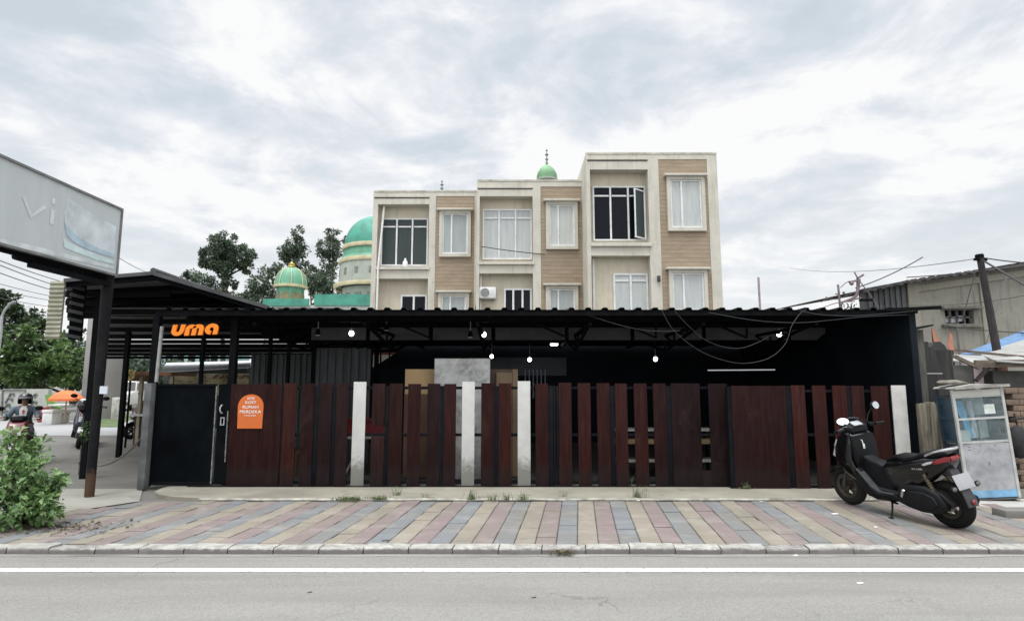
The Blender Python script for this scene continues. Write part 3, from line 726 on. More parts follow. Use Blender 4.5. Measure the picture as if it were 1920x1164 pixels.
# grey boards of the inner beam
grb = M('grey_beam_board', (.10,.105,.11), .8, .15, 3, dirt=(.05,.05,.05), dirt_amt=.5)
Yb = 11.5; z1, z0 = Z_(611, Yb), Z_(637, Yb)
xs = [X_(p, 625, Yb) for p in (580, 690, 808, 925, 1063, 1186, 1320, 1480)]
for a_, c_ in zip(xs, xs[1:]):
    m = MB(); m.box(a_+.04, c_-.04, Yb, Yb+.03, z0, z1); m.build('beam_board', grb, car)
m = MB(); a_, e_ = xs[-1], X_(1557, 615, Yb)
m.prism([(a_+.04, z0), (e_-.28, z0), (e_, z1-.05), (e_, z1), (a_+.04, z1)], Yb, Yb+.03); m.build('beam_board', grb, car)
m = MB(); m.box(xs[0], e_, Yb+.031, Yb+.1, z0-.03, z0+.06); m.build('beam', black, car)
# posts
for px, Y in ((291, 9.32), (438, 9.35), (590, 12.0), (706, 15.0), (1700, 9.3)):
    x = X_(px, 670, Y); m = MB(); m.box(x-.05, x+.05, Y-.05, Y+.05, 0, ZR-.05); m.build('post', black, car)
for px in (378, 505, 540):
    x = X_(px, 690, 11.5); m = MB(); m.box(x-.03, x+.03, 11.47, 11.53, 0, ZR-.05); m.build('post', black, car)
# walls
m = MB(); xo0, xo1, zo0, zo1 = X_(697, 670, 16), X_(745, 670, 16), Z_(690, 16), Z_(651, 16)
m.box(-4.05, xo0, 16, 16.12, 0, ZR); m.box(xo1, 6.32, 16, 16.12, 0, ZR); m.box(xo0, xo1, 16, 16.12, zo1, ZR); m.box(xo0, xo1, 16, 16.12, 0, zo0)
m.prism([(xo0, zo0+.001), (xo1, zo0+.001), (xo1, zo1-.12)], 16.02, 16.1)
m.build('back_wall', shade_black, car)
m = MB()
for f in (.0, .33, .67): m.box(xo0+(xo1-xo0)*f, xo0+(xo1-xo0)*f+.04, 15.96, 15.99, zo0, zo1)
m.box(xo0, xo1, 15.955, 15.995, zo1-.14, zo1-.10); m.build('grille', black, car)
m = MB(); m.prism([(9.05,0),(15.99,0),(15.99,ZR-.05),(9.05,ZR-.012)], 6.22, 6.32, lambda u,v,w: (v,u,w)); m.build('side_wall', M('side_wall_shade', (.0055,.009,.0135), .75, .35, 1.5, dirt=(.010,.015,.017), dirt_amt=.5, spec=.15), car)  # side wall colour darkened to hold the carport's inner shade
# roller shutter in the back wall
m = MB(); Ysh = 15.97; a_, c_ = X_(880, 690, Ysh), X_(1062, 690, Ysh)
for i in range(11):
    z = 2.28-.045*i; m.box(a_, c_, Ysh-.02, Ysh, z-.018, z+.018)
m.build('shutter_grille', M('shutter_blue_black', (.025,.035,.06), .4, .2), car)
m = MB(); a_, c_ = X_(985, 700, Ysh), X_(1022, 700, Ysh)
for i in range(6):
    x = a_+(c_-a_)*i/5; m.box(x-.015, x+.015, Ysh-.05, Ysh-.025, 1.2, Z_(693, Ysh))
m.build('door_bars', M('bars_pale', (.2,.24,.3), .4, .2), car)
# wall outside that shows through the opening
owall = thing('neighbour_wall', 'white and red wall glimpsed through barred opening in the dark carport', 'wall', (-3.6, 18.4, 0))
m = MB(); m.box(-5.2, -2.2, 18.4, 18.6, 0, 2.50); m.build('white_band', M('neigh_white', (.8,.78,.74), .8, .1), owall)
m = MB(); m.box(-5.2, -2.2, 18.38, 18.6, 2.52, 2.72); m.build('red_band', M('neigh_red', (.32,.10,.06), .8, .2), owall)
# lamps
bulbg = M('bulb_glow', (1,1,1), .3, 0, emit=(1,.97,.93), estr=9)
bulbk = M('bulb_socket', (.35,.35,.34), .5, .1)
def bulb(px, py, Y, r, cord, label, group, em=None):
    p = P(px, py, Y); t = thing('light_bulb', label, 'lamp', p, group=group)
    m = MB(); m.sphere((0,0,0), r, 14, 10, (1,1,1.1)); m.build('globe', em or bulbg, t, world=False)
    m = MB(); m.lathe([(0,r*.8),(r*.5,r*.85),(r*.45,r*1.9),(0,r*1.9)], 10); m.tube([(0,0,r*1.8),(0,0,r*1.8+cord)], .006, 5); m.build('socket', bulbk, t, world=False)
g1 = 'lit bulbs of the front row under the carport'; g2 = 'lit bulbs deep inside the carport'
bulb(659, 625, 10.9, .047, .2, 'lit bulb under the carport above the leftmost white picket', g1)
bulb(907, 627, 10.9, .047, .2, 'lit bulb under the carport above the grey cement board', g1)
bulb(1461, 626, 10.9, .048, .2, 'lit bulb under the carport near the hanging cable loops', g1)
bulb(922, 668, 13.6, .042, .3, 'lit bulb just right of the cement board top corner', g2)
bulb(993, 674, 14.4, .047, .3, 'lit bulb above the third white picket from the left', g2)
bulb(1229, 673, 13.2, .048, .3, 'lit bulb alone in the dark right of the double gate post', g2)
t = thing('light_fitting', 'small flat lit ceiling fitting in the dark middle of carport', 'lamp', P(1039,646,14.5))
m = MB(); m.box(-.09,.09,-.06,.06,-.02,.02,.008); m.build('diffuser', bulbg, t, world=False); m = MB(); m.box(-.11,.11,-.08,.08,.021,.05); m.tube([(0,0,.04),(0,0,.3)], .008, 5); m.build('housing', bulbk, t, world=False)
for px, py, Y, lb in ((882, 632, 10.6, 'small unlit spot lamp hanging below the grey beam boards'), (724, 619, 10.4, 'tiny unlit lamp at the grey beam right of first bulb'), (596, 628, 10.6, 'tiny unlit lamp at left end of the grey beam')):
    t = thing('spot_lamp', lb, 'lamp', P(px, py, Y), group='unlit spot lamps under the carport')
    m = MB(); m.lathe([(0,0),(.045,0),(.05,.02),(.03,.11),(0,.12)], 12); m.build('shade', black, t, world=False); m = MB(); m.lathe([(0,-.012),(.04,-.012),(.042,.002),(0,.002)], 12); m.tube([(0,0,.1),(0,0,.36)], .006, 5); m.build('lens', M('spot_lens', (.6,.6,.6), .4, .05), t, world=False)
t = thing('tube_lamp', 'thin pale fluorescent tube across the dark right half', 'lamp', P(1390,693.5,12.6))
m = MB(); a_, c_ = X_(1327,693,12.6), X_(1453,693,12.6); m.tube([(a_,12.6,Z_(694,12.6)), (c_,12.6,Z_(693,12.6))], .012, 8); m.build('tube', M('tube_glow', (.8,.8,.8), .4, 0, emit=(.9,.95,1), estr=.35), t)
m = MB(); m.box(a_-.03, c_+.03, 12.61, 12.64, Z_(692,12.6)+.002, Z_(690,12.6)); m.build('batten', black, t)
# cables looping below the roof edge
cabm = M('grey_cable', (.016,.017,.020), .5, .2)
def cable(pts, Y, r, label, group='loose cables looping below the carport roof'):
    q = smoothpath([P(a_, c_, Y+d) for a_, c_, d in pts], 7); m = MB(); m.tube(q, r, 6)
    return tag(m.build('cable', cabm), label, 'cable', group)
cable([(1240,580,0),(1262,618,-.02),(1300,650,-.03),(1340,670,0),(1390,681,.03),(1440,672,0),(1472,645,-.03),(1484,612,0),(1500,588,.02),(1512,580,.0)], 8.95, .005, 'lowest grey cable loop sagging below the right part of roof')
cable([(1264,582,0),(1290,610,0),(1322,637,0),(1360,651,0),(1392,652,0),(1425,640,0),(1446,628,.1)], 9.0, .0045, 'shorter cable loop hanging inside the lowest one')
cable([(1060,578,0),(1100,590,0),(1150,606,0),(1200,618,0),(1240,621,0),(1275,620,0)], 9.05, .0045, 'thin slanting cable right of the middle of the roof')
cable([(1330,586,0),(1390,597,0),(1440,603,0),(1500,605,0),(1560,600,0),(1620,594,0),(1705,590,0)], 8.97, .005, 'long shallow cable along the right end of the roof')
cable([(1498,582,0),(1540,590,0),(1600,592,0),(1660,588,0),(1722,582,0)], 8.94, .005, 'uppermost cable along the right end of the roof')
# things stored behind the gate
board_g = M('cement_board_grey', (.40,.40,.39), .9, .3, 6, dirt=(.62,.62,.60), dirt_amt=.85, dirt_scale=4.5)
m = MB(); p0, p1 = P(815, 672, 9.75), P(919, 672, 9.75)
m.box(p0.x, p1.x, 9.75, 9.78, .05, p0.z, .004); m.box(p0.x+.02, p1.x-.3, 9.742, 9.7495, p0.z-.10, p0.z-.02); tag(m.build('cement_board', board_g), 'tall grey cement board standing upright behind the gate', 'board')
ply = M('plywood_tan', (.36,.245,.12), .7, .2, 2, (1,1,.25)); plyd = M('plywood_brown', (.085,.048,.027), .75, .3, 2, (1,1,.3))
m = MB(); m.box(X_(760,692,9.95), X_(815,692,9.95), 9.95, 9.97, .9, Z_(692,9.95)); b1 = tag(m.build('plywood_sheet', ply), 'tan plywood sheet standing left of the grey cement board', 'board')
m = MB(); m.box(X_(919.5,692,10.1), X_(966,692,10.1), 10.1, 10.13, .05, Z_(692,10.1)); tag(m.build('wardrobe_panel', M('panel_brown', (.09,.055,.035), .6, .25, 2, (1,1,.3))), 'brown wooden panel standing right of the grey cement board', 'board')
m = MB(); a_ = X_(931,692,10.02); m.box(a_, X_(960,692,10.02), 10.02, 10.07, .05, Z_(698,10.02)); m.box(X_(961,690,10.02), X_(971,690,10.02), 10.02, 10.05, .05, Z_(692,10.02)); tag(m.build('cabinet_door', M('panel_tan', (.20,.14,.08), .6, .2, 2, (1,1,.3))), 'light brown cabinet door leaning before the brown wooden panel', 'board')
m = MB(); m.box(X_(758,760,9.92), X_(812,760,9.92), 9.90, 9.94, .05, 1.42); tag(m.build('hardboard_sheet', plyd), 'dark brown hardboard strip seen through gap below the plywood', 'board')
redm = M('red_plastic', (.13,.009,.010), .45, .15, 3)
cr = thing('red_crate', 'red plastic crate on low table behind leftmost white picket', 'crate', P(690, 812, 10.1))
m = MB(); x0, x1, z0, z1 = X_(648,800,10.1), X_(731,800,10.1), Z_(815,10.1), Z_(786,10.1)
m.box(x0, x1, 10.1, 10.13, z0, z1); m.box(x0, x1, 10.47, 10.5, z0, z1); m.box(x0, x0+.03, 10.13, 10.47, z0, z1); m.box(x1-.03, x1, 10.13, 10.47, z0, z1); m.build('body', redm, cr)
m = MB(); m.box(x0-.02, x1+.02, 10.07, 10.099, z1-.03, z1+.02); m.build('rim', redm, cr)
tb = thing('low_table', 'low table with pale edge carrying the red crate', 'table', P(690, 900, 10.1))
m = MB(); m.box(x0-.1, x1+.15, 10.03, 10.6, z0-.06, z0-.002); m.build('top', M('table_grey', (.32,.31,.29), .6, .2), tb)
for sx in (x0, x1+.05):
    m = MB(); m.bar((sx, 10.1, .03), (sx+(.3 if sx == x0 else -.3), 10.1, z0-.07), .035); m.build('leg', M('table_leg', (.25,.24,.22), .6, .2), tb)
ch = thing('wooden_chair', 'brown wooden chair seen through the gaps left of red crate', 'chair', P(575, 905, 10.0))
wdb = M('chair_brown', (.16,.075,.03), .5, .25, 3, (1,1,.4)); x0, x1 = X_(553,860,10.0), X_(594,860,10.0)
m = MB(); m.box(x0, x1, 10.0, 10.4, .42, .46); m.build('seat', wdb, ch)
for sx in (x0, x1-.03):
    for sy in (10.0, 10.37):
        m = MB(); m.bar((sx+.015, sy+.015, .03), (sx+.015, sy+.015, .42), .03); m.build('leg', wdb, ch)
m = MB(); m.box(x0, x1, 10.37, 10.40, .75, .92); m.box(x0, x0+.03, 10.37, 10.4, .46, .75); m.box(x1-.03, x1, 10.37, 10.4, .46, .75); m.build('backrest', wdb, ch)
sh = thing('storage_shelf', 'low storage shelf with pale edges behind the right plank gate', 'shelf', P(1250, 905, 10.0))
x0, x1 = X_(1150,830,10.0), X_(1345,830,10.0)
for py, c_ in ((805,(.42,.41,.38)), (824,(.30,.22,.11)), (863,(.36,.36,.34)), (900,(.40,.40,.37))):
    m = MB(); z = Z_(py, 10.0); m.box(x0, x1, 10.0, 10.45, z-(.07 if py == 824 else .028), z); m.build('board', M('shelf_%d' % py, c_, .7, .2), sh)
for sx in (x0, x1-.04):
    m = MB(); m.box(sx, sx+.04, 10.46, 10.5, .03, Z_(800,10.0)); m.build('upright', black, sh)
# corrugated sheets at the left of the carport
shm = M('sheet_fence_grey', (.062,.068,.072), .6, .35, 1.6, (4,4,.5), dirt=(.11,.115,.12), dirt_amt=.6, spec=.3)
def sheetfence(x0, x1, Y, ztop, lab):
    m = MB(); x = x0; n = int((x1-x0)/.075)
    for i in range(n):
        a_ = x0+(x1-x0)*i/n; w = (x1-x0)/n; d = .03 if i % 2 else 0
        m.box(a_, a_+w-.004, Y+d, Y+d+.01, 0, ztop-(.02 if i%3 else 0)); 
    m.box(x0, x1, Y+.045, Y+.05, 0, ztop-.03)
    return tag(m.build('sheet_fence', shm), lab, 'fence')
sheetfence(X_(592,690,11.9), X_(694,690,11.9), 11.9, Z_(652,11.9), 'taller dark corrugated sheet fence beside the barred opening')
sheetfence(X_(470,690,15.0), X_(585,690,15.0), 15.0, Z_(663,15.0), 'shorter dark corrugated sheet fence further left inside the carport')

# ------------------------------------------------------------------ gates
def woodm(name, c, grain=.5):
    m, nt, b = newmat(name); v = texco(nt, (9, 9, .7))
    f = noisef(nt, v, 2.4, 6, .65, .5); cc_ = ramp(nt, f, [(.3, tuple(x*.55 for x in c)), (.52, c), (.75, tuple(x*1.6 for x in c))])
    oi = nt.nodes.new('ShaderNodeObjectInfo'); cc_ = mixc(nt, 1, cc_, ramp(nt, oi.outputs['Random'], [(0, (.62,.66,.70)), (.5, (.95,.95,.95)), (1, (1.3,1.2,1.1))]), 'MULTIPLY')
    fd = noisef(nt, texco(nt, (1,1,.55)), 2.3, 6, .7, .8); cc_ = mixc(nt, ramp(nt, fd, [(.56,(0,0,0)),(.72,(.4,)*3)]), cc_, (.055,.032,.027))
    d = noisef(nt, texco(nt), 1.7, 6, .6, .4); cc_ = mixc(nt, ramp(nt, d, [(.45, (0,0,0)), (.75, (.45,)*3)]), cc_, (.021,.0115,.0135))
    sp = nt.nodes.new('ShaderNodeSeparateXYZ'); L(nt, texco(nt), sp.inputs[0])
    dn = N(nt, 'ShaderNodeMath', operation='ADD'); L(nt, sp.outputs['Z'], dn.inputs[0])
    d2 = N(nt, 'ShaderNodeMath', operation='MULTIPLY'); L(nt, noisef(nt, texco(nt), 4, 5, .7), d2.inputs[0]); d2.inputs[1].default_value = -.45; L(nt, d2.outputs[0], dn.inputs[1])
    cc_ = mixc(nt, ramp(nt, dn.outputs[0], [(-.0, (.6,)*3), (.16, (0,0,0))]), cc_, (.022,.016,.017))   # splashed mud at the foot
    L(nt, cc_, b.inputs['Base Color']); b.inputs['Roughness'].default_value = .7; b.inputs['Specular IOR Level'].default_value = .06
    bumpn(nt, b, f, .25, .004); return m
brown = woodm('red_brown_board', (.0255,.0094,.0084))
brown2 = woodm('dull_brown_board', (.0185,.0090,.0090))
brown3 = woodm('warm_brown_board', (.032,.0105,.0087))
def whitem():
    m, nt, b = newmat('white_board'); v = texco(nt)
    c_ = ramp(nt, noisef(nt, v, 5, 5, .6), [(.3, (.42,.42,.40)), (.7, (.51,.51,.49))])
    sp = nt.nodes.new('ShaderNodeSeparateXYZ'); L(nt, v, sp.inputs[0])
    d2 = N(nt, 'ShaderNodeMath', operation='MULTIPLY'); L(nt, noisef(nt, v, 14, 6, .75), d2.inputs[0]); d2.inputs[1].default_value = -.55
    dn = N(nt, 'ShaderNodeMath', operation='ADD'); L(nt, sp.outputs['Z'], dn.inputs[0]); L(nt, d2.outputs[0], dn.inputs[1])
    c_ = mixc(nt, ramp(nt, dn.outputs[0], [(-.0, (.8,)*3), (.22, (0,0,0))]), c_, (.13,.125,.11))
    L(nt, c_, b.inputs['Base Color']); b.inputs['Roughness'].default_value = .7; return m
white = whitem()
rngp = random.Random(21)
def picket(par, p0, p1, Y, z0, z1, mat, name='picket', th=.022, split=None):
    x0, x1 = X_(p0, 815, Y), X_(p1, 815, Y); d = rngp.uniform(-.004, .004); m = MB()
    dz = rngp.uniform(-.008, .008)
    if split: m.box(x0, x1, Y-th+d, Y+d, z0+dz, split[0], .003); m.box(x0, x1, Y-th+d, Y+d, split[1], z1+dz, .003)
    else: m.box(x0, x1, Y-th+d, Y+d, z0+dz, z1+dz, .003)
    if name == 'picket':
        pass
    return m.build(name, mat, par, smooth=30)
def post(par, p0, p1, Y, z1=1.56, mat=None):
    x0, x1 = X_(p0, 815, Y), X_(p1, 815, Y); m = MB(); m.box(x0, x1, Y-.012, Y+.045, .045, z1, .004); return m.build('post', mat or steelp, par)
def rail(par, p0, p1, Y, z, h=.04, mat=None):
    m = MB(); m.box(X_(p0,815,Y), X_(p1,815,Y), Y+.004, Y+.04, z-h/2, z+h/2, .003); return m.build('rail', mat or steelp, par)
GY = 9.2
# black sheet steel gate at the left end
bg1 = thing('steel_gate', 'black sheet steel gate beside the concrete gatepost', 'gate', (X_(350,900,GY), GY, .03))
bsheet = M('black_gate_sheet', (.0025,.0038,.0050), .85, .35, 1.6, bump=.12, bscale=7, dirt=(.008,.010,.0115), dirt_amt=.55, spec=.05)
x0, x1, x2, x3 = X_(282,815,GY), X_(402,815,GY), X_(406,815,GY), X_(428,815,GY)
zb, ztp = .07, Z_(720,GY)
m = MB(); m.box(x0, x1, GY-.01, GY+.002, zb, ztp); m.build('sheet_panel', bsheet, bg1)
m = MB()
for f in (.0, .33, .67): m.box(x0+(x1-x0)*f+.01, x0+(x1-x0)*f+.045, GY+.003, GY+.03, zb, ztp)
m.box(x0, x1, GY-.025, GY-.0105, zb-.02, zb+.03); m.box(x0, x1, GY-.025, GY-.0105, ztp-.03, ztp+.005); m.build('frame', black, bg1)
m = MB(); m.box(x1-.006, x1+.010, GY-.03, GY-.012, zb, ztp-.03); m.box(x3-.02, x3-.008, GY-.035, GY-.012, Z_(865,GY), Z_(770,GY)); m.build('pale_edge', M('pale_steel_edge', (.16,.165,.17), .5, .5, 20), bg1)  # narrow pale strips along the door edges
m = MB(); m.box(x2, x3, GY-.012, GY+.004, zb, ztp); dl = m.build('door_leaf', bsheet, bg1)
m = MB(); q = [P(415.5,759.5,GY-.05), P(413,764,GY-.07), P(412.6,769,GY-.07), P(415,774,GY-.05)]; m.tube(smoothpath([q[0]+Vector((0,.03,0)), q[0], q[1], q[2], q[3], q[3]+Vector((0,.03,0))]), .010, 6); m.build('handle', M('worn_handle', (.42,.43,.43), .35, .2, metal=.3), dl)
m = MB(); a_, c_ = P(413,797,GY-.02), P(421.5,782,GY-.02)
m.box(a_.x, c_.x, GY-.03, GY-.0125, a_.z, a_.z+.012); m.box(a_.x, c_.x, GY-.03, GY-.0125, c_.z-.012, c_.z); m.box(a_.x, a_.x+.012, GY-.03, GY-.0125, a_.z+.012, c_.z-.012); m.box(c_.x-.012, c_.x, GY-.03, GY-.0125, a_.z+.012, c_.z-.012); m.build('lock_frame', M('worn_handle', (.42,.43,.43)), dl)
# gatepost
gp = MB(); x = X_(276,815,9.12); gp.box(x-.065, x+.045, 9.06, 9.19, 0, 1.60, .012); tag(gp.build('gatepost', M('gatepost_concrete', (.115,.12,.12), .9, .3, 5, bump=.4, dirt=(.06,.06,.06), dirt_amt=.5)), 'grey concrete gatepost at left end of the black steel gate', 'post')
# first plank gate
g = thing('plank_gate', 'long red brown plank gate with three white pickets and orange sign', 'gate', (X_(730,900,GY), GY, .03), group='sliding plank gates along the carport front')
zt, zb = Z_(718.5,GY), Z_(910,GY)
m = MB(); m.box(X_(429,815,GY), X_(526,815,GY), GY-.02, GY, zb, zt-.01, .003); m.build('solid_panel', brown, g)
for a_, c_, mt in ((529.6,554,brown),(563.6,587.5,brown),(597,621,brown2),(629,651.7,brown2),(696.6,721,brown2),(729,753.8,brown),(764,788,brown),(800.6,824.4,brown2),(832,854.6,brown),(902,926,brown3),(935,959,brown3),(1004,1028.4,brown3)):
    picket(g, a_, c_, GY, zb, zt, mt, split=(Z_(818,GY), Z_(798,GY)) if a_ == 696.6 else None)
for a_, c_ in ((660.7,684.5),(866,889.6),(970.7,994.5)):
    picket(g, a_, c_, GY-.03, zb, zt+.03, white, 'white_picket')
for a_, c_ in ((526,530),(587.7,597),(621.2,629),(721.2,729),(824.6,832),(926.2,934.8),(1028.6,1037.5)): post(g, a_, c_, GY)
for z in (Z_(727,GY), Z_(815,GY), Z_(903,GY)): rail(g, 430, 1037, GY, z, .045)
# second plank gate
g = thing('plank_gate', 'middle red brown plank gate with a slotted solid panel', 'gate', (X_(1200,900,GY), GY, .03), group='sliding plank gates along the carport front')
for a_, c_, mt in ((1048,1072,brown),(1084,1108,brown3),(1120,1144,brown),(1154,1177,brown),(1190,1214.7,brown3),(1226,1250.6,brown)): picket(g, a_, c_, GY, zb, zt+.004, mt)
m = MB(); a_, s0, s1, c_ = X_(1260,815,GY), X_(1314.5,815,GY), X_(1330.5,815,GY), X_(1366,815,GY); zs0, zs1 = Z_(881,GY), Z_(733,GY)
m.box(a_, s0, GY-.02, GY, zb-.02, zt, .003); m.box(s1, c_, GY-.021, GY, zb-.02, zt-.004, .003); m.box(s0, s1, GY-.02, GY, zb-.02, zs0); m.build('solid_panel', brown2, g)
for a_, c_ in ((1038.2,1042),(1043.6,1047.6),(1144.3,1153.6),(1251,1260)): post(g, a_, c_, GY)
for z in (Z_(727,GY), Z_(815,GY), Z_(905,GY)): rail(g, 1043, 1366, GY, z, .04)
# third plank gate, slid in front
GY3 = 9.0
zt3, zb3 = Z_(723,GY3), Z_(919,GY3)
g = thing('plank_gate', 'right plank gate with wide solid panel behind parked scooter', 'gate', (X_(1540,900,GY3), GY3, .03), group='sliding plank gates along the carport front')
m = MB(); m.box(X_(1374,815,GY3), X_(1476,815,GY3), GY3-.02, GY3, zb3, zt3, .003); m.build('solid_panel', brown, g)
for a_, c_, mt in ((1487,1513,brown3),(1527,1552.5,brown3),(1565,1591,brown3),(1600,1624,brown),(1638,1670,brown)): picket(g, a_, c_, GY3, zb3, zt3, mt)
picket(g, 1677, 1704, GY3-.03, zb3+.02, zt3+.0, M('white_board_dull', (.44,.43,.41), .75, .12, 5), 'white_picket')
for a_, c_ in ((1476.5,1486.5),(1591.5,1599.7)): post(g, a_, c_, GY3)
for z in (Z_(733,GY3), Z_(815,GY3), Z_(912,GY3)): rail(g, 1374, 1704, GY3, z, .04)
m = MB(); m.box(X_(1366.5,815,GY3), X_(1373.5,815,GY3), GY3-.01, GY3+.06, .03, zt3-.01); m.build('end_post', steelp, g)
# gate rail on the apron
m = MB(); m.box(-4.95, 6.2, 9.12, 9.14, .034, .048); tag(m.build('gate_track', black), 'black steel track along the foot of the gates', 'gate track')
# orange arched sign on the first gate
sg = thing('gate_sign', 'orange arched sign with white lettering on the brown gate', 'sign', (X_(469,770,GY-.03), GY-.03, Z_(771,GY)))
orange = M('sign_orange', (.56,.125,.018), .6, .06, 3); orange2 = M('logo_orange', (.95,.24,.004), .4, .03, 3)
Ys = GY-.034; xc, zbot, ztop = X_(469.5,770,Ys), Z_(803,Ys), Z_(739,Ys)
hw = 24.0*Ys/FPX*.985; zs_ = ztop-hw*.95
o = [(xc-hw*.96, zbot), (xc+hw*.96, zbot), (xc+hw, zs_)] + [(xc+hw*math.cos(R(a)), zs_+hw*.95*math.sin(R(a))) for a in range(10, 180, 10)] + [(xc-hw, zs_)]
m = MB(); m.prism(o, Ys, Ys+.012); m.build('board', orange, sg)
wlet = M('sign_white', (.8,.8,.78), .5, .02)
uz = (ztop-zbot)/64
tl = lambda s, py, h, w: text_mesh(s, h*uz*1.38, 'lettering', wlet, sg, (xc, Ys-.003, ztop-(py-739)*uz), width=w*uz*1.02, bold=0, ex=.0012)
tl('KOST', 754.5, 5.6, 20); tl('RUMAH', 763.3, 5.8, 29); tl('MERDEKA', 772, 5.8, 39.5); tl('TANGERANG', 779, 2.4, 22)
tl('uma', 745.4, 5.0, 13); tl('LIVING', 748.6, 1.5, 13)
# orange lettering hung under the roof edge
lg = thing('letter_sign', 'bright orange lower case letters hanging under the left roof edge', 'sign', P(366, 618, 9.05))
c_ = P(366, 618, 9.05); w_px = 9.05*1.0/FPX; sc_ = 90*w_px/3.62
def place(u, w, d):
    uu, ww = u-1.83, w-.5
    x = (uu+.14*ww)*sc_; z = ww*sc_*.84 + uu*sc_*.042
    return (c_.x+x, c_.y+d, c_.z+z)
st = .335
for path in ([(.22,1.02),(.2,.5)]+arc(.50,.48,.30,180,360)+[(.82,.6),(.84,1.02)],
             [(1.24,-.0),(1.24,.55)]+arc(1.50,.56,.26,180,20,9),
             [(1.76,-.0),(1.76,.55)]+arc(2.02,.56,.26,180,0,10)+[(2.28,.4),(2.28,-.0)],
             arc(3.06,.50,.33,268,0,16)+[(3.39,.3),(3.39,-.0)]):
    m = MB(); ribbon(m, path, st, place, .03); m.build('letter', orange2, lg, smooth=30)
m = MB(); m.bar((c_.x-.38, c_.y+.035, c_.z+.10), (c_.x+.38, c_.y+.035, c_.z+.12), .012); m.tube([(c_.x-.3, c_.y+.035, c_.z+.1), (c_.x-.3, c_.y+.035, ZR-.08)], .005, 5); m.tube([(c_.x+.3, c_.y+.035, c_.z+.1), (c_.x+.3, c_.y+.035, ZR-.08)], .005, 5); m.build('hanger', black, lg)

# ------------------------------------------------------------------ gabled shed at the left
shed = thing('gabled_shed', 'open shed with dark gabled sheet roof left of the carport', 'shed', (-6.2, 10, 0))
Yf, Yk = 9.6, 14.6
fp = [(P(119,526,Yf), P(119,526,Yf)), None, None]
l0, r0, e0 = P(122,526,Yf), P(288,512.5,Yf), P(505,577,Yf)
l1, r1, e1 = Vector((-11.2, Yk, l0.z)), Vector((r0.x-.3, Yk, r0.z)), Vector((e0.x, Yk, e0.z))
m = MB()
def sheet(a0, a1, b0, b1, n):               # ribs run down the slope from ridge a to eave b
    th = Vector((0,0,.012)); rows = []
    for i in range(n*4+1):
        t_ = i/(n*4); hh = (0,0,.03,.03)[i % 4]
        rows.append((a0.lerp(a1, t_)+Vector((0,0,hh)), b0.lerp(b1, t_)+Vector((0,0,hh))))
    for (p, q), (p2, q2) in zip(rows, rows[1:]):
        m.poly([p, q, q2, p2]); m.poly([p-th, p2-th, q2-th, q-th])
    m.poly([rows[0][0], rows[0][0]-th, rows[0][1]-th, rows[0][1]])
sheet(r0, r1, e0, e1, 20); sheet(r0, r1, l0, l1, 20)
m.build('roof', M('shed_roof_sheet', (.11,.107,.108), .65, .35, 1.5, dirt=(.03,.03,.03), dirt_amt=.6), shed, smooth=0)
m = MB()
for i in range(6):
    t_ = .015+i/5*.97; d_ = Vector((0,0,-.06))
    m.bar(r0.lerp(r1,t_)+d_, l0.lerp(l1,t_)+d_, .05, .09); m.bar(r0.lerp(r1,t_)+d_, e0.lerp(e1,t_)+d_, .05, .09)
m.build('rafter', black, shed)
m = MB(); m.tube([r0+Vector((0,-.02,.045)), r1+Vector((0,0,.045))], .05, 8); m.bar(r0+Vector((0,-.02,.0)), e0+Vector((0,-.02,.0)), .03, .06); m.bar(r0+Vector((0,-.02,.0)), l0+Vector((0,-.02,.0)), .03, .06); m.build('ridge_cap', M('ridge_grey', (.06,.06,.062), .6, .3), shed)
for t_ in (.12, .34, .58, .8):
    m = MB()
    for q in (.25, .55, .85): pass
    a_, b_ = l0.lerp(l1, t_), r0.lerp(r1, t_); m.bar(a_+Vector((0,0,-.14)), Vector((b_.x, b_.y, a_.z-.14)), .05, .10)
    m.build('tie_beam', black, shed)
# lower sheet roof running back under the gable
LR = [Vector((-7.35,10.5,2.96)), Vector((-3.2,10.5,2.96)), Vector((-3.2,20.5,2.54)), Vector((-14.4,20.5,2.54))]
m = MB(); n = 40
for i in range(n):
    t0, t1 = i/n, (i+1)/n; z_ = Vector((0,0,.03*((i%4)>1))); a_, b_, c_, d_ = LR[0].lerp(LR[3],t0)+z_, LR[1].lerp(LR[2],t0)+z_, LR[1].lerp(LR[2],t1)+z_, LR[0].lerp(LR[3],t1)+z_; th = Vector((0,0,-.012))
    m.poly([a_,b_,c_,d_]); m.poly([a_+th,d_+th,c_+th,b_+th]); m.poly([a_,a_+th,b_+th,b_])
m.build('lower_roof', M('shed_roof_sheet', (.05,.05,.052)), shed, smooth=0)
m = MB()
for i in range(9): t_ = .01+i/8*.97; dv = Vector((0,0,-.06)); m.bar(LR[0].lerp(LR[3],t_)+dv, LR[1].lerp(LR[2],t_)+dv, .05, .09)
m.build('rafter', black, shed)
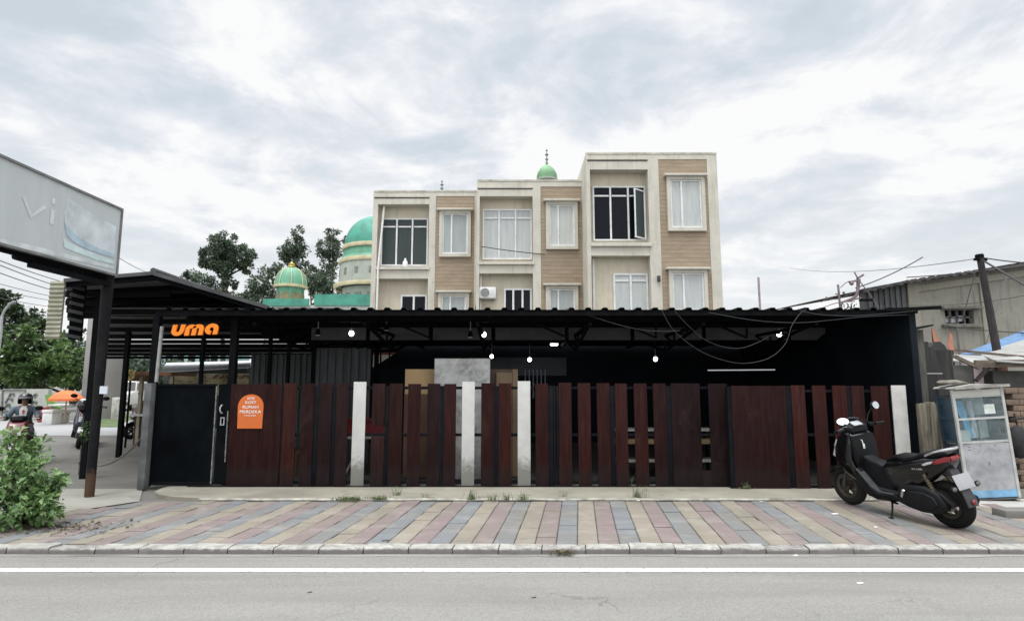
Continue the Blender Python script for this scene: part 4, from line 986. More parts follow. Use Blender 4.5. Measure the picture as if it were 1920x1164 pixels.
# end cladding panel of the left eave
m = MB(); a_, c_ = P(95,530,Yf), P(122,530,Yf); zt_, zb_ = Z_(527,Yf), Z_(635,Yf); n = 13
for i in range(n):
    z = zb_+(zt_-zb_)*i/n; h = (zt_-zb_)/n; m.prism([(Yf-.0, z), (Yf-.018, z+h*.5), (Yf, z+h), (Yf+.03, z+h), (Yf+.03, z)], a_.x, c_.x, lambda u, v, w: (v, u, w))
m.build('eave_panel', M('yellowed_sheet', (.27,.27,.20), .7, .25, 3, dirt=(.16,.15,.12), dirt_amt=.5), shed, smooth=20)
m = MB(); x1_ = X_(153,560,Yf+.25)
for i in range(7):
    z = zb_+(zt_-zb_)*(i+.5)/7; m.bar((c_.x+.03, Yf+.1, z), (x1_, Yf+.3, z-.03), .02, .055)
m.build('louvre', M('louvre_grey', (.07,.07,.072), .7, .3), shed)
m = MB(); m.bar((c_.x+.03, Yf+.14, (zt_+zb_)/2), (x1_, Yf+.34, (zt_+zb_)/2), .02, zt_-zb_); m.build('louvre_back', black, shed)
for q, Y, rr, zt_ in (((157,897),10.1,.05,3.3), ((222,857),12.6,.045,3.35)):
    p = G(q[0], q[1], -.02); m = MB(); m.box(p.x-rr, p.x+rr, p.y-rr, p.y+rr, -.02, zt_-.1); m.build('post', black, shed)
m = MB(); a_, c_ = P(304,612,9.28), P(293,716,9.28); m.tube([a_, c_], .028, 8); tag(m.build('galvanised_pipe', M('galv', (.34,.34,.34), .5, .3, 8)), 'slim galvanised pipe standing behind black gate below orange letters', 'pipe')
m = MB(); p = G(152, 890, -.02); m.tube([(p.x, p.y, -.02), (p.x, p.y, .5)], .045, 8); m.lathe([(.05,.18),(.06,.19),(.06,.22),(.05,.23)], 8, Matrix.Translation((p.x,p.y,0))); tag(m.build('stub_post', M('stub_rust', (.06,.05,.04), .8, .4, 8)), 'short dark stub post beside the shed pole', 'post')
m = MB(); m.tube(catenary(P(183,873,9.6), P(264,822,9.3), .10), .014, 6); tag(m.build('barrier_chain', M('chain_grey', (.10,.09,.08), .7, .4, 30)), 'slack chain between billboard pole and concrete gatepost', 'chain')

# ------------------------------------------------------------------ billboard
bb = thing('billboard', 'faded grey billboard on black steel pole at the left edge', 'billboard', (-6.03, 8.57, 0))
polem = M('pole_dark', (.011,.011,.0125), .8, .35, 5, dirt=(.035,.025,.021), dirt_amt=.6, bump=.1, spec=.2)
def rustpole():
    m, nt, b = newmat('pole_rusting'); v = texco(nt)
    c = ramp(nt, noisef(nt, v, 5, 5, .6), [(.3, (.007,.007,.008)), (.55, (.011,.011,.0125)), (.75, (.022,.019,.018))])
    c = mixc(nt, ramp(nt, noisef(nt, v, 9, 6, .7, .5), [(.6, (0,0,0)), (.7, (.7,)*3)]), c, (.045,.028,.02))
    sp = nt.nodes.new('ShaderNodeSeparateXYZ'); L(nt, v, sp.inputs[0])
    h = N(nt, 'ShaderNodeMath', operation='MULTIPLY_ADD'); L(nt, noisef(nt, v, 11, 6, .75), h.inputs[0]); h.inputs[1].default_value = -.55; L(nt, sp.outputs['Z'], h.inputs[2])
    c = mixc(nt, ramp(nt, h.outputs[0], [(.0, (.9,)*3), (.12, (0,0,0))]), c, (.085,.052,.034))    # rust creeping up from the ground
    L(nt, c, b.inputs['Base Color']); b.inputs['Roughness'].default_value = .85; b.inputs['Specular IOR Level'].default_value = .15; return m
polem = rustpole()
m = MB(); m.tube([(-6.04, 8.57, -.02), (-6.04, 8.57, 1.2), (-6.04, 8.57, 3.25)], [.062,.064,.078], 12); pl = m.build('pole', polem, bb)
m = MB(); p = P(188,731,8.4); m.box(p.x-.055, p.x+.055, 8.465, 8.478, p.z-.055, p.z+.055); m.build('sticker', M('sticker_pale', (.55,.6,.66), .6, .15, 8), pl)
PX, PY0, PY1, PZ0, PZ1 = -5.95, 5.2, 8.62, 3.19, 4.24
m = MB(); m.box(PX-.09, PX-.004, PY0, PY1, PZ0, PZ1); m.build('cabinet', M('bb_cabinet', (.10,.10,.10), .6, .2), bb)
def fadedpanel():
    m, nt, b = newmat('faded_print'); v = texco(nt)
    a = ramp(nt, noisef(nt, texco(nt, (1,1.2,.5)), 1.6, 5, .6, .5), [(.3, (.46,.495,.50)), (.7, (.54,.575,.58))])
    s_ = noisef(nt, texco(nt, (1,9,.35)), 1.7, 6, .7); a = mixc(nt, ramp(nt, s_, [(.5,(0,0,0)),(.75,(.45,)*3)]), a, (.44,.45,.45))
    L(nt, a, b.inputs['Base Color']); b.inputs['Roughness'].default_value = .7; b.inputs['Specular IOR Level'].default_value = .2; return m
m = MB(); m.box(PX-.003, PX, PY0+.03, PY1-.03, PZ0+.03, PZ1-.03); face = m.build('print_face', fadedpanel(), bb)
m = MB()
for y0, y1, z0, z1 in ((PY0,PY1,PZ1-.03,PZ1),(PY0,PY1,PZ0,PZ0+.03),(PY0,PY0+.03,PZ0+.03,PZ1-.03),(PY1-.03,PY1,PZ0+.03,PZ1-.03)): m.box(PX-.003, PX+.02, y0, y1, z0, z1)
m.build('frame', M('bb_frame', (.17,.17,.17), .6, .25), bb)
def onface(px, py, off=.004):
    r = ray(px, py); k_ = (PX+off)/r.x; return Vector((PX+off, r.y*k_, CAMZ+r.z*k_))
def patch(pts, mat, name, off): m = MB(); m.poly([onface(a_, c_, off) for a_, c_ in pts]); return m.build(name, mat, face)
patch([(128,372),(120,395),(122,430),(135,448),(160,462),(190,474),(214,482),(217,440),(218,425),(200,415),(170,400),(150,385)], M('ghost_pale', (.55,.60,.625), .4, .2, 3), 'pale_shape', .003)
patch([(120,415),(126,443),(140,455),(165,468),(195,478),(214,483),(214,476),(190,467),(165,455),(146,444),(133,432)], M('ghost_blue', (.38,.50,.57), .4, .25, 3), 'blue_swoosh', .005)
patch([(118,444),(126,452),(150,465),(185,478),(214,489),(214,496),(180,487),(145,474),(120,464)], M('ghost_teal', (.53,.64,.65), .4, .2, 3), 'teal_band', .004)
ghost = M('ghost_letter', (.60,.63,.64), .4, .1, 3)
patch([(41,368),(49,370),(60,402),(57,410)], ghost, 'ghost_letter', .004); patch([(57,410),(60,402),(82,384),(88,390)], ghost, 'ghost_letter', .005)
patch([(96,392),(103,394),(100,422),(93,419)], ghost, 'ghost_letter', .004); patch([(98,371),(104,373),(103,384),(97,382)], ghost, 'ghost_letter', .004)
patch([(0,447),(60,460),(120,475),(214,499),(214,505),(120,484),(60,470),(0,457)], M('ghost_band', (.56,.60,.60), .4, .2, 3), 'bottom_band', .004)
m = MB(); m.tube([(-6.06, 6.95, 3.135), (-6.06, 8.5, 3.10)], .045, 8); m.bar((-6.0, 7.1, 3.06), (-6.0, 8.55, 3.06), .06, .06)
for y in (7.2, 7.6, 8.0, 8.4): m.bar((-6.03, y, 3.1), (-6.03, y, 3.19), .04)
m.bar((-6.04, PY0, 3.165), (-6.04, PY1, 3.165), .05, .05); m.build('lamp_bar', black, bb)
# ------------------------------------------------------------------ scooters
def interp(tab, x):
    if x <= tab[0][0]: return tab[0][1]
    for (a, p), (b, q) in zip(tab, tab[1:]):
        if x <= b: return p+(q-p)*(x-a)/(b-a)
    return tab[-1][1]
tyre = M('tyre_rubber', (.009,.009,.009), .85, .3, 8, dirt=(.04,.037,.033), dirt_amt=.5, spec=.2)
plast = M('matt_black_plastic', (.006,.0065,.0075), .5, .2, 6, dirt=(.018,.0175,.017), dirt_amt=.35, spec=.16)
leath = M('seat_vinyl', (.0045,.0045,.0052), .42, .2, 12, bump=.15, bscale=120, spec=.2)
redl = M('tail_lens_red', (.19,.004,.007), .15, .1, 3, coat=.6); clearl = M('clear_lens', (.45,.45,.45), .15, .2, 14, coat=.6)
amber = M('amber_lens', (.40,.12,.02), .2, .1, 3); plate_m = M('plate_pale', (.31,.31,.32), .5, .06, 4)
chrome = M('steel_bright', (.55,.55,.55), .25, .1, 6, metal=.8); mirr = M('mirror_glass', (.9,.9,.92), .03, 0, metal=1)
def scooter(name, label, loc, heading, lean, paint, panel, rim, group=None, full=True, windscreen=True):
    t = thing(name, label, 'scooter', loc, (lean, 0, heading), group)
    TAIL = ('rear_fairing','seat','grab_rail','tail_light','rear_indicator','tail_cap','rear_mudguard','number_plate','signal_stalk','signal_lens','reflector','side_panel')
    def B(mb, nm, mt, par=None, sm=40):
        if nm in TAIL:
            for v in mb.bm.verts:
                if v.co.x < .15: v.co.x = .15+(v.co.x-.15)*.72
        return _b(mb, nm, mt, par, sm)
    _b = lambda mb, nm, mt, par=None, sm=40: mb.build(nm, mt, par or t, world=False, smooth=sm, recalc=True)
    wid = [(-.26,.50),(-.1,.72),(.1,.95),(.4,1.0),(.6,.80),(.68,.62)]
    # wheels
    for u, ro, rt in ((0,.262,.064), (1.335,.252,.056)):
        m = MB(); m.torus((u,0,ro), ro-rt, rt, seg=40, sub=12); wh = B(m, 'wheel', tyre)
        Tm = Matrix.Translation((u,0,ro)) @ Matrix.Rotation(R(90),4,'X')
        m = MB(); ri = ro-2*rt+.012
        m.lathe([(ri-.03,-.035),(ri+.004,-.045),(ri+.012,-.035),(ri+.0,-.015),(ri-.004,.015),(ri+.012,.035),(ri+.004,.045),(ri-.03,.035),(ri-.034,.0),(ri-.03,-.035)], 32, Tm)
        m.lathe([(0,-.055),(.042,-.055),(.048,-.04),(.048,.04),(.042,.055),(0,.055)], 16, Tm)
        for i in range(5):
            a = i*2*math.pi/5+.3
            for da in (-.16,.16): m.bar((u+.035*math.cos(a), 0, ro+.035*math.sin(a)), (u+(ri-.02)*math.cos(a+da), 0, ro+(ri-.02)*math.sin(a+da)), .026, .020)
        B(m, 'rim', rim, wh)
        m = MB(); s_ = .05 if u else -.05; m.lathe([(.06,s_),(.10 if u else .085,s_),(.10 if u else .085,s_+.004),(.06,s_+.004),(.06,s_)], 24, Tm); B(m, 'brake_disc', chrome, wh)
    # rear bodywork
    m = MB(); m.prism([(-.26,.745),(-.22,.80),(.10,.785),(.35,.715),(.60,.675),(.70,.60),(.68,.42),(.56,.335),(.40,.335),(.22,.435),(.04,.535),(-.16,.655)], -.19, .19, lambda u,v,w: (u, v*interp(wid,u)*interp([(.38,.72),(.6,1),(.8,.86)],w), w), .045); B(m, 'rear_fairing', paint)
    m = MB()
    for s_ in (1,-1): m.prism([(-.12,.735),(.10,.735),(.40,.665),(.52,.60),(.34,.645),(.12,.70)], s_*.172, s_*.196, lambda u,v,w: (u, v*interp(wid,u)*.97, w), .008)
    B(m, 'side_panel', panel)
    m = MB(); m.prism([(.66,.655),(.61,.715),(.50,.765),(.34,.765),(.24,.785),(.13,.838),(-.04,.858),(-.20,.868),(-.25,.845),(-.21,.80),(.10,.772),(.35,.70),(.58,.652)], -.155, .155, lambda u,v,w: (u, v*interp([(-.22,.55),(0,.85),(.2,1.0),(.4,.95),(.62,.55)],u), w), .038); B(m, 'seat', leath)
    m = MB(); m.tube(smoothpath([(.06,.135,.81),(-.10,.135,.862),(-.24,.09,.890),(-.29,0,.894),(-.24,-.09,.890),(-.10,-.135,.862),(.06,-.135,.81)], 5), .014, 8); B(m, 'grab_rail', chrome if full else plast)
    for s_ in (1,-1):
        tw = lambda u,v,w: (u, v*interp([(-.28,.48),(-.2,.62),(-.1,.80),(.1,1.0)],u), w)
        m = MB(); m.prism([(-.275,.815),(-.26,.765),(-.12,.728),(-.05,.735),(-.07,.762),(-.2,.808)], s_*.135, s_*.190, tw, .010); B(m, 'tail_light', redl)
        m = MB(); m.prism([(-.048,.735),(.07,.700),(.10,.715),(.03,.742),(-.066,.762)], s_*.152, s_*.184, tw, .006); B(m, 'rear_indicator', clearl)
    m = MB(); m.prism([(-.262,.815),(-.285,.79),(-.262,.76),(-.2,.78)], -.062, .062, None, .01); B(m, 'tail_cap', redl)
    # step-through
    m = MB(); m.prism([(.64,.66),(.69,.60),(.76,.635),(.86,.655),(.97,.70),(1.03,.78),(1.08,.62),(1.0,.42),(.82,.30),(.55,.30),(.55,.55)], -.105, .105, lambda u,v,w: (u, v*interp([(.3,1.15),(.5,1),(.66,.8)],w), w), .035); B(m, 'centre_tunnel', plast)
    m = MB(); m.prism([(1.00,.955),(1.05,1.0),(1.15,1.0),(1.25,.93),(1.35,.78),(1.405,.665),(1.37,.575),(1.27,.545),(1.18,.47),(1.10,.40),(1.0,.345),(.93,.36),(.985,.50),(1.035,.66),(1.02,.82)], -.228, .228, lambda u,v,w: (u, v*interp([(.95,1.0),(1.15,.98),(1.28,.78),(1.41,.35)],u)*interp([(.35,.74),(.5,.95),(.66,1.02),(.85,.95),(1.0,.72)],w), w), .05); B(m, 'front_cowl', paint)
    m = MB(); m.prism([(.985,.95),(1.03,.96),(1.035,.80),(1.02,.66),(.975,.56),(.955,.66),(.965,.82)], -.185, .185, None, .02); B(m, 'inner_leg_shield', plast)
    for s_ in (1,-1):
        m = MB(); m.prism([(1.05,.50),(.98,.565),(.80,.35),(.70,.305),(.48,.31),(.45,.245),(.74,.215),(.88,.255),(1.02,.40)], s_*.105, s_*.235, lambda u,v,w: (u, v*interp([(.45,.85),(.7,1),(1.05,.86)],u), w), .022); fb = B(m, 'footboard', plast)
        m = MB(); m.prism([(.985,.553),(.80,.352),(.70,.309),(.52,.309),(.52,.316),(.697,.317),(.795,.36),(.98,.561)], s_*.125, s_*.218, None, 0); B(m, 'foot_mat', M('foot_mat_grey', (.035,.036,.038), .8, .2, 14, bump=.4, bscale=90), fb)
    m = MB(); m.prism([(1.08,.42),(.92,.215),(.60,.195),(.44,.24),(.5,.34),(.9,.36)], -.17, .17, None, .04); B(m, 'belly_pan', plast)
    # engine, drive case
    m = MB(); m.prism([(.48,.23),(.47,.39),(.35,.455),(.12,.472),(-.03,.415),(-.10,.315),(-.075,.225),(.02,.175),(.2,.165),(.36,.19)], .07, .205, None, .042)
    m.prism([(.40,.25),(.39,.35),(.30,.395),(.13,.405),(.02,.365),(-.02,.29),(.04,.225),(.2,.215),(.33,.225)], .19, .219, None, .016)
    for q in range(4): m.bar((.36-.085*q, .214, .25), (.33-.085*q, .214, .375), .016, .014)
    B(m, 'drive_case', M('case_grey_black', (.008,.0085,.0095), .5, .2, 8, dirt=(.022,.021,.02), dirt_amt=.5, spec=.2))
    m = MB(); m.prism([(.30,.445),(.16,.47),(-.04,.425),(-.155,.33),(-.165,.285),(-.12,.30),(-.03,.37),(.14,.43)], .06, .185, None, .02); B(m, 'air_box', plast)
    m = MB(); m.prism([(.45,.22),(.45,.42),(.20,.44),(.18,.22)], -.14, .07, None, .03); B(m, 'engine_block', M('engine_grey', (.04,.04,.04), .5, .3, 10))
    for s_ in (1,-1):
        m = MB(); a_, c_ = Vector((.0,s_*.165,.34)), Vector((.13,s_*.15,.60)); m.tube([a_, c_], .014, 8)
        hel = [a_.lerp(c_, .15+.75*i/60)+Vector((.024*math.cos(i*.84), .024*math.sin(i*.84), 0)) for i in range(61)]; m.tube(hel, .005, 5); B(m, 'rear_shock', M('shock_bronze', (.10,.08,.045), .4, .2))
    m = MB(); m.tube([(.42,-.15,.19),(.25,-.17,.2)], .02, 8); m.tube([(.25,-.185,.21),(.18,-.19,.23),(-.08,-.195,.285),(-.15,-.195,.30)], [.03,.06,.066,.05], 14); ex_ = B(m, 'exhaust', plast)
    m = MB(); m.prism([(.16,.275),(-.09,.33),(-.11,.27),(.14,.19)], -.255, -.262, None, 0); B(m, 'heat_guard', chrome, ex_)
    # rear mudguard, plate, indicators
    m = MB(); m.prism([(.05,.62),(-.12,.69),(-.22,.66),(-.31,.52),(-.40,.36),(-.425,.285),(-.395,.275),(-.34,.39),(-.25,.52),(-.15,.60)], -.055, .055, lambda u,v,w: (u, v*interp([(-.42,1.5),(-.3,1.1),(0,1.0)],u), w), .012); rf = B(m, 'rear_mudguard', M('mudguard_grey', (.03,.031,.035), .55, .2, 5))
    Tm = Matrix.Translation((-.335,0,.545)) @ Matrix.Rotation(R(28),4,'Y')
    m = MB(); m.box(-.004,.004,-.125,.125,-.085,.085,.003,Tm); B(m, 'number_plate', plate_m, rf)
    m = MB(); m.sphere((-.43,0,.33), .03, 12, 8, (.6,1,1)); B(m, 'reflector', redl, rf)
    for s_ in (1,-1):
        m = MB(); m.tube([(-.29,s_*.05,.50),(-.33,s_*.15,.49)], .010, 6); m.sphere((-.345,s_*.18,.49), .036, 12, 8, (.8,1.2,.9)); si = B(m, 'signal_stalk', plast, rf)
        m = MB(); m.sphere((-.362,s_*.18,.49), .027, 12, 8, (.8,1.2,.9)); B(m, 'signal_lens', M('signal_dim', (.10,.09,.085), .25, .1) if full else amber, si)
    # front end
    m = MB(); a0, a1 = 38, 150; o = [(1.335+.285*math.cos(R(a)), .252+.285*math.sin(R(a))) for a in range(a0, a1, 9)] + [(1.335+.262*math.cos(R(a)), .252+.262*math.sin(R(a))) for a in range(a1-9, a0-9, -9)]
    m.prism(o, -.078, .078, None, .006); B(m, 'front_mudguard', panel if not full else plast)
    for s_ in (1,-1):
        m = MB(); m.tube([(1.335,s_*.088,.252),(1.30,s_*.088,.36)], .024, 10); m.tube([(1.30,s_*.088,.36),(1.19,s_*.088,.66)], .017, 10); B(m, 'fork', M('fork_grey', (.035,.035,.036), .4, .2))
        hl = MB(); hl.prism([(1.352,.79),(1.412,.665),(1.37,.64),(1.30,.72),(1.31,.78)], s_*.045, s_*.115, None, .012); B(hl, 'headlight', clearl)
        hi = MB(); hi.prism([(1.30,.885),(1.355,.79),(1.31,.80),(1.25,.90)], s_*.10, s_*.128, None, .008); B(hi, 'front_indicator', clearl if full else amber)
    m = MB(); m.prism([(1.01,1.0),(1.015,1.055),(1.10,1.105),(1.19,1.09),(1.22,1.02),(1.14,.965),(1.05,.96)], -.16, .16, lambda u,v,w: (u, v*interp([(1.0,.9),(1.1,1),(1.22,.6)],u), w), .025); B(m, 'headset', plast)
    Tm = Matrix.Translation((1.055,0,1.089)) @ Matrix.Rotation(R(-28),4,'Y')
    m = MB(); m.box(-.045,.045,-.075,.075,-.004,.012,.012,Tm); B(m, 'speedometer', M('dial_pale', (.30,.31,.32), .25, .25, 16))
    m = MB(); m.tube(smoothpath([(1.00,.375,1.045),(1.03,.25,1.055),(1.08,.10,1.045),(1.08,-.10,1.045),(1.03,-.25,1.055),(1.00,-.375,1.045)], 4), .0125, 8); hb = B(m, 'handlebar', plast)
    for s_ in (1,-1):
        m = MB(); m.tube([(1.012,s_*.27,1.053),(.998,s_*.385,1.044)], .021, 10); m.tube([(.998,s_*.385,1.044),(.996,s_*.398,1.043)], .024, 10); B(m, 'grip', leath, hb)
        m = MB(); m.tube([(1.045,s_*.22,1.05),(1.075,s_*.27,1.05),(1.065,s_*.37,1.04)], .007, 6); B(m, 'brake_lever', chrome if not full else plast, hb)
        m = MB(); m.box(1.0,1.06,s_*.20-.03,s_*.20+.03,1.035,1.08,.01); B(m, 'switch_block', plast, hb)
        # the left mirror is turned down beside the screen
        if s_ == 1 and full: c_ = Vector((1.13,.135,1.125)); q = [(1.08,.10,1.06), (1.15,.12,1.09), tuple(c_+Vector((.045,0,-.01)))]; rot_ = Matrix.Rotation(R(-35),4,'Z') @ Matrix.Rotation(R(30),4,'Y')
        else: c_ = Vector((1.03,s_*.345,1.275)); q = [(1.06,s_*.19,1.07), (1.075,s_*.25,1.17), tuple(c_+Vector((.025,-s_*.02,-.02)))]; rot_ = Matrix.Rotation(R(s_*-14),4,'Z') @ Matrix.Rotation(R(14),4,'Y')
        m = MB(); m.tube(smoothpath(q, 5), .008, 7); b = MB(); b.sphere((0,0,0), .078, 18, 12, (.28,1.0,.68)); m.add(b.bm, Matrix.Translation(c_) @ rot_ @ Matrix.Translation((.017,0,0))); mr_ = B(m, 'mirror', plast)
        b = MB(); b.lathe([(0,0),(.071,0),(.071,.003),(0,.004)], 22, Matrix.Translation(c_) @ rot_ @ Matrix.Translation((-.008,0,0)) @ Matrix.Diagonal((1,1,.68,1)) @ Matrix.Rotation(R(-90),4,'Y')); B(b, 'mirror_glass', mirr, mr_)
    if windscreen:
        m = MB(); n = 8
        pts = [[( 1.24-.10*j/4-.035*(abs(i-n/2)/(n/2))**2, (-.13+.26*i/n)*(1-.12*j/4), .965+.20*j/4-.02*(abs(i-n/2)/(n/2))**2*(j/4)) for i in range(n+1)] for j in range(5)]
        for j in range(4):
            for i in range(n): m.poly([pts[j][i], pts[j][i+1], pts[j+1][i+1], pts[j+1][i]])
        o_ = m.build('windscreen', M('smoked_screen', (.03,.032,.036), .08, .05, 3, coat=.5), t, world=False); sm_ = o_.modifiers.new('thickness', 'SOLIDIFY'); sm_.thickness = .004
    m = MB(); m.tube([(.60,.14,.235),(.57,.20,.13),(.545,.268,.045)], .011, 7); m.tube([(.575,.268,.042),(.52,.268,.042)], .013, 6); m.tube([(.61,.15,.2),(.52,.16,.2)], .012, 6); B(m, 'side_stand', plast)
    m = MB(); m.tube([(.40,.20,.33),(.345,.235,.40)], .012, 6); m.bar((.40,.212,.31),(.36,.222,.40),.02,.03); B(m, 'passenger_peg', chrome)
    for s_ in (1,-1):
        m = MB(); m.tube(smoothpath([(1.05,s_*.21,1.05),(1.13,s_*.20,1.10),(1.19,s_*.13,1.07),(1.20,s_*.08,.99)], 5), .005, 5); B(m, 'cable', plast)
    if full:
        m = MB(); m.tube([(1.0,.05,.90),(.965,.05,.89),(.955,.05,.84)], .006, 6); m.box(.945,.953,.035,.065,.785,.845,.003); B(m, 'key', M('key_tag', (.6,.6,.58), .4, .1))
        m = MB()
        for k_ in range(6):
            u = .22-.022*k_; pth = [(u+.008*math.sin(i*1.3+k_), .190, .655+.007*k_*.3+.010*math.sin(i*2.1+k_*2)) for i in range(4)]; m.tube(smoothpath(pth, 2), .0022, 4)
        B(m, 'side_emblem', M('emblem_silver', (.42,.40,.36), .3, .1))
    return t
glossk = M('gloss_black_paint', (.004,.004,.005), .22, .2, 3, coat=.45, spec=.3, dirt=(.012,.0115,.011), dirt_amt=.35)
satk = M('satin_black_panel', (.008,.0085,.010), .3, .2, 3, coat=.2, spec=.3)
bronze = M('rim_bronze', (.040,.030,.021), .5, .25, 8); rimk = M('rim_black', (.03,.03,.03), .4, .2, 8)
pr, pf = Vector((4.93, 6.72, 0)), Vector((4.53, 8.01, 0)); hd = math.atan2((pf-pr).y, (pf-pr).x)
scooter('scooter', 'black scooter leaning on its side stand before the right plank gate', (pr.x, pr.y, .004), hd, R(-8), glossk, satk, bronze)

# ------------------------------------------------------------------ food cart
base = G(1872, 941, -.01)
cart = thing('food_cart', 'grey metal food cart with glass display top beside the scooter', 'food cart', (base.x+.0, base.y+.22, -.01), (0, R(-3.6), R(-5)))
Wc, Dc = .325, .175
zc_ = lambda y: (943-y)/230*1.6
cb = lambda mb, n_, mt, par=None: mb.build(n_, mt, par or cart, world=False)
galv = M('cart_sheet', (.34,.345,.36), .55, .2, 3, dirt=(.17,.165,.16), dirt_amt=.75, dirt_scale=5, spec=.3)
calu = M('cart_aluminium', (.42,.43,.41), .45, .15, 6, dirt=(.3,.29,.25), dirt_amt=.4)
m = MB()
for sx in (-1,1): m.box(sx*Wc-.018, sx*Wc+.018, -Dc-.018, -Dc+.018, zc_(937), zc_(722))
for z in (zc_(737), zc_(781), zc_(827)): m.box(-Wc+.018, Wc-.018, -Dc-.014, -Dc+.014, z-.014, z+.014)
cb(m, 'frame', calu)
m = MB()
for sx in (-1,1): m.box(sx*Wc-.018, sx*Wc+.018, Dc-.018, Dc+.018, zc_(937), zc_(722))
for z in (zc_(737), zc_(781), zc_(827)):
    m.box(-Wc+.018, Wc-.018, Dc-.014, Dc+.014, z-.014, z+.014)
    for sx in (-1,1): m.box(sx*Wc-.014, sx*Wc+.014, -Dc+.018, Dc-.018, z-.014, z+.014)
cb(m, 'rear_frame', M('rear_frame_dark', (.03,.045,.06), .5, .3, 5))
m = MB(); m.box(-Wc+.018, Wc-.018, -Dc-.008, -Dc+.004, zc_(921), zc_(828)-.016); lp = cb(m, 'front_panel', galv)
for dx, dy_ in ((-.22,-.04),(-.07,-.03),(.12,-.035)):
    m = MB(); m.sphere((dx, -Dc-.009, zc_(830)+dy_), .009, 8, 6, (1,.4,1)); cb(m, 'screw', M('screw_dark', (.09,.085,.08), .6, .2), lp)
for q in ((-.245,-.205,.70,.708),(.0,.012,.49,.53)):
    m = MB(); m.box(q[0], q[1], -Dc-.010, -Dc-.0085, q[2], q[3]); cb(m, 'dent', M('screw_dark', (.09,.085,.08)), lp)
m = MB(); m.box(-Wc+.018, Wc-.018, -Dc-.010, -Dc+.004, zc_(935), zc_(921)-.001); cb(m, 'blue_strip', M('strip_blue', (.16,.33,.50), .55, .25, 5, dirt=(.35,.38,.40), dirt_amt=.6))
m = MB(); m.box(-Wc-.02, Wc+.05, -Dc-.03, Dc+.02, zc_(939), zc_(937)+.001); cb(m, 'base_tray', M('tray_dark', (.08,.08,.08), .6, .3))
m = MB(); m.box(-Wc+.018, Wc-.018, -Dc-.010, -Dc+.006, zc_(735)+.001, zc_(724)); cb(m, 'header_panel', M('header_white', (.48,.48,.44), .6, .12, 4))
sidep = M('side_blue', (.018,.045,.075), .25, .3, 3)
for sx in (-1,1):
    m = MB(); m.box(sx*Wc-.004, sx*Wc+.004, -Dc+.018, Dc-.018, zc_(935), zc_(830)-.016); cb(m, 'side_panel', M('side_dark', (.02,.025,.035), .5, .3, 3))
m = MB(); m.box(-Wc+.018, Wc-.018, Dc-.004, Dc+.004, zc_(935), zc_(828)-.016); cb(m, 'back_panel', galv)
m = MB(); m.prism([(-Wc-.02,1.555),(-Wc-.0,1.575),(-.1,1.60),(.15,1.595),(Wc+.06,1.575),(Wc+.07,1.55)], -Dc-.07, Dc+.04, None, 0); m.box(-Wc-.015, Wc+.07, -Dc-.085, -Dc-.07, 1.545, 1.582); cb(m, 'roof', M('cart_roof', (.33,.32,.29), .75, .3, 4, dirt=(.14,.125,.10), dirt_amt=.8))
for sx in (-1,1):
    for sy in (-1,1):
        m = MB(); m.bar((sx*(Wc-.05), sy*(Dc-.03), zc_(939)), (sx*(Wc-.04), sy*(Dc-.03), -.02), .035); cb(m, 'leg', M('cart_leg', (.03,.03,.03), .6, .3))
def clearglass():
    m, nt, b = newmat('shop_glass'); b.inputs['Base Color'].default_value = (.3,.36,.38,1); b.inputs['Roughness'].default_value = .04
    tr = nt.nodes.new('ShaderNodeBsdfTransparent'); tr.inputs[0].default_value = (.93,.97,.98,1); mx = nt.nodes.new('ShaderNodeMixShader')
    sc2 = ramp(nt, noisef(nt, texco(nt), 6, 5, .7), [(.35, (.80,)*3), (.75, (.93,)*3)]); L(nt, sc2, mx.inputs[0])
    L(nt, b.outputs[0], mx.inputs[1]); L(nt, tr.outputs[0], mx.inputs[2]); L(nt, mx.outputs[0], nt.nodes['Material Output'].inputs[0]); return m
cg = clearglass()
for z0, z1 in ((zc_(781)+.014, zc_(737)-.014), (zc_(827)+.014, zc_(781)-.014)):
    m = MB(); m.box(-Wc+.018, Wc-.018, -Dc-.003, -Dc+.003, z0, z1); cb(m, 'glass_pane', cg)
    for sx in (-1,1): m = MB(); m.box(sx*Wc-.003, sx*Wc+.003, -Dc+.018, Dc-.018, z0, z1); cb(m, 'side_glass', sidep if sx < 0 else cg)
    m = MB(); m.box(.0, Wc-.018, Dc-.003, Dc+.003, z0, z1); cb(m, 'back_door', M('door_pane', (.40,.44,.42), .3, .3, 4))
m = MB(); m.bar((.0,Dc-.012,zc_(827)), (.0,Dc-.012,zc_(737)), .03); m.bar((.18,Dc-.012,zc_(827)), (.18,Dc-.012,zc_(781)), .025); cb(m, 'door_frame', calu)
m = MB(); m.box(.06,.20,-Dc-.006,-Dc-.0035,zc_(773),zc_(754)); cb(m, 'price_paper', M('paper_pale', (.55,.60,.56), .7, .2, 12))
m = MB()   # blue cloth hung inside
cl = [(-.24,1.36),(-.12,1.37),(-.07,1.1),(-.03,.86),(-.11,.84),(-.14,1.05)]
m.prism(cl, -.02, .0, None, 0); ct = cb(m, 'blue_cloth', M('cloth_blue', (.16,.45,.70), .85, .3, 9, (6,6,.6)))
m = MB(); m.prism([(-.04,1.36),(.04,1.36),(.06,1.05),(.05,.84),(-.03,.84),(.0,1.05)], .03, .05, None, 0); cb(m, 'grey_cloth', M('cloth_grey', (.55,.55,.56), .85, .3, 9, (6,6,.6)))
m = MB(); m.box(-Wc+.03, Wc-.03, -Dc+.03, Dc-.03, zc_(829)-.03, zc_(829)-.018); m.box(-.28,-.14,-.12,.02,zc_(827),zc_(805)); cb(m, 'shelf', M('cart_shelf', (.5,.5,.46), .7, .2))
m = MB(); b = MB(); b.sphere((0,0,0), 1, 20, 10, (.21,.13,.045))
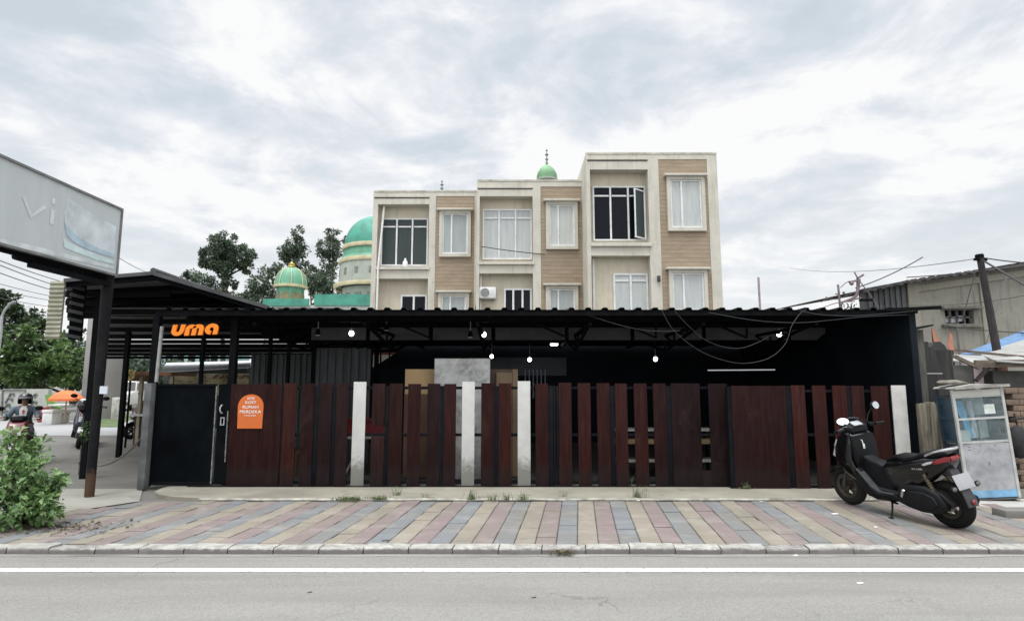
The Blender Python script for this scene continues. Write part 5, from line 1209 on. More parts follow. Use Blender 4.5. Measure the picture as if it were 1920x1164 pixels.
for v in b.bm.verts: v.co += Vector((0,0,.02*mnoise.noise(v.co*9))); v.co.z = max(v.co.z, -.02)
m.add(b.bm, Matrix.Translation((base.x-.30, base.y+.24, 1.605))); tag(m.build('sack', M('sack_brown', (.16,.145,.12), .9, .35, 9, bump=.4)), 'flat brown grey sack lying on left end of the cart roof', 'sack')

# concrete step at the right edge
m = MB(); a_ = G(1886,957,.09); m.box(a_.x, a_.x+1.9, a_.y, a_.y+.22, -.02, .09, .012); tag(m.build('concrete_step', concrete), 'low concrete step at the right edge of the pavement', 'step')
m = MB(); q = [G(1822,935,-.01), G(2300,935,-.01), G(2300,952,-.01), G(1840,952,-.01)]
m.poly([(p.x,p.y,.002) for p in q]); struct(m.build('cement_path', groundmat('cement_path_m', (.42,.41,.38), (.33,.32,.29), (.5,.49,.46), 5, .3, (.22,.2,.17))))

# ------------------------------------------------------------------ right side: shack, stalls, buildings, pole
wood_g = M('grey_timber', (.095,.090,.078), .9, .4, 3, (6,6,.6), bump=.3, dirt=(.03,.028,.025), dirt_amt=.6)
wood_d = M('dark_timber', (.026,.025,.024), .9, .4, 3, (6,6,.6), dirt=(.055,.05,.045), dirt_amt=.5)
sk = thing('timber_shack', 'dark timber shack of upright boards right of the carport', 'shack', (6.6, 9.6, 0))
Ys = 9.5
bx_ = lambda p0, p1, py: (X_(p0,py,Ys), X_(p1,py,Ys))
rr_ = random.Random(4)
for (p0, p1, t0, b0, mt, dy) in ((1704,1713,615,905,wood_d,0),(1713,1724,622,905,wood_d,.05),(1724,1742,618,770,wood_g,0),(1724,1733,770,905,wood_d,.06),(1742,1752,640,760,wood_d,.03),(1752,1764,650,760,wood_d,.06)):
    x0, x1 = X_(p0,740,Ys), X_(p1,740,Ys); m = MB(); m.box(x0, x1-.004, Ys+dy, Ys+dy+.04, max(.0, Z_(b0,Ys)), Z_(t0,Ys), .004); m.build('board', mt, sk)
m = MB(); m.box(X_(1706,640,Ys), X_(1800,640,Ys), Ys+.2, Ys+2.5, 0, Z_(655,Ys)); m.build('wall', wood_d, sk)
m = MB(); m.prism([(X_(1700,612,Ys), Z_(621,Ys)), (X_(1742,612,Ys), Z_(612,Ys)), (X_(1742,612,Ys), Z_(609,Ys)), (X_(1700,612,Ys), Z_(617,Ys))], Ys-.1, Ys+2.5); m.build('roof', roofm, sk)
m = MB(); m.box(X_(1735,680,9.3), X_(1764,680,9.3), 9.28, 9.31, Z_(700,9.3)-.008, Z_(700,9.3)+.008); m.build('ledge', M('ledge_pale', (.35,.35,.33), .7, .2), sk)
st = thing('timber_stack', 'weathered pale timber planks stacked upright behind the cart', 'timber', (X_(1755,850,8.9), 8.9, 0))
for i, (p0, p1, t0) in enumerate(((1733,1741,757),(1741,1749,756),(1749,1758,754),(1758,1764,757),(1764,1769,775))):
    m = MB(); x0, x1 = X_(p0,800,8.9), X_(p1,800,8.9); m.box(x0, x1-.006, 8.9+.03*(i%2), 9.05, .0, Z_(t0,8.9), .006); m.build('plank', M('weathered_timber', (.21,.19,.145), .95, .45, 2.2, (7,7,.9), bump=.5, dirt=(.08,.07,.055), dirt_amt=.7, dirt_scale=4), st)
# hooped dark tarpaulin
m = MB(); Yt = 10.6; o = [(X_(a_,700,Yt), Z_(c_,Yt)) for a_, c_ in ((1750,650),(1757,641),(1768,640),(1777,648),(1784,664),(1788,690),(1792,740),(1792,800),(1750,800))]
m.prism(o, Yt, Yt+1.2, None, 0); tag(m.build('tarpaulin', M('black_tarp', (.02,.02,.021), .55, .4, 4, bump=.5, bscale=6)), 'dark hooped tarpaulin over the stall behind food cart', 'tarpaulin')
# orange pennants
for k_, (pts, lb) in enumerate((([(1747,614),(1752,618),(1762,640),(1764,652),(1754,650),(1750,634)], 'faded orange pennant hanging at the shack roof corner'), ([(1783,622),(1786,630),(1789,657),(1779,655),(1777,645)], 'faded orange pennant standing right of the dark tarpaulin'))):
    Yp = 11.2; m = MB(); m.prism([(X_(a_,c_,Yp), Z_(c_,Yp)) for a_, c_ in pts], Yp, Yp+.015); fl = m.build('pennant', M('pennant_orange', (.38,.165,.11), .8, .2, 6))
    tag(fl, lb, 'flag', 'orange pennants over the stalls')
    m = MB(); a_ = pts[0]; 
    p_ = P(a_[0], a_[1], Yp+.02); m.tube([(p_.x, Yp+.02, 0), (p_.x, Yp+.02, p_.z)], .012, 6); m.build('stick', wood_d, fl)
# stall with tin roof behind the cart
stl = thing('market_stall', 'low timber stall with tin roof and brown fascia behind food cart', 'stall', (8.6, 11, 0))
Yq = 10.4
m = MB(); f0, f1 = P(1786,668,Yq), P(1990,690,Yq); b0, b1 = P(1790,655,Yq+2.2), P(1990,640,Yq+2.6)
f0.z, f1.z = Z_(682,Yq), Z_(690,Yq); b0.z, b1.z = f0.z+.42, f1.z+.50
tin = M('tin_pale', (.31,.31,.31), .6, .2, 3, (1,5,1), dirt=(.3,.28,.25), dirt_amt=.5)
def slab(p, q, r, s, th, mt, nm, par):
    m = MB(); d = Vector((0,0,-th)); P8 = [Vector(v) for v in (p,q,r,s)]; B8 = [v+d for v in P8]
    m.poly(P8); m.poly(B8[::-1])
    for i in range(4): m.poly([P8[i], B8[i], B8[(i+1)%4], P8[(i+1)%4]])
    return m.build(nm, mt, par, recalc=True)
slab(P(1787,676,Yq), P(1880,683,Yq), P(1850,668,Yq+1.6), P(1788,664,Yq+1.6), .02, tin, 'roof_sheet', stl)
slab(P(1868,676,Yq-.2), P(1990,684,Yq-.2), P(1990,650,Yq+2.2), P(1838,664,Yq+2.2), .02, M('tin_grey', (.28,.28,.265), .7, .2, 3, (1,5,1), dirt=(.2,.19,.17), dirt_amt=.5), 'roof_sheet', stl)
m = MB(); m.bar(P(1778,655,Yq+1.5), P(1990,676,Yq-.05), .06, .05); m.bar(P(1828,682,Yq-.1), P(1990,680,Yq-.1), .05, .13); m.bar(P(1790,668,Yq-.05), P(1836,690,Yq-.1), .05, .06); m.build('fascia', M('fascia_brown', (.13,.105,.08), .85, .35, 4, (1,4,4)), stl)
m = MB(); m.box(X_(1786,720,Yq), X_(1828,720,Yq), Yq, Yq+.1, 0, Z_(685,Yq)); m.box(X_(1898,720,Yq), X_(1990,720,Yq), Yq+.4, Yq+.6, 0, Z_(694,Yq)); m.build('wall', M('stall_wall_grey', (.075,.075,.07), .9, .4, 2), stl)
m = MB(); m.bar(P(1830,714,Yq-.05), P(1858,684,Yq-.05), .055, .05); m.build('strut', M('strut_maroon', (.035,.02,.025), .7, .3), stl)
m = MB(); m.box(X_(1828,720,Yq+2), X_(1898,720,Yq+2), Yq+2.2, Yq+2.3, 0, 2.1); m.build('back_wall', M('back_wall_pale', (.42,.36,.36), .9, .2, 3, dirt=(.2,.16,.16), dirt_amt=.6), stl)
m = MB()
for i in range(7): m.box(X_(1886,705,Yq+1.9), X_(1899,705,Yq+1.9), Yq+2.0, Yq+2.1, 1.45+.1*i, 1.537+.1*i, .006)
m.build('brick_pier', M('brick_dull', (.25,.13,.10), .9, .3, 5), stl)
# brick pier and hanging bag at the far right
m = MB(); Yz = 9.3; x0 = X_(1893,800,Yz)
for i in range(17): 
    for j in range(5): m.box(x0+.2*j+(.1 if i%2 else 0), x0+.2*j+.19+(.1 if i%2 else 0), Yz, Yz+.3, .0+.09*i, .082+.09*i, .004)
tag(m.build('brick_wall', M('brick_brown', (.16,.115,.085), .95, .35, 5, bump=.4, dirt=(.06,.05,.04), dirt_amt=.6)), 'brown brick wall at the right edge behind the food cart', 'wall')
m = MB(); m.sphere((X_(1910,825,9.1), 9.1, Z_(828,9.1)), .17, 14, 10, (.75,.6,1.5)); m.tube([(X_(1910,800,9.1), 9.1, Z_(812,9.1)), (X_(1908,790,9.1), 9.15, Z_(775,9.1))], .012, 6); m.bar((X_(1893,785,9.1), 9.1, Z_(786,9.1)), (X_(1935,785,9.1), 9.1, Z_(783,9.1)), .03); tag(m.build('hanging_bag', M('bag_black', (.018,.018,.02), .8, .4, 8, bump=.4)), 'black bag hanging on the brick wall at right edge', 'bag')
# blue tarpaulin roof
slab_t = slab(P(1800,664,12.8), P(1990,655,12.8), P(1990,596,15.2), P(1928,616,15.2), .02, M('tarp_blue', (.07,.155,.29), .6, .25, 3, (1,3,1), bump=.3, bscale=5), 'tarpaulin', None); tag(slab_t, 'blue tarpaulin roof in front of the weathered right building', 'tarpaulin')
m = MB()
for a_, Y in ((1808,12.9), (1960,12.9)): p_ = P(a_, 664, Y); m.tube([(p_.x, Y, 0), (p_.x, Y, p_.z-.03)], .04, 6)
m.build('prop', wood_d, slab_t)
slab_g = slab(P(1836,669,12.0), P(1990,650,12.0), P(1990,618,13.4), P(1880,648,13.4), .02, M('asbestos_sheet', (.29,.29,.275), .9, .2, 3, (5,1,1), dirt=(.25,.24,.22), dirt_amt=.6), 'stall_roof', None); tag(slab_g, 'pale grey sheet roof just below the blue tarpaulin', 'roof')
m = MB(); p_ = P(1845,669,12.1); m.tube([(p_.x, 12.1, 0), (p_.x, 12.1, p_.z-.03)], .04, 6); m.build('prop', wood_d, slab_g)
# the weathered building with its sloping roof
Yw = 20.0
wb = thing('weathered_building', 'weathered plastered building with sloping roof behind the right stalls', 'building', (16, Yw, 0))
wx = lambda p, py: X_(p, py, Yw); wz = lambda p: Z_(p, Yw)
xw0, xw1 = wx(1706,600), wx(1990,600)
zl, zr_ = wz(526), wz(485)
wl_ = plaster('weathered_plaster', (.235,.225,.19), (.085,.08,.068), .85, 1.5)
wy0, wy1, wzz0, wzz1 = wx(1772,594), wx(1826,594), wz(607), wz(581)
m = MB(); sl2 = (zr_-zl)/(xw1-xw0); zat = lambda x: zl+(x-xw0)*sl2
m.prism([(xw0, 0), (wy0, 0), (wy0, zat(wy0)), (xw0, zl)], Yw, Yw+.3); m.prism([(wy1, 0), (xw1, 0), (xw1, zr_), (wy1, zat(wy1))], Yw, Yw+.3)
m.prism([(wy0, 0), (wy1, 0), (wy1, wzz0), (wy0, wzz0)], Yw, Yw+.3); m.prism([(wy0, wzz1), (wy1, wzz1), (wy1, zat(wy1)), (wy0, zat(wy0))], Yw, Yw+.3)
m.box(xw0, xw1, Yw+.31, Yw+8, 0, zl-.6); m.build('wall', wl_, wb)
m = MB(); m.box(xw0-.02, xw0+.35, Yw-.06, Yw, 0, zl+.02); m.bar((wx(1840,510), Yw-.03, 0), (wx(1840,510), Yw-.03, zat(wx(1840,510))-.1), .3, .06); m.bar((xw0, Yw-.04, zl-.35), (xw1, Yw-.04, zr_-.35), .05, .22); m.build('concrete_frame', plaster('frame_plaster', (.255,.24,.195), (.10,.095,.08), .8), wb)
m = MB(); m.box(wy0, wy1, Yw+.2, Yw+.25, wzz0, wzz1); wn = m.build('window', glass_dark, wb); m = MB()
for f in (.02,.25,.5,.75,.98): m.box(wy0+(wy1-wy0)*f-.03, wy0+(wy1-wy0)*f+.03, Yw+.1, Yw+.19, wzz0, wzz1)
m.box(wy0, wy1, Yw+.1, Yw+.19, (wzz0+wzz1)/2-.03, (wzz0+wzz1)/2+.03); m.build('frame', M('old_frame', (.12,.11,.11), .7, .3), wn)
m = MB(); m.box(wy0+.1, wy0+.55, Yw+.15, Yw+.199, wzz0+.05, wzz0+.25); m.box(wy0+.5, wy1-.2, Yw+.15, Yw+.199, wzz0+.1, wzz0+.30); m.build('torn_sheet', M('torn_pale', (.4,.4,.45), .6, .4, 8), wn)
m = MB(); m.box(wy0-.15, wy1+.2, Yw-.12, Yw+.01, wzz0-.12, wzz0-.03); m.box(wy0-.15, wy1+.2, Yw-.2, Yw+.01, wzz1+.02, wzz1+.1); m.build('ledge', M('ledge_dark', (.12,.115,.10), .9, .3), wb)
m = MB(); x = wx(1617,560); n = 16; xe = xw0-.03
for i in range(n):
    a_ = x+(xe-x)*i/n; c_ = x+(xe-x)*(i+1)/n-.01; m.prism([(a_, wz(578)-1), (c_, wz(578)-1), (c_, zl-(xw0-c_)*sl2*1.25), (a_, zl-(xw0-a_)*sl2*1.25)], Yw-.02+(.04 if i%2 else 0), Yw+.2)
m.build('sheet_cladding', M('sheet_dark_grey', (.075,.077,.08), .7, .35, 3, (2,2,.4), dirt=(.12,.12,.11), dirt_amt=.5), wb)
m = MB(); n = 46; xa, xb = wx(1606,550), wx(1990,550)
for i in range(n):
    a_ = xa+(xb-xa)*i/n; c_ = xa+(xb-xa)*(i+1)/n; za = zat(a_)-.13-(max(0, xw0-a_)*.06); zb_ = zat(c_)-.13-(max(0, xw0-c_)*.06); m.bar((a_, Yw-.35, za+.05+.03*(i%2)), (c_, Yw-.35, zb_+.05+.03*(i%2)), .1, .09); 
m.poly([(xa, Yw-.4, zat(xa)-.12), (xb, Yw-.4, zat(xb)+.06), (xb, Yw+8, zat(xb)+.3), (xa, Yw+8, zat(xa)+.1)])
m.build('roof', M('tile_dark', (.06,.055,.055), .9, .4, 4), wb)
# utility pole
p_ = P(1880, 770, 12.6); q_ = P(1836, 476, 12.3); p_.z = 0; d_ = P(1877,700,12.6)
up_ = thing('utility_pole', 'dark leaning timber utility pole before the weathered building', 'utility pole', (p_.x, p_.y, 0))
m = MB(); m.tube([(p_.x+.06,p_.y,0), tuple(d_), tuple(q_)], [.095,.085,.062], 10); m.build('pole', M('pole_timber', (.035,.028,.03), .85, .35, 4, (5,5,.4)), up_)
m = MB(); m.lathe([(.0,.0),(.08,.0),(.08,.06),(0,.06)], 10, Matrix.Translation(q_+Vector((0,0,-.08)))); m.bar(q_+Vector((-.12,0,-.12)), q_+Vector((.15,0,-.13)), .05); m.build('cap', black, up_)
wirem = M('wire_dark', (.04,.04,.042), .6, .2); wirel = M('wire_pale', (.30,.30,.31), .6, .2)
def wire(a, b, sag, r, label, group, mt=None):
    m = MB(); m.tube(catenary(a, b, sag, 18), r, 5); return tag(m.build('overhead_wire', mt or wirem), label, 'wire', group)
gw = 'wires strung from the utility pole'
top = q_+Vector((.05,0,-.08))
wire(top, P(1960,494,12), .03, .014, 'dark wire running right from top of the utility pole', gw)
wire(top+Vector((0,0,-.05)), P(1990,575,11), .0, .022, 'thick guy wire slanting down right from the utility pole', gw)
wire(q_+Vector((-.05,0,-.1)), P(1480,502,30), .25, .012, 'faint wire running left from top of the utility pole', gw, wirel)
wire(P(1700,520,18.5), P(1700,520,18.5)+Vector((6,0,.75)), .1, .018, 'cable draped along top of the weathered wall', gw)
wire(P(1765,576,19.2)+Vector((0,0,-.6)), P(1960,625,13), .05, .014, 'wire sagging from dark window of weathered building', gw)
wire(P(1700,572,19.5), P(1930,552,17), .12, .012, 'thin wire crossing the middle of weathered wall', gw)
wire(P(1829,508,19.3), P(1805,600,19.5), -.02, .016, 'short vertical cable beside the dark window', gw)
wire(P(1890,515,16), P(1845,660,14), -.06, .012, 'thin cable dropping right of the utility pole', gw)
wire(P(1604,540,14.2), P(1730,482,14.2), .06, .014, 'dark cable rising right from the rooftop antenna', gw)
m = MB(); a_ = P(1800,650,19.8); m.tube([(a_.x, 19.85, 1), (a_.x, 19.85, wzz0-.1)], .03, 6); tag(m.build('conduit', M('conduit_grey', (.12,.12,.11), .7, .2)), 'thin upright conduit below the dark window of weathered building', 'pipe')
# roof antenna
Ya = 14.2; ra = lambda x, y: P(1540+x/8.955, 470+y/8.955, Ya)
an = thing('rooftop_antenna', 'rusty pinkish antenna frame above the right end of carport roof', 'antenna', ra(310, 980))
pk = M('rusty_pink', (.165,.125,.135), .7, .35, 6, dirt=(.08,.06,.06), dirt_amt=.6)
m = MB(); m.tube([(ra(310,900).x+.02, Ya, 0), ra(310,880), ra(280,570)], .026, 8); m.build('mast', pk, an)
m = MB(); m.tube([ra(320,620), ra(400,545), ra(470,510)], .011, 6); m.bar(ra(470,530), ra(650,490), .06, .05); m.bar(ra(600,470), ra(705,405), .06, .045); m.tube([ra(555,360), ra(605,450)], .016, 6); m.sphere(ra(510,550), .05, 10, 8); m.build('head', pk, an)
m = MB(); m.tube([ra(620,520), ra(615,640), ra(585,760), ra(500,810), ra(340,870)], [.045,.04,.04,.032,.025], 8); m.tube([ra(645,510), ra(800,720), ra(965,960)], .012, 6); m.bar(ra(340,870), ra(660,790), .05, .04); m.build('stay', pk, an)
m = MB(); m.sphere(ra(375,705), .032, 8, 6); m.bar(ra(235,725), ra(300,738), .025); m.tube([ra(0,965), ra(170,900), ra(340,860), ra(560,850)], .012, 6); m.tube([ra(80,770), ra(90,820)], .015, 5); m.tube([ra(0,870), ra(90,800), ra(260,820), ra(550,700), ra(720,630)], .006, 5); m.build('bracket', pk, an)
m = MB(); rj = random.Random(9)
for i in range(26):
    x, y = rj.uniform(300,640), rj.uniform(890,990); m.tube([ra(x,y), ra(x+rj.uniform(-50,50), y+rj.uniform(-40,60))], .012, 4)
m.bar(ra(640,830), ra(860,828), .05, .06); m.build('scrap_rods', black, an)
m = MB(); p_ = P(1422,520,30); m.tube([(p_.x,30,0), tuple(p_)], .055, 6); tag(m.build('thin_mast', M('mast_pink_grey', (.30,.26,.28), .7, .2)), 'thin bare mast standing alone right of tallest townhouse', 'mast')
# ------------------------------------------------------------------ trees and bushes
barkm = M('bark', (.06,.048,.036), .95, .4, 5, (3,3,.6), bump=.5)
def gv(rng): 
    while True:
        v = Vector((rng.uniform(-1,1), rng.uniform(-1,1), rng.uniform(-1,1)))
        if .02 < v.length < 1: return v
def tree(name, label, base, clumps, mat, n, leaf, seed, group=None, limbs=True, trunk_r=.25, cat='tree', density_edge=.45):
    """clumps: (centre, radius, squash). Leaves sit in sprays on many sub-clumps, so gaps stay between them"""
    rng = random.Random(seed); base = Vector(base)
    t = thing(name, label, cat, base, group=group)
    top = max((c for c, r, s in clumps), key=lambda c: c.z)
    m = MB(); mid = base.lerp(Vector((top.x, top.y, top.z)), .55); mid.x += rng.uniform(-.2,.2)
    tp = Vector((top.x, top.y, top.z))
    m.tube(smoothpath([base, base.lerp(mid,.5)+Vector((rng.uniform(-.1,.1),0,0)), mid, tp], 5), [trunk_r*(1-.85*i/15) for i in range(16)], 8)
    subs = []
    tot = sum(r**2 for c, r, s in clumps)
    for c, r, s in clumps:
        ns = max(9, int((70 if cat == 'tree' and leaf < .3 else 40)*r*r/tot*len(clumps)**.5)); 
        f = min(1, max(.15, (c.z-base.z-r)/(max(.1, top.z-base.z))))
        st = base.lerp(mid, min(1,f*1.5)) if f < .62 else mid.lerp(tp, (f-.62)/.38)
        if limbs: 
            m.tube(smoothpath([st, st.lerp(c,.5)+Vector((0,0,r*.1)), c], 4), [trunk_r*.42*(1-.7*i/8) for i in range(9)], 6)
        for k in range(ns):
            v = gv(rng); v = v.normalized()*(v.length**density_edge); v.z *= s
            sc_ = c + v*r
            subs.append((sc_, r*(rng.uniform(.13,.27) if leaf < .3 else rng.uniform(.20,.36)), rng.uniform(0,1), v))
            if limbs and k % 2 == 0: m.tube([c.lerp(sc_,.15), c.lerp(sc_,.6)+Vector((0,0,-.05*r)), sc_], [trunk_r*.10, trunk_r*.07, trunk_r*.03], 4)
    m.build('trunk', barkm, t)
    fm = MB(); tn = []; pts = []
    for i in range(n):
        sc_, r, tt, v = subs[rng.randrange(len(subs))]
        d = gv(rng); d = d.normalized()*(d.length**.6); p = sc_ + Vector((d.x, d.y, d.z*.7))*r
        pts.append((p, (d+v*.4).normalized(), min(1, max(0, tt*.6+rng.uniform(0,.4)))))
    leaves(fm, tn, pts, leaf, 1.0, rng, .15, .5, fold=False)
    fm.build('crown', mat, t, smooth=0, tints=tn)
    return t
dk = leafmat('far_leaf_dark', (.055,.085,.055), (.10,.14,.092), (.16,.21,.14), scale=.5)
gr_ = leafmat('mid_leaf_green', (.03,.06,.02), (.075,.135,.04), (.16,.25,.075), scale=.7)
Yt = 52.0
TP = lambda px, py, y=Yt: P(px, py, y)
pxm = Yt/FPX
def crown(lst, Y=Yt): 
    k_ = Y*.985/FPX; return [(P(a, b, Y)+Vector((0, random.uniform(-1,1)*r*k_*.5, 0)), r*k_, s) for a, b, r, s in lst]
gT = 'trees on the skyline left of the mosque'
tree('tree', 'tall round crowned dark tree on the skyline above left shed roof', (TP(428,560).x, Yt, 0), crown([(425,460,25,.95),(404,482,24,.8),(450,480,24,.8),(425,500,22,.9),(462,500,14,.8),(432,530,14,1.1),(392,495,14,.7)]), dk, 11000, .26, 1, gT, trunk_r=.3)
tree('tree', 'loose low tree under the tall round crown, spreading left', (TP(378,570).x, Yt+3, 0), crown([(362,516,15,.6),(385,528,20,.6),(402,545,20,.7),(352,520,10,.6),(420,555,22,.5)], Yt+3), dk, 3200, .26, 2, gT, trunk_r=.22)
tree('tree', 'thin pointed tree directly above the green turret', (TP(557,560).x, Yt+2, 0), crown([(557,440,13,1.2),(552,462,19,1.0),(540,472,16,.8),(568,470,14,.9),(556,492,19,.9),(534,480,10,.7),(560,520,15,1)], Yt+2), dk, 3600, .26, 3, gT, trunk_r=.25)
tree('tree', 'thin pointed tree beside the large green dome', (TP(622,560).x, Yt+2, 0), crown([(625,440,13,1.2),(612,460,19,.9),(632,468,16,.9),(615,485,18,.8),(600,475,10,.7),(620,510,16,.9),(648,450,6,.8),(600,520,14,.9)], Yt+2), dk, 3600, .26, 4, gT, trunk_r=.25)
tree('tree', 'low scraggy tree between round crown and the green turret', (TP(495,580).x, Yt-1, 0), crown([(500,512,18,.8),(482,535,20,.7),(510,535,18,.8),(490,558,26,.6),(462,560,18,.5),(520,500,10,.7)], Yt-1), dk, 3900, .26, 5, gT, trunk_r=.22)
tree('tree', 'low dense tree right behind the green turret', (TP(600,580).x, Yt-1, 0), crown([(590,530,20,.8),(605,552,18,.7),(628,545,18,.8),(580,508,12,.8),(612,530,14,.8)], Yt-1), dk, 3300, .26, 6, gT, trunk_r=.22)
gL = 'roadside trees at the far left'
Y2 = 34.0
def crown2(lst, Y): return crown(lst, Y)
tree('roadside_tree', 'leafy bright green tree behind the mural wall at left', (P(60,760,Y2).x, Y2, 0), crown([(40,640,38,.7),(85,655,36,.7),(120,672,34,.7),(60,690,40,.6),(20,690,36,.7),(130,705,30,.6),(95,700,34,.6)], Y2), gr_, 6500, .34, 11, gL, trunk_r=.25)
tree('roadside_tree', 'tall darker tree at the very left edge under the wires', (P(-20,760,Y2+5).x, Y2+5, 0), crown([(10,560,22,.6),(-20,600,50,.8),(40,590,30,.5),(75,608,26,.45),(20,625,40,.6),(-10,680,50,.8)], Y2+5), leafmat('far_leaf_olive', (.014,.03,.012), (.03,.055,.022), (.06,.10,.035), scale=.6), 4600, .36, 12, gL, trunk_r=.3)
tree('roadside_tree', 'dark spreading tree between the left shed panel and piers', (P(140,760,Y2+9).x, Y2+9, 0), crown([(110,640,30,.6),(150,650,34,.7),(140,690,34,.6),(180,700,30,.7),(110,700,28,.6),(60,715,30,.5)], Y2+9), dk, 3600, .40, 13, gL, trunk_r=.28)
tree('roadside_tree', 'dark tree right of the round pier', (P(262,760,46).x, 46, 0), crown([(250,690,26,.8),(275,700,30,.8),(235,720,20,.8),(300,715,26,.7),(330,700,26,.7),(260,735,22,.6)], 46), dk, 3600, .46, 14, gL, trunk_r=.28)

# foreground shrub
bl = leafmat('shrub_leaf', (.055,.115,.035), (.125,.225,.072), (.23,.35,.14), rough=.42, scale=3.5, trans=.3)
cen = G(38, 992, 0); rng = random.Random(31)
shb = thing('shrub', 'large leafy green shrub at the lower left edge of the pavement', 'shrub', (cen.x-.1, cen.y+.25, 0))
kx = 6.6/FPX
clumps = []
for a_, b_, r, dy in ((20,830,36,.5),(60,838,28,.55),(2,870,48,.3),(58,880,42,.25),(30,920,60,.1),(85,915,30,.15),(92,950,24,.05),(60,955,44,0),(5,965,44,0),(-40,860,60,.4),(-60,940,70,.2),(-10,905,50,.0),(100,905,16,.2)):
    p = P(a_, b_, cen.y+dy); clumps.append((p, r*kx))
m = MB(); root = Vector((cen.x-.15, cen.y+.3, -.02)); tn = []; pts = []
for p, r in clumps:
    for k in range(7):
        e_ = p + gv(rng)*r*.9; q = root + Vector((rng.uniform(-.12,.12), rng.uniform(-.08,.08), 0)); mid = q.lerp(e_, .55)+Vector((0,0,.08))
        m.tube(smoothpath([q, mid, e_], 3), [.011,.010,.009,.008,.006,.005,.004], 5)
        d0 = (e_-root).normalized()
        for j in range(15):
            t_ = rng.uniform(.25,1.08); b0 = mid.lerp(e_, t_) if t_ > .3 else q.lerp(mid, .6+t_)
            off = gv(rng); pts.append((b0+off*.05, (off.normalized()+d0*.4).normalized(), rng.uniform(0,1)))
        for j in range(7):      # leaf rosettes at the twig ends
            off = gv(rng); pts.append((e_+off*.02, (off.normalized()+d0*.6+Vector((0,-.25,.3))).normalized(), min(1, rng.uniform(.4,1.1))))
    for j in range(int(900*r*r)):
        v = gv(rng); v = v.normalized()*(v.length**.4); pts.append((p+v*r, v.normalized(), rng.uniform(0,1)))
m.build('stem', barkm, shb)
pts = [q for q in pts if q[0].z > .01]
fm = MB(); leaves(fm, tn, pts, .088, .8, rng, .22, .46); fm.build('foliage', bl, shb, smooth=60, tints=tn)
# a fallen twig and dead leaves under the shrub
m = MB(); rg = random.Random(8); tn = []; pts = []
for k in range(260):
    x = cen.x+rg.gauss(.35,.35); y = cen.y+rg.gauss(.05,.16); pts.append((Vector((x, y, .006+rg.random()*.012)), Vector((rg.uniform(-1,1), rg.uniform(-1,1), .05)), rg.random()))
leaves(m, tn, pts, .05, .2, rg, 0, .5, fold=False)
tag(m.build('fallen_leaves', leafmat('dry_leaf', (.05,.04,.025), (.10,.08,.05), (.17,.13,.08)), tints=tn, smooth=0), 'dry fallen leaves scattered below the shrub', 'leaf litter', kind='stuff')

# weeds along the apron
wm = leafmat('weed_blade', (.06,.09,.035), (.12,.16,.065), (.22,.25,.12), scale=8)
def weed(px, py, hpx, n, label, seed, spread=.07):
    rg = random.Random(seed); b0 = G(px, py, .02); k_ = (b0.y*1.03)/FPX; m = MB(); tn = []
    for i in range(n):
        a = rg.uniform(0, 6.28); h = hpx*k_*rg.uniform(.45,1.05); o = b0+Vector((rg.gauss(0,spread*.5), rg.gauss(0,.02), 0)); ln = Vector((math.cos(a), math.sin(a)*.5, 0))*h*rg.uniform(.1,.6)
        w = rg.uniform(.003,.006); sd_ = Vector((1,0,0)) if abs(ln.x) < abs(ln.y) else Vector((.7,.7,0)); pv = None
        for j in range(5):
            t_ = j/4; c_ = o+ln*t_*t_+Vector((0,0,h*(t_-.22*t_*t_))); ww = w*(1-t_*.9); cur = (m.bm.verts.new(c_-sd_*ww), m.bm.verts.new(c_+sd_*ww))
            if pv: m.bm.faces.new((pv[0], pv[1], cur[1], cur[0])); tn.append(rg.random())
            pv = cur
    for i in range(n):
        p = b0+Vector((rg.gauss(0,spread*.6), rg.gauss(0,.03), .01+rg.random()*hpx*k_*.3)); d = gv(rg).normalized(); s_ = .022
        a = m.bm.verts.new(p); b = m.bm.verts.new(p+d*s_+Vector((0,0,.008))+d.cross(Vector((0,0,1)))*.4*s_); c_ = m.bm.verts.new(p+d*s_*2); e_ = m.bm.verts.new(p+d*s_-d.cross(Vector((0,0,1)))*.4*s_); m.bm.faces.new((a,b,c_,e_)); tn.append(rg.random())
    return tag(m.build('weed', wm, smooth=0, tints=tn), label, 'weed', 'weeds sprouting along the foot of the gates')
weed(883, 936, 26, 26, 'tallest weed tuft, on apron lip between second and third white picket', 1)
weed(925, 938, 20, 16, 'weed tuft at the apron lip below brown picket left of third white picket', 2)
weed(952, 937, 20, 20, 'weed tuft at apron lip left of the third white picket', 3)
weed(982, 937, 24, 22, 'weed tuft directly below the third white picket', 4)
weed(1196, 934, 32, 30, 'bushy weed tuft below the middle plank gate', 5, .1)
weed(745, 930, 26, 12, 'sparse weed below brown pickets right of the first white picket', 6)
weed(800, 934, 16, 12, 'short weed between the first and second white picket', 7)
weed(655, 938, 12, 110, 'flat weed patch at apron lip near first white picket', 8, .16)
weed(1058, 932, 18, 8, 'thin weed below the double post between the gates', 9)
weed(1400, 918, 22, 30, 'thin stalk against foot of the wide solid right panel', 10)
weed(710, 936, 10, 60, 'small flat weed just right of the flat weed patch', 12, .12)
weed(1180, 912, 36, 8, 'tall thin stalk against the middle plank gate', 13)
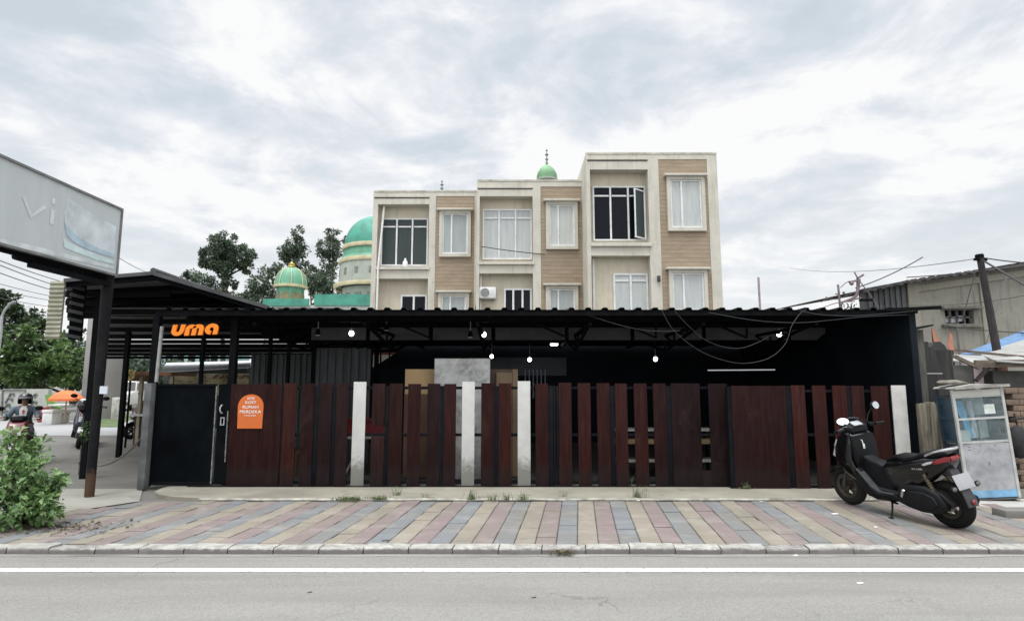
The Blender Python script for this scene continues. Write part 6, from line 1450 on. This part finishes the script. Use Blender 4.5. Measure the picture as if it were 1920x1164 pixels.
# leaf clump at the kerb
m = MB(); tn = []; pts = []; rg = random.Random(17); b0 = G(1053, 1036, ROADZ)
for k in range(70):
    pts.append((Vector((b0.x+rg.gauss(0,.06), KF-.02+rg.gauss(0,.018), ROADZ+.01+rg.random()*.03)), Vector((rg.uniform(-1,1), rg.uniform(-1,.2), rg.uniform(0,.7))), rg.random()))
leaves(m, tn, pts, .05, .3, rg, 0, .35, fold=False)
tag(m.build('dry_weed', leafmat('dry_straw', (.10,.09,.05), (.20,.18,.10), (.34,.28,.14)), tints=tn, smooth=0), 'withered weed clump at the foot of kerb in the middle', 'weed')
# litter
lit = M('paper_white', (.75,.74,.72), .7, .05); lit2 = M('litter_dark', (.06,.05,.045), .8, .2)
def scrap(px, py, w, d, z, label, mt=lit, rot=.2):
    p = G(px, py, z); m = MB(); b = MB(); n = 4
    g = [[b.bm.verts.new(((i/n-.5)*w, (j/2-.5)*d, .002+.008*abs(mnoise.noise((px+i*.9, j*1.1, py))))) for j in range(3)] for i in range(n+1)]
    for i in range(n):
        for j in range(2): b.bm.faces.new((g[i][j], g[i+1][j], g[i+1][j+1], g[i][j+1]))
    m.add(b.bm, Matrix.Translation((p.x, p.y, z+.002)) @ Matrix.Rotation(rot, 4, 'Z'))
    o = m.build('litter', mt, smooth=60); sm_ = o.modifiers.new('thickness', 'SOLIDIFY'); sm_.thickness = .002
    return tag(o, label, 'litter', 'litter on the pavement and road')
scrap(1565, 963, .085, .05, .004, 'white paper scrap on pavement left of scooter stand')
scrap(1642, 988, .035, .03, .004, 'small white scrap on pavement below the scooter')
scrap(1427, 940, .03, .03, .02, 'tiny white scrap on apron lip before wide right panel')
scrap(1613, 1093, .055, .03, ROADZ, 'white scrap lying on road beyond the painted line at right')
scrap(1491, 1041, .04, .03, ROADZ, 'white scrap on the road at kerb foot, right of middle')
scrap(886, 1037, .05, .035, ROADZ+.004, 'white crumpled scrap in the gutter left of the withered weed')
scrap(1001, 1120, .035, .014, ROADZ, 'small dark leaf on the road below the painted line', lit2)
scrap(1197, 938, .035, .03, .02, 'white scrap beside the bushy weed tuft')
scrap(722, 1013, .07, .03, .004, 'dark scrap on the pavement near kerb left of middle', lit2)
scrap(581, 1110, .035, .014, ROADZ, 'small dark leaf on the road at left below line', lit2, .6)

# ------------------------------------------------------------------ left background: junction
conc = plaster('pier_concrete', (.27,.26,.25), (.14,.135,.13), .5, .5)
Yp = 28.5
pr_ = thing('overpass_pier', 'square grey concrete overpass pier behind the shed poles', 'pier', (X_(170,700,Yp), Yp, 0), group='overpass piers behind the shed')
m = MB(); x0, x1 = X_(155,700,Yp), X_(189,700,Yp); m.box(x0, x1, Yp, Yp+1.2, -.02, 4.95, .05); m.build('shaft', conc, pr_)
pr2 = thing('overpass_pier', 'round grey concrete overpass pier right of the billboard pole', 'pier', (X_(205,700,Yp), Yp-1, 0), group='overpass piers behind the shed')
m = MB(); cx = X_(205,740,Yp-1); r_ = 20*Yp/FPX; m.lathe([(r_*1.0,-.02),(r_*.98,2),(r_*1.05,4.3),(r_*1.1,5.0),(0,5.0)], 24, Matrix.Translation((cx, Yp-1, 0))); m.build('shaft', plaster('pier_dim', (.20,.19,.18), (.11,.105,.10), .6, .5), pr2)
m = MB(); p = G(212,776,0); p.y = Yp-2; m.box(X_(208,770,p.y), X_(222,770,p.y), p.y, p.y+.3, -.02, Z_(745,p.y), .02); tag(m.build('bollard', M('bollard_pale', (.40,.39,.36), .9, .25, 5)), 'short pale concrete marker block beside the round pier', 'bollard')
# mural wall
Yw2 = 26.0; mw = thing('mural_wall', 'low pale wall with faded black drawings at left edge', 'wall', (X_(45,780,Yw2), Yw2, 0))
m = MB(); x0, x1 = X_(2,760,Yw2), X_(88,760,Yw2); z0, z1 = 0, Z_(729,Yw2); m.box(x0, x1, Yw2, Yw2+.2, -.02, z1); m.build('panel', plaster('mural_white', (.40,.41,.37), (.3,.3,.28), .5, 1.5), mw)
m = MB(); mk = random.Random(3)
for a_, b_, r_ in ((18,752,7),(22,742,5),(14,765,6),(66,742,3),(64,758,5),(70,765,4),(57,752,3)):
    c_ = P(a_, b_, Yw2-.01); k_ = Yw2/FPX
    m.tube([c_+Vector((r_*k_*math.cos(t_*.7)*mk.uniform(.6,1.1), 0, r_*k_*math.sin(t_*.7)*mk.uniform(.7,1.3))) for t_ in range(8)], .05, 4)
m.bar(P(2,731,Yw2-.02), P(48,731,Yw2-.02), .06); m.bar(P(5,732,Yw2-.02), P(3,778,Yw2-.02), .06); m.bar(P(47,731,Yw2-.02), P(50,770,Yw2-.02), .05); m.build('drawing', M('mural_grey', (.13,.14,.13), .9, .3), mw)
# green slide-like board beside it
Yg = 25.2; m = MB(); o = [(84,741),(93,738),(97,748),(103,757),(112,764),(107,768),(96,766),(88,759)]
m.prism([(X_(a_,b_,Yg), Z_(b_,Yg)) for a_, b_ in o], Yg, Yg+.12); m.prism([(X_(a_,b_,Yg), Z_(b_,Yg)) for a_, b_ in ((90,766),(93,766),(93,790),(90,790))], Yg, Yg+.08); tag(m.build('green_board', M('board_green', (.13,.27,.07), .6, .25, 3), recalc=True), 'curved bright green board beside the mural wall', 'board')
# umbrella stall
Yu = 23.6; pu = P(126,735,Yu); k_ = Yu/FPX
um = thing('umbrella', 'orange parasol over the roadside stall at left', 'umbrella', (pu.x, Yu, -.02))
m = MB(); r_ = 28.5*k_; zt_, zb_ = Z_(731,Yu), Z_(747,Yu)
prof = [(0,zt_),(r_*.35,zt_-(zt_-zb_)*.12),(r_*.7,zt_-(zt_-zb_)*.45),(r_,zb_),(r_*1.0,zb_-.09)]
m.lathe(prof, 8, Matrix.Translation((pu.x, Yu, 0)) @ Matrix.Rotation(.2,4,'Z')); m.build('canopy', M('parasol_orange', (.62,.15,.04), .7, .15, 2), um, smooth=0)
m = MB(); m.tube([(pu.x, Yu, -.02), (pu.x, Yu, zt_+.08)], .025, 6); m.build('pole', M('parasol_pole', (.3,.22,.15), .6), um)
for px, py, h, w, mt, lb in ((96,795,26,9,M('cooler_white',(.6,.6,.58),.5,.1),'white cool box at the roadside stall below the orange parasol'),(113,793,20,8,M('bucket_pale',(.42,.42,.38),.6,.15),'pale bucket standing right of the white cool box')):
    p = G(px, py, -.02); k2 = p.y*1.02/FPX; t = thing('cool_box' if 'box' in lb else 'bucket', lb, 'box' if 'box' in lb else 'bucket', p)
    if 'box' in lb:
        m = MB(); m.box(-w*k2, w*k2, -.25, .25, 0, h*k2*.8, .03); m.build('body', mt, t, world=False); m = MB(); m.box(-w*k2-.02, w*k2+.02, -.27, .27, h*k2*.8+.004, h*k2, .02); m.build('lid', mt, t, world=False)
    else:
        m = MB(); m.lathe([(0,0),(w*k2*.8,0),(w*k2,h*k2),(w*k2+.02,h*k2),(w*k2+.02,h*k2+.03),(0,h*k2+.03)], 16); m.build('body', mt, t, world=False); m = MB(); m.tube([(-w*k2,0,h*k2),(0,0,h*k2*1.25),(w*k2,0,h*k2)], .012, 5); m.build('handle', mt, t, world=False)
tbl = thing('stall_table', 'white topped stall table under the orange parasol', 'table', (X_(112,790,24.4), 24.4, -.02)); m = MB(); x0, x1 = X_(95,780,24.4), X_(150,780,24.4); m.box(x0, x1, 24.2, 24.8, .68, .74); m.build('top', M('table_white', (.6,.6,.57), .6, .1), tbl)
for sx in (x0+.05, x1-.05):
    m = MB(); m.box(sx-.03, sx+.03, 24.3, 24.36, -.02, .68); m.build('leg', M('table_leg2', (.2,.2,.2), .6), tbl)
# red car by the mural
def car(name, label, loc, heading, paint, boxy=False, L_=3.9, W_=1.65, H_=1.5):
    t = thing(name, label, 'car', loc, (0,0,heading)); B = lambda m, n_, mt, par=None: m.build(n_, mt, par or t, world=False, smooth=35, recalc=True)
    h = H_; 
    if boxy: side = [(-L_/2,.35),(-L_/2,h*.98),(L_*.10,h),(L_*.20,h*.66),(L_*.46,h*.62),(L_/2,h*.55),(L_/2,.35)]
    else: side = [(-L_/2,.35),(-L_/2,h*.62),(-L_*.42,h*.66),(-L_*.30,h*.95),(-L_*.02,h),(L_*.18,h*.68),(L_*.42,h*.58),(L_/2,h*.45),(L_/2,.3)]
    m = MB(); m.prism(side, -W_/2, W_/2, lambda u,v,w: (u, v*(1-.16*max(0,(w-h*.6)/(h*.4))), w), .06); B(m, 'body', paint)
    ws = MB(); a_, b_ = ((L_*.115,h*.965),(L_*.205,h*.69)) if boxy else ((.01*L_,h*.965),(L_*.175,h*.70))
    y0, y1 = W_*.40, W_*.46; n_ = Vector((b_[1]-a_[1], 0, -(b_[0]-a_[0]))); n_ = n_.normalized()*-.012
    ws.poly([Vector((a_[0],-y0,a_[1]))+n_, Vector((b_[0],-y1,b_[1]))+n_, Vector((b_[0],y1,b_[1]))+n_, Vector((a_[0],y0,a_[1]))+n_]); B(ws, 'windscreen', glass_dark)
    for s_ in (-1,1):
        sw = MB(); yy = s_*W_*.475; sw.prism([(-L_*.40 if boxy else -L_*.27,h*.68),(L_*.15,h*.68),(L_*.07 if boxy else -.01*L_,h*.92),(-L_*.40 if boxy else -L_*.25,h*.90)], yy-.01, yy+.01, lambda u,v,w: (u, v-s_*W_*.05*(w-h*.66)/(h*.3)+s_*.02, w)); B(sw, 'side_window', glass_dark)
        hl = MB(); hl.sphere((L_/2-.02, s_*W_*.36, h*.44), .11, 12, 8, (.5,1,1)); B(hl, 'headlight', clearl)
        for u in (-L_*.31, L_*.31):
            wm_ = MB(); wm_.torus((u, s_*(W_/2-.10), .31), .22, .09, seg=24, sub=8); w_ = B(wm_, 'wheel', tyre); rm = MB(); rm.lathe([(0,-.07),(.16,-.07),(.16,.07),(0,.07)], 16, Matrix.Translation((u, s_*(W_/2-.09), .31)) @ Matrix.Rotation(R(90),4,'X')); B(rm, 'rim', chrome, w_)
    bp = MB(); bp.box(L_/2-.04, L_/2+.09, -W_*.47, W_*.47, .36, .54, .03); B(bp, 'bumper', M('bumper_dark', (.06,.06,.06), .5, .2))
    gl = MB(); gl.box(L_/2+.001, L_/2+.02, -W_*.26, W_*.26, h*.40, h*.52); B(gl, 'grille', M('bumper_dark', (.06,.06,.06)))
    np_ = MB(); np_.box(L_/2+.091, L_/2+.10, -.2, .2, .40, .5); B(np_, 'number_plate', M('plate_dark', (.03,.03,.03), .5))
    return t
p = G(84, 791, -.02); m = MB(); m.lathe([(0,0),(.24,0),(.26,.04),(.26,.2),(.275,.22),(.26,.24),(.26,.42),(.275,.44),(.26,.46),(.25,.62),(0,.62)], 18, Matrix.Translation(p)); tag(m.build('barrel', M('barrel_red', (.22,.035,.035), .5, .2, 3)), 'dull red barrel between the rider and the white cool box', 'barrel')
cx = X_(233,757,36); car('van', 'boxy white jeep like van approaching beyond the shed poles', (cx, 36, -.02), R(-72), M('paint_white', (.56,.56,.52), .35, .08, 2, coat=.4), True, 3.8, 1.6, 1.75)
# round yellow board on a post, with its little kiosk
Yk2 = 15.0; ks = thing('round_sign', 'round yellow patterned board beside a small orange kiosk roof', 'sign', (X_(243,703,Yk2), Yk2, -.02))
c_ = P(243.5,703,Yk2); r_ = 10.5*Yk2/FPX; Tm = Matrix.Translation((c_.x, Yk2, c_.z)) @ Matrix.Rotation(R(90),4,'X')
m = MB(); m.lathe([(0,-.02),(r_*.9,-.02),(r_,0),(r_*.9,.02),(0,.02)], 24, Tm); m.build('disc', M('disc_yellow', (.40,.30,.09), .5, .3, 14), ks)
m = MB(); m.torus((c_.x, Yk2-.02, c_.z), r_*.55, .012, seg=20, sub=5)
for i in range(6):
    a = i*math.pi/3; m.bar((c_.x, Yk2-.025, c_.z), (c_.x+r_*.9*math.cos(a), Yk2-.025, c_.z+r_*.9*math.sin(a)), .02)
m.build('pattern', M('disc_pattern', (.16,.11,.03), .6, .2), ks)
m = MB(); m.tube([(c_.x, Yk2+.04, -.02), (c_.x, Yk2+.04, c_.z)], .025, 6); m.build('post', black, ks)
kk = thing('kiosk', 'small wooden kiosk with orange brown roof behind concrete gatepost', 'kiosk', (X_(275,750,15.4), 15.4, -.02))
x0, x1 = X_(252,700,15.4), X_(330,700,15.4); zr0 = Z_(706,15.4); m = MB(); m.prism([(x0-.1, zr0-.02), (x0+.2, zr0+.14), (x1, zr0+.10), (x1, zr0+.02), (x0+.2, zr0+.04), (x0-.1, zr0-.08)], 15.2, 16.4); m.build('roof', M('kiosk_orange', (.22,.10,.045), .7, .3, 4), kk)
for px in (263, 320):
    m = MB(); xx = X_(px,740,15.3); m.box(xx-.04, xx+.04, 15.28, 15.36, -.02, zr0); m.build('post', M('kiosk_post', (.30,.26,.18), .8, .3, 4), kk)
m = MB(); m.box(X_(256,770,15.35), x1, 15.3, 16.2, -.02, .75); m.build('counter', M('kiosk_dark', (.035,.03,.025), .8, .3), kk); m = MB(); m.box(X_(250,770,15.35), x1, 15.2, 16.3, .76, .81); m.build('counter_top', M('kiosk_pale', (.5,.5,.48), .6, .15), kk)
# far stall with tin roof and cloth banner, seen under the carport
fs = thing('roadside_stall', 'tin roofed stall with draped printed banner seen through the carport', 'stall', (X_(390,710,19), 19, -.02))
Y0 = 19.0; slab(P(298,697,Y0), P(470,688,Y0), P(470,676,Y0+2.2), P(312,680,Y0+2.2), .03, M('tin_bright', (.50,.51,.52), .5, .3, 3, (8,1,1), dirt=(.25,.24,.22), dirt_amt=.4), 'roof', fs)
m = MB(); xs = [X_(315+i*8,708,Y0) for i in range(20)]
for i in range(19): m.poly([(xs[i], Y0+.05+.05*math.sin(i*.9), Z_(700,Y0)), (xs[i+1], Y0+.05+.05*math.sin(i*.9+.9), Z_(700,Y0)), (xs[i+1], Y0+.05+.07*math.sin(i*.9+.9), 1.2), (xs[i], Y0+.05+.07*math.sin(i*.9), 1.2)])
m.build('banner', M('banner_olive', (.25,.22,.12), .8, .45, 2.5, (1,1,2.5), dirt=(.42,.40,.33), dirt_amt=.7, dirt_scale=2), fs)
m = MB(); xs0 = [xs[9]+i*.23 for i in range(12)]
for i, x in enumerate(xs0): m.bar((x, Y0-.05, Z_(709,Y0)), (x+(.12 if i%3 else -.05), Y0-.05, Z_(703,Y0)), .05, .03)
m.build('banner_marks', M('banner_brown', (.17,.07,.05), .8, .3), fs)
m = MB()
for x in (xs[0], xs[10], xs[-1]): m.box(x-.04, x+.04, Y0+.2, Y0+.28, -.02, Z_(697,Y0)-.04)
m.build('post', wood_d, fs)
m = MB(); m.box(X_(300,740,Y0+2), X_(475,740,Y0+2), Y0+2.1, Y0+2.2, -.02, 2.2); m.build('back_wall', M('far_stall_wall', (.05,.06,.055), .9, .3), fs)
# pale building strip beyond it
fb = thing('far_building', 'pale turquoise building glimpsed far behind the shed posts', 'building', (X_(300,650,60), 60, 0)); m = MB(); m.box(X_(262,650,60), X_(420,650,60), 60, 66, 0, Z_(650,60)); m.build('wall', M('far_turquoise', (.28,.42,.40), .9, .25, .4), fb)
m = MB()
for i in range(7):
    x = X_(270+i*21,660,60); m.box(x, x+.7, 59.95, 59.99, 3.0, 4.4)
m.build('windows', glass_dark, fb)
# parked scooters of the junction
p = G(146, 841, -.02)
scooter('scooter', 'white fronted scooter parked facing the street beside shed pole', (p.x-.72, p.y+1.10, -.016), R(-57), R(-7), M('scooter_blue_black', (.012,.012,.03), .25, .2, 3, coat=.5), M('scooter_white', (.62,.62,.62), .3, .1, 3, coat=.4), rimk, None, False, False)
hm = thing('helmet', 'black and white helmet resting on the white fronted scooter', 'helmet', (p.x-.03, p.y+.12, 1.06))
def helmet(t, main, band, face=True):
    m = MB(); m.lathe([(0,.15),(.06,.143),(.105,.115),(.132,.065),(.14,.0),(.135,-.07),(.115,-.12),(.105,-.115)], 24, Matrix.Diagonal((1,1.12,1,1))); m.build('shell', main, t, world=False)
    m = MB(); m.lathe([(0,.154),(.045,.148),(.085,.132),(.10,.119)], 20, Matrix.Diagonal((1.02,1.13,1.01,1))); m.build('crown_stripe', band, t, world=False)
    m = MB(); m.lathe([(.137,.045),(.146,.0),(.142,-.055),(.125,-.085)], 16, Matrix.Diagonal((1.02,1.15,1,1)) @ Matrix.Rotation(R(180),4,'Z'), a0=R(25), a1=R(155)); m.build('visor', M('visor_dark', (.02,.02,.022), .1, .1, 3, coat=.5), t, world=False)
hk = M('helmet_black', (.02,.02,.022), .25, .2, 4, coat=.5); hw_ = M('helmet_white', (.7,.7,.7), .3, .05)
helmet(hm, hk, hw_)
p = G(256, 823, -.02)
scooter('scooter', 'dark scooter with white mudguard half hidden by the concrete gatepost', (p.x+.45, p.y+1.15, -.016), R(-118), R(-7), M('scooter_dark2', (.015,.015,.018), .3, .2, 3, coat=.4), M('scooter_white', (.62,.62,.62)), rimk, None, False, False)
# bush and greenery by the poles
rg = random.Random(5); m = MB(); tn = []; pts = []; c_ = P(162,808,10.1)
for k in range(160): v = gv(rg); pts.append((c_+Vector((v.x*.08, v.y*.08, v.z*.16)), v.normalized(), rg.random()))
leaves(m, tn, pts, .055, .8, rg, .2, .45); tag(m.build('climbing_plant', gr_, tints=tn, smooth=0), 'small creeper clinging to the shed pole', 'plant')

# ------------------------------------------------------------------ rider on the scooter behind the shrub
rp = P(44, 780, 12.2); rx, ry = rp.x, 12.2
hd2 = R(-58)
rt_ = Vector((math.cos(hd2), math.sin(hd2), 0))
sc0 = Vector((rx, ry, -.02)) - rt_*.42
scooter('scooter', 'red and white scooter ridden by the helmeted person behind the shrub', tuple(sc0+Vector((0,0,.004))), hd2, 0, M('scooter_red', (.11,.014,.02), .3, .15, 3, coat=.5), M('scooter_white', (.62,.62,.62)), rimk, None, False, False).scale = (.88,)*3
person = thing('person', 'person in grey blue jacket and dark helmet riding a scooter behind the shrub', 'person', tuple(sc0), (0,0,hd2)); person.scale = (.88,)*3
def skin_body(name, chains, par, mat, levels=2):
    """chains: list of lists of (point, radius); points met again are joined into one body"""
    verts, rad, edges, idx = [], [], [], {}
    for ch in chains:
        pv = None
        for p_, r_ in ch:
            k_ = tuple(round(c, 4) for c in p_)
            if k_ not in idx: idx[k_] = len(verts); verts.append(p_); rad.append(r_)
            i = idx[k_]
            if pv is not None and pv != i: edges.append((pv, i))
            pv = i
    me = bpy.data.meshes.new(name); me.from_pydata(verts, edges, []); o = bpy.data.objects.new(name, me); COL.objects.link(o); o.parent = par
    sk_ = o.modifiers.new('skin', 'SKIN'); sv = me.skin_vertices[0].data if me.skin_vertices else None
    if sv is None:
        bpy.context.view_layer.objects.active = o; sv = me.skin_vertices[0].data
    for i, r_ in enumerate(rad):
        rr_ = r_ if isinstance(r_, tuple) else (r_, r_); sv[i].radius = rr_
    sv[0].use_root = True
    sb = o.modifiers.new('smooth', 'SUBSURF'); sb.levels = levels; sb.render_levels = levels
    me.materials.append(mat)
    return o
skinm = M('skin', (.24,.13,.085), .55, .12, 8); jacket = M('jacket_grey_blue', (.075,.10,.13), .85, .3, 6, bump=.3); trous = M('trousers_dark', (.02,.022,.03), .9, .3, 6)
shirt = M('shirt_pale', (.55,.53,.52), .85, .12, 8)
pel, ches, neck, head = (.34,0,.83), (.40,0,1.16), (.43,0,1.33), (.46,0,1.45)
chains = [[(pel,(.15,.12)), ((.36,0,.98),(.145,.115)), (ches,(.165,.12)), ((.42,0,1.26),(.12,.09)), (neck,(.052,.055)), ((.445,0,1.38),(.06,.066)), (head,(.078,.092)), ((.455,0,1.54),(.062,.075))]]
for s_ in (1,-1):
    sh_, el, wr = (.42,s_*.19,1.235), (.58,s_*.30,1.03), (.90,s_*.31,1.08)
    chains.append([((.42,0,1.26),.12), (sh_,.062), (el,.047), (wr,.030), ((.955,s_*.315,1.085),(.040,.020))])
    for j, (dy_, ln) in enumerate(((-.027,.085),(-.009,.095),(.009,.09),(.027,.072))):
        b_ = (.985,s_*.315+dy_,1.082); chains.append([((.955,s_*.315,1.085),(.040,.020)), (b_,.010), ((.985+ln*.45,s_*.315+dy_,1.078),.0092), ((.985+ln*.50,s_*.315+dy_,1.05),.0085), ((.985+ln*.15,s_*.315+dy_,1.03),.0075)])
    chains.append([((.955,s_*.315,1.085),(.040,.020)), ((.965,s_*.28,1.07),.011), ((.985,s_*.268,1.045),.009), ((1.0,s_*.272,1.03),.008)])
    chains.append([(pel,(.15,.12)), ((.36,s_*.10,.82),.095), ((.78,s_*.20,.72),.068), ((.80,s_*.19,.42),.052), ((.80,s_*.19,.36),.040), ((.90,s_*.195,.335),.042), ((.98,s_*.20,.33),.030)])
body = skin_body('body', chains, person, skinm)
# clothes as shells that follow the body
def shell(name, chains, mat): return skin_body(name, chains, person, mat)
jc = [[((.35,0,.86),(.16,.13)), ((.36,0,.98),(.165,.135)), (ches,(.185,.14)), ((.42,0,1.265),(.13,.10)), ((.43,0,1.31),(.07,.07))]]
for s_ in (1,-1): jc.append([((.42,0,1.265),(.13,.10)), ((.42,s_*.19,1.235),.078), ((.58,s_*.30,1.03),.062), ((.87,s_*.31,1.075),.044)])
shell('jacket', jc, jacket)
tc_ = [[((.33,0,.88),(.15,.12)), ((.34,0,.82),(.155,.125))]]
for s_ in (1,-1): tc_.append([((.34,0,.82),(.155,.125)), ((.36,s_*.10,.815),.108), ((.78,s_*.20,.72),.082), ((.80,s_*.19,.44),.062)])
shell('trousers', tc_, trous)
m = MB(); m.prism([(-.065,1.08),(.065,1.08),(.075,1.24),(.04,1.31),(-.04,1.31),(-.075,1.24)], .0, .02, lambda u,v,w: (.555+v-.16*max(0,(w-1.1)), u, w), .006); m.build('shirt_front', shirt, person, world=False)
m = MB(); m.prism([(-.02,1.12),(.015,1.15),(.03,1.2),(0,1.23),(-.03,1.2),(-.01,1.17)], .021, .027, lambda u,v,w: (.556+v-.16*max(0,(w-1.1)), u, w)); m.build('shirt_print', M('print_red', (.35,.03,.03), .8), person, world=False)
m = MB()
for s_ in (1,-1): m.sphere((.535,s_*.031,1.462), .012, 10, 8)
m.build('eyes', M('eye_dark', (.03,.025,.02), .3), person, world=False)
m = MB(); m.tube([(.535,0,1.465),(.558,0,1.43),(.54,0,1.418)], [.008,.015,.008], 8); m.build('nose', skinm, person, world=False)
m = MB(); m.tube([(.53,-.026,1.392),(.541,0,1.389),(.53,.026,1.392)], [.004,.007,.004], 6); m.build('mouth', M('lips', (.17,.07,.06), .5), person, world=False)
hh_ = MB(); hh_.lathe([(0,.165),(.06,.158),(.11,.128),(.137,.07),(.142,.02)], 24, Matrix.Translation((.455,0,1.455)) @ Matrix.Diagonal((1.1,1,1,1)))
hh_.lathe([(.142,.02),(.142,-.06),(.125,-.10)], 18, Matrix.Translation((.455,0,1.455)) @ Matrix.Diagonal((1.1,1,1,1)), a0=R(62), a1=R(298)); h_ = hh_.build('helmet', hk, person, world=False)
m = MB(); m.lathe([(.139,.075),(.150,.045),(.148,.03)], 14, Matrix.Translation((.457,0,1.455)) @ Matrix.Diagonal((1.1,1,1,1)), a0=R(-62), a1=R(62)); m.build('visor_rim', M('visor_grey', (.16,.16,.16), .3, .1), h_, world=False)

# ------------------------------------------------------------------ street lamp and overhead cables at the left
Yl = 24.0; a_ = P(2,640,Yl); ll = thing('street_lamp', 'curved grey street lamp at the very left edge', 'street lamp', (a_.x, Yl, -.02))
m = MB(); m.tube(smoothpath([(a_.x-.25,Yl,-.02),(a_.x-.1,Yl,2.5),P(1,620,Yl),P(3,596,Yl),P(10,580,Yl),P(19,570,Yl)],5), [.07]*11+[.06]*5+[.045]*10, 8); m.build('pole', M('lamp_grey', (.32,.33,.34), .5, .15), ll)
m = MB(); p_ = P(22,567,Yl); m.bar(P(16,571,Yl), P(28,565,Yl), .14, .07, .02); m.build('lamp_head', M('lamp_grey', (.32,.33,.34)), ll)
gc = 'overhead cables crossing the sky at far left'
for i, (a_, b_) in enumerate((((-60,465),(108,522)),((-60,472),(100,530)),((-60,489),(98,540)),((-60,515),(100,552)),((-60,530),(100,560)),((-60,545),(100,572)))):
    A, B_ = P(*a_, 20), P(*b_, 30); far = B_+(B_-A)*.5
    m = MB(); m.tube(catenary(A, far, .12, 14), .02 if i < 3 else .013, 5); tag(m.build('overhead_cable', wirem), 'thin dark cable slanting down across the sky between billboard and shed', 'cable', gc)
wire(P(212,480,12), P(300,520,24), .1, .008, 'faint wire running right from the billboard toward shed ridge', None, wirel) if False else None
a_, b_ = P(214,478,11), P(292,516,20); m = MB(); m.tube(catenary(a_, b_, .05, 8), .009, 5); tag(m.build('stay_wire', wirel), 'faint pale wire from billboard down to the shed ridge', 'wire')
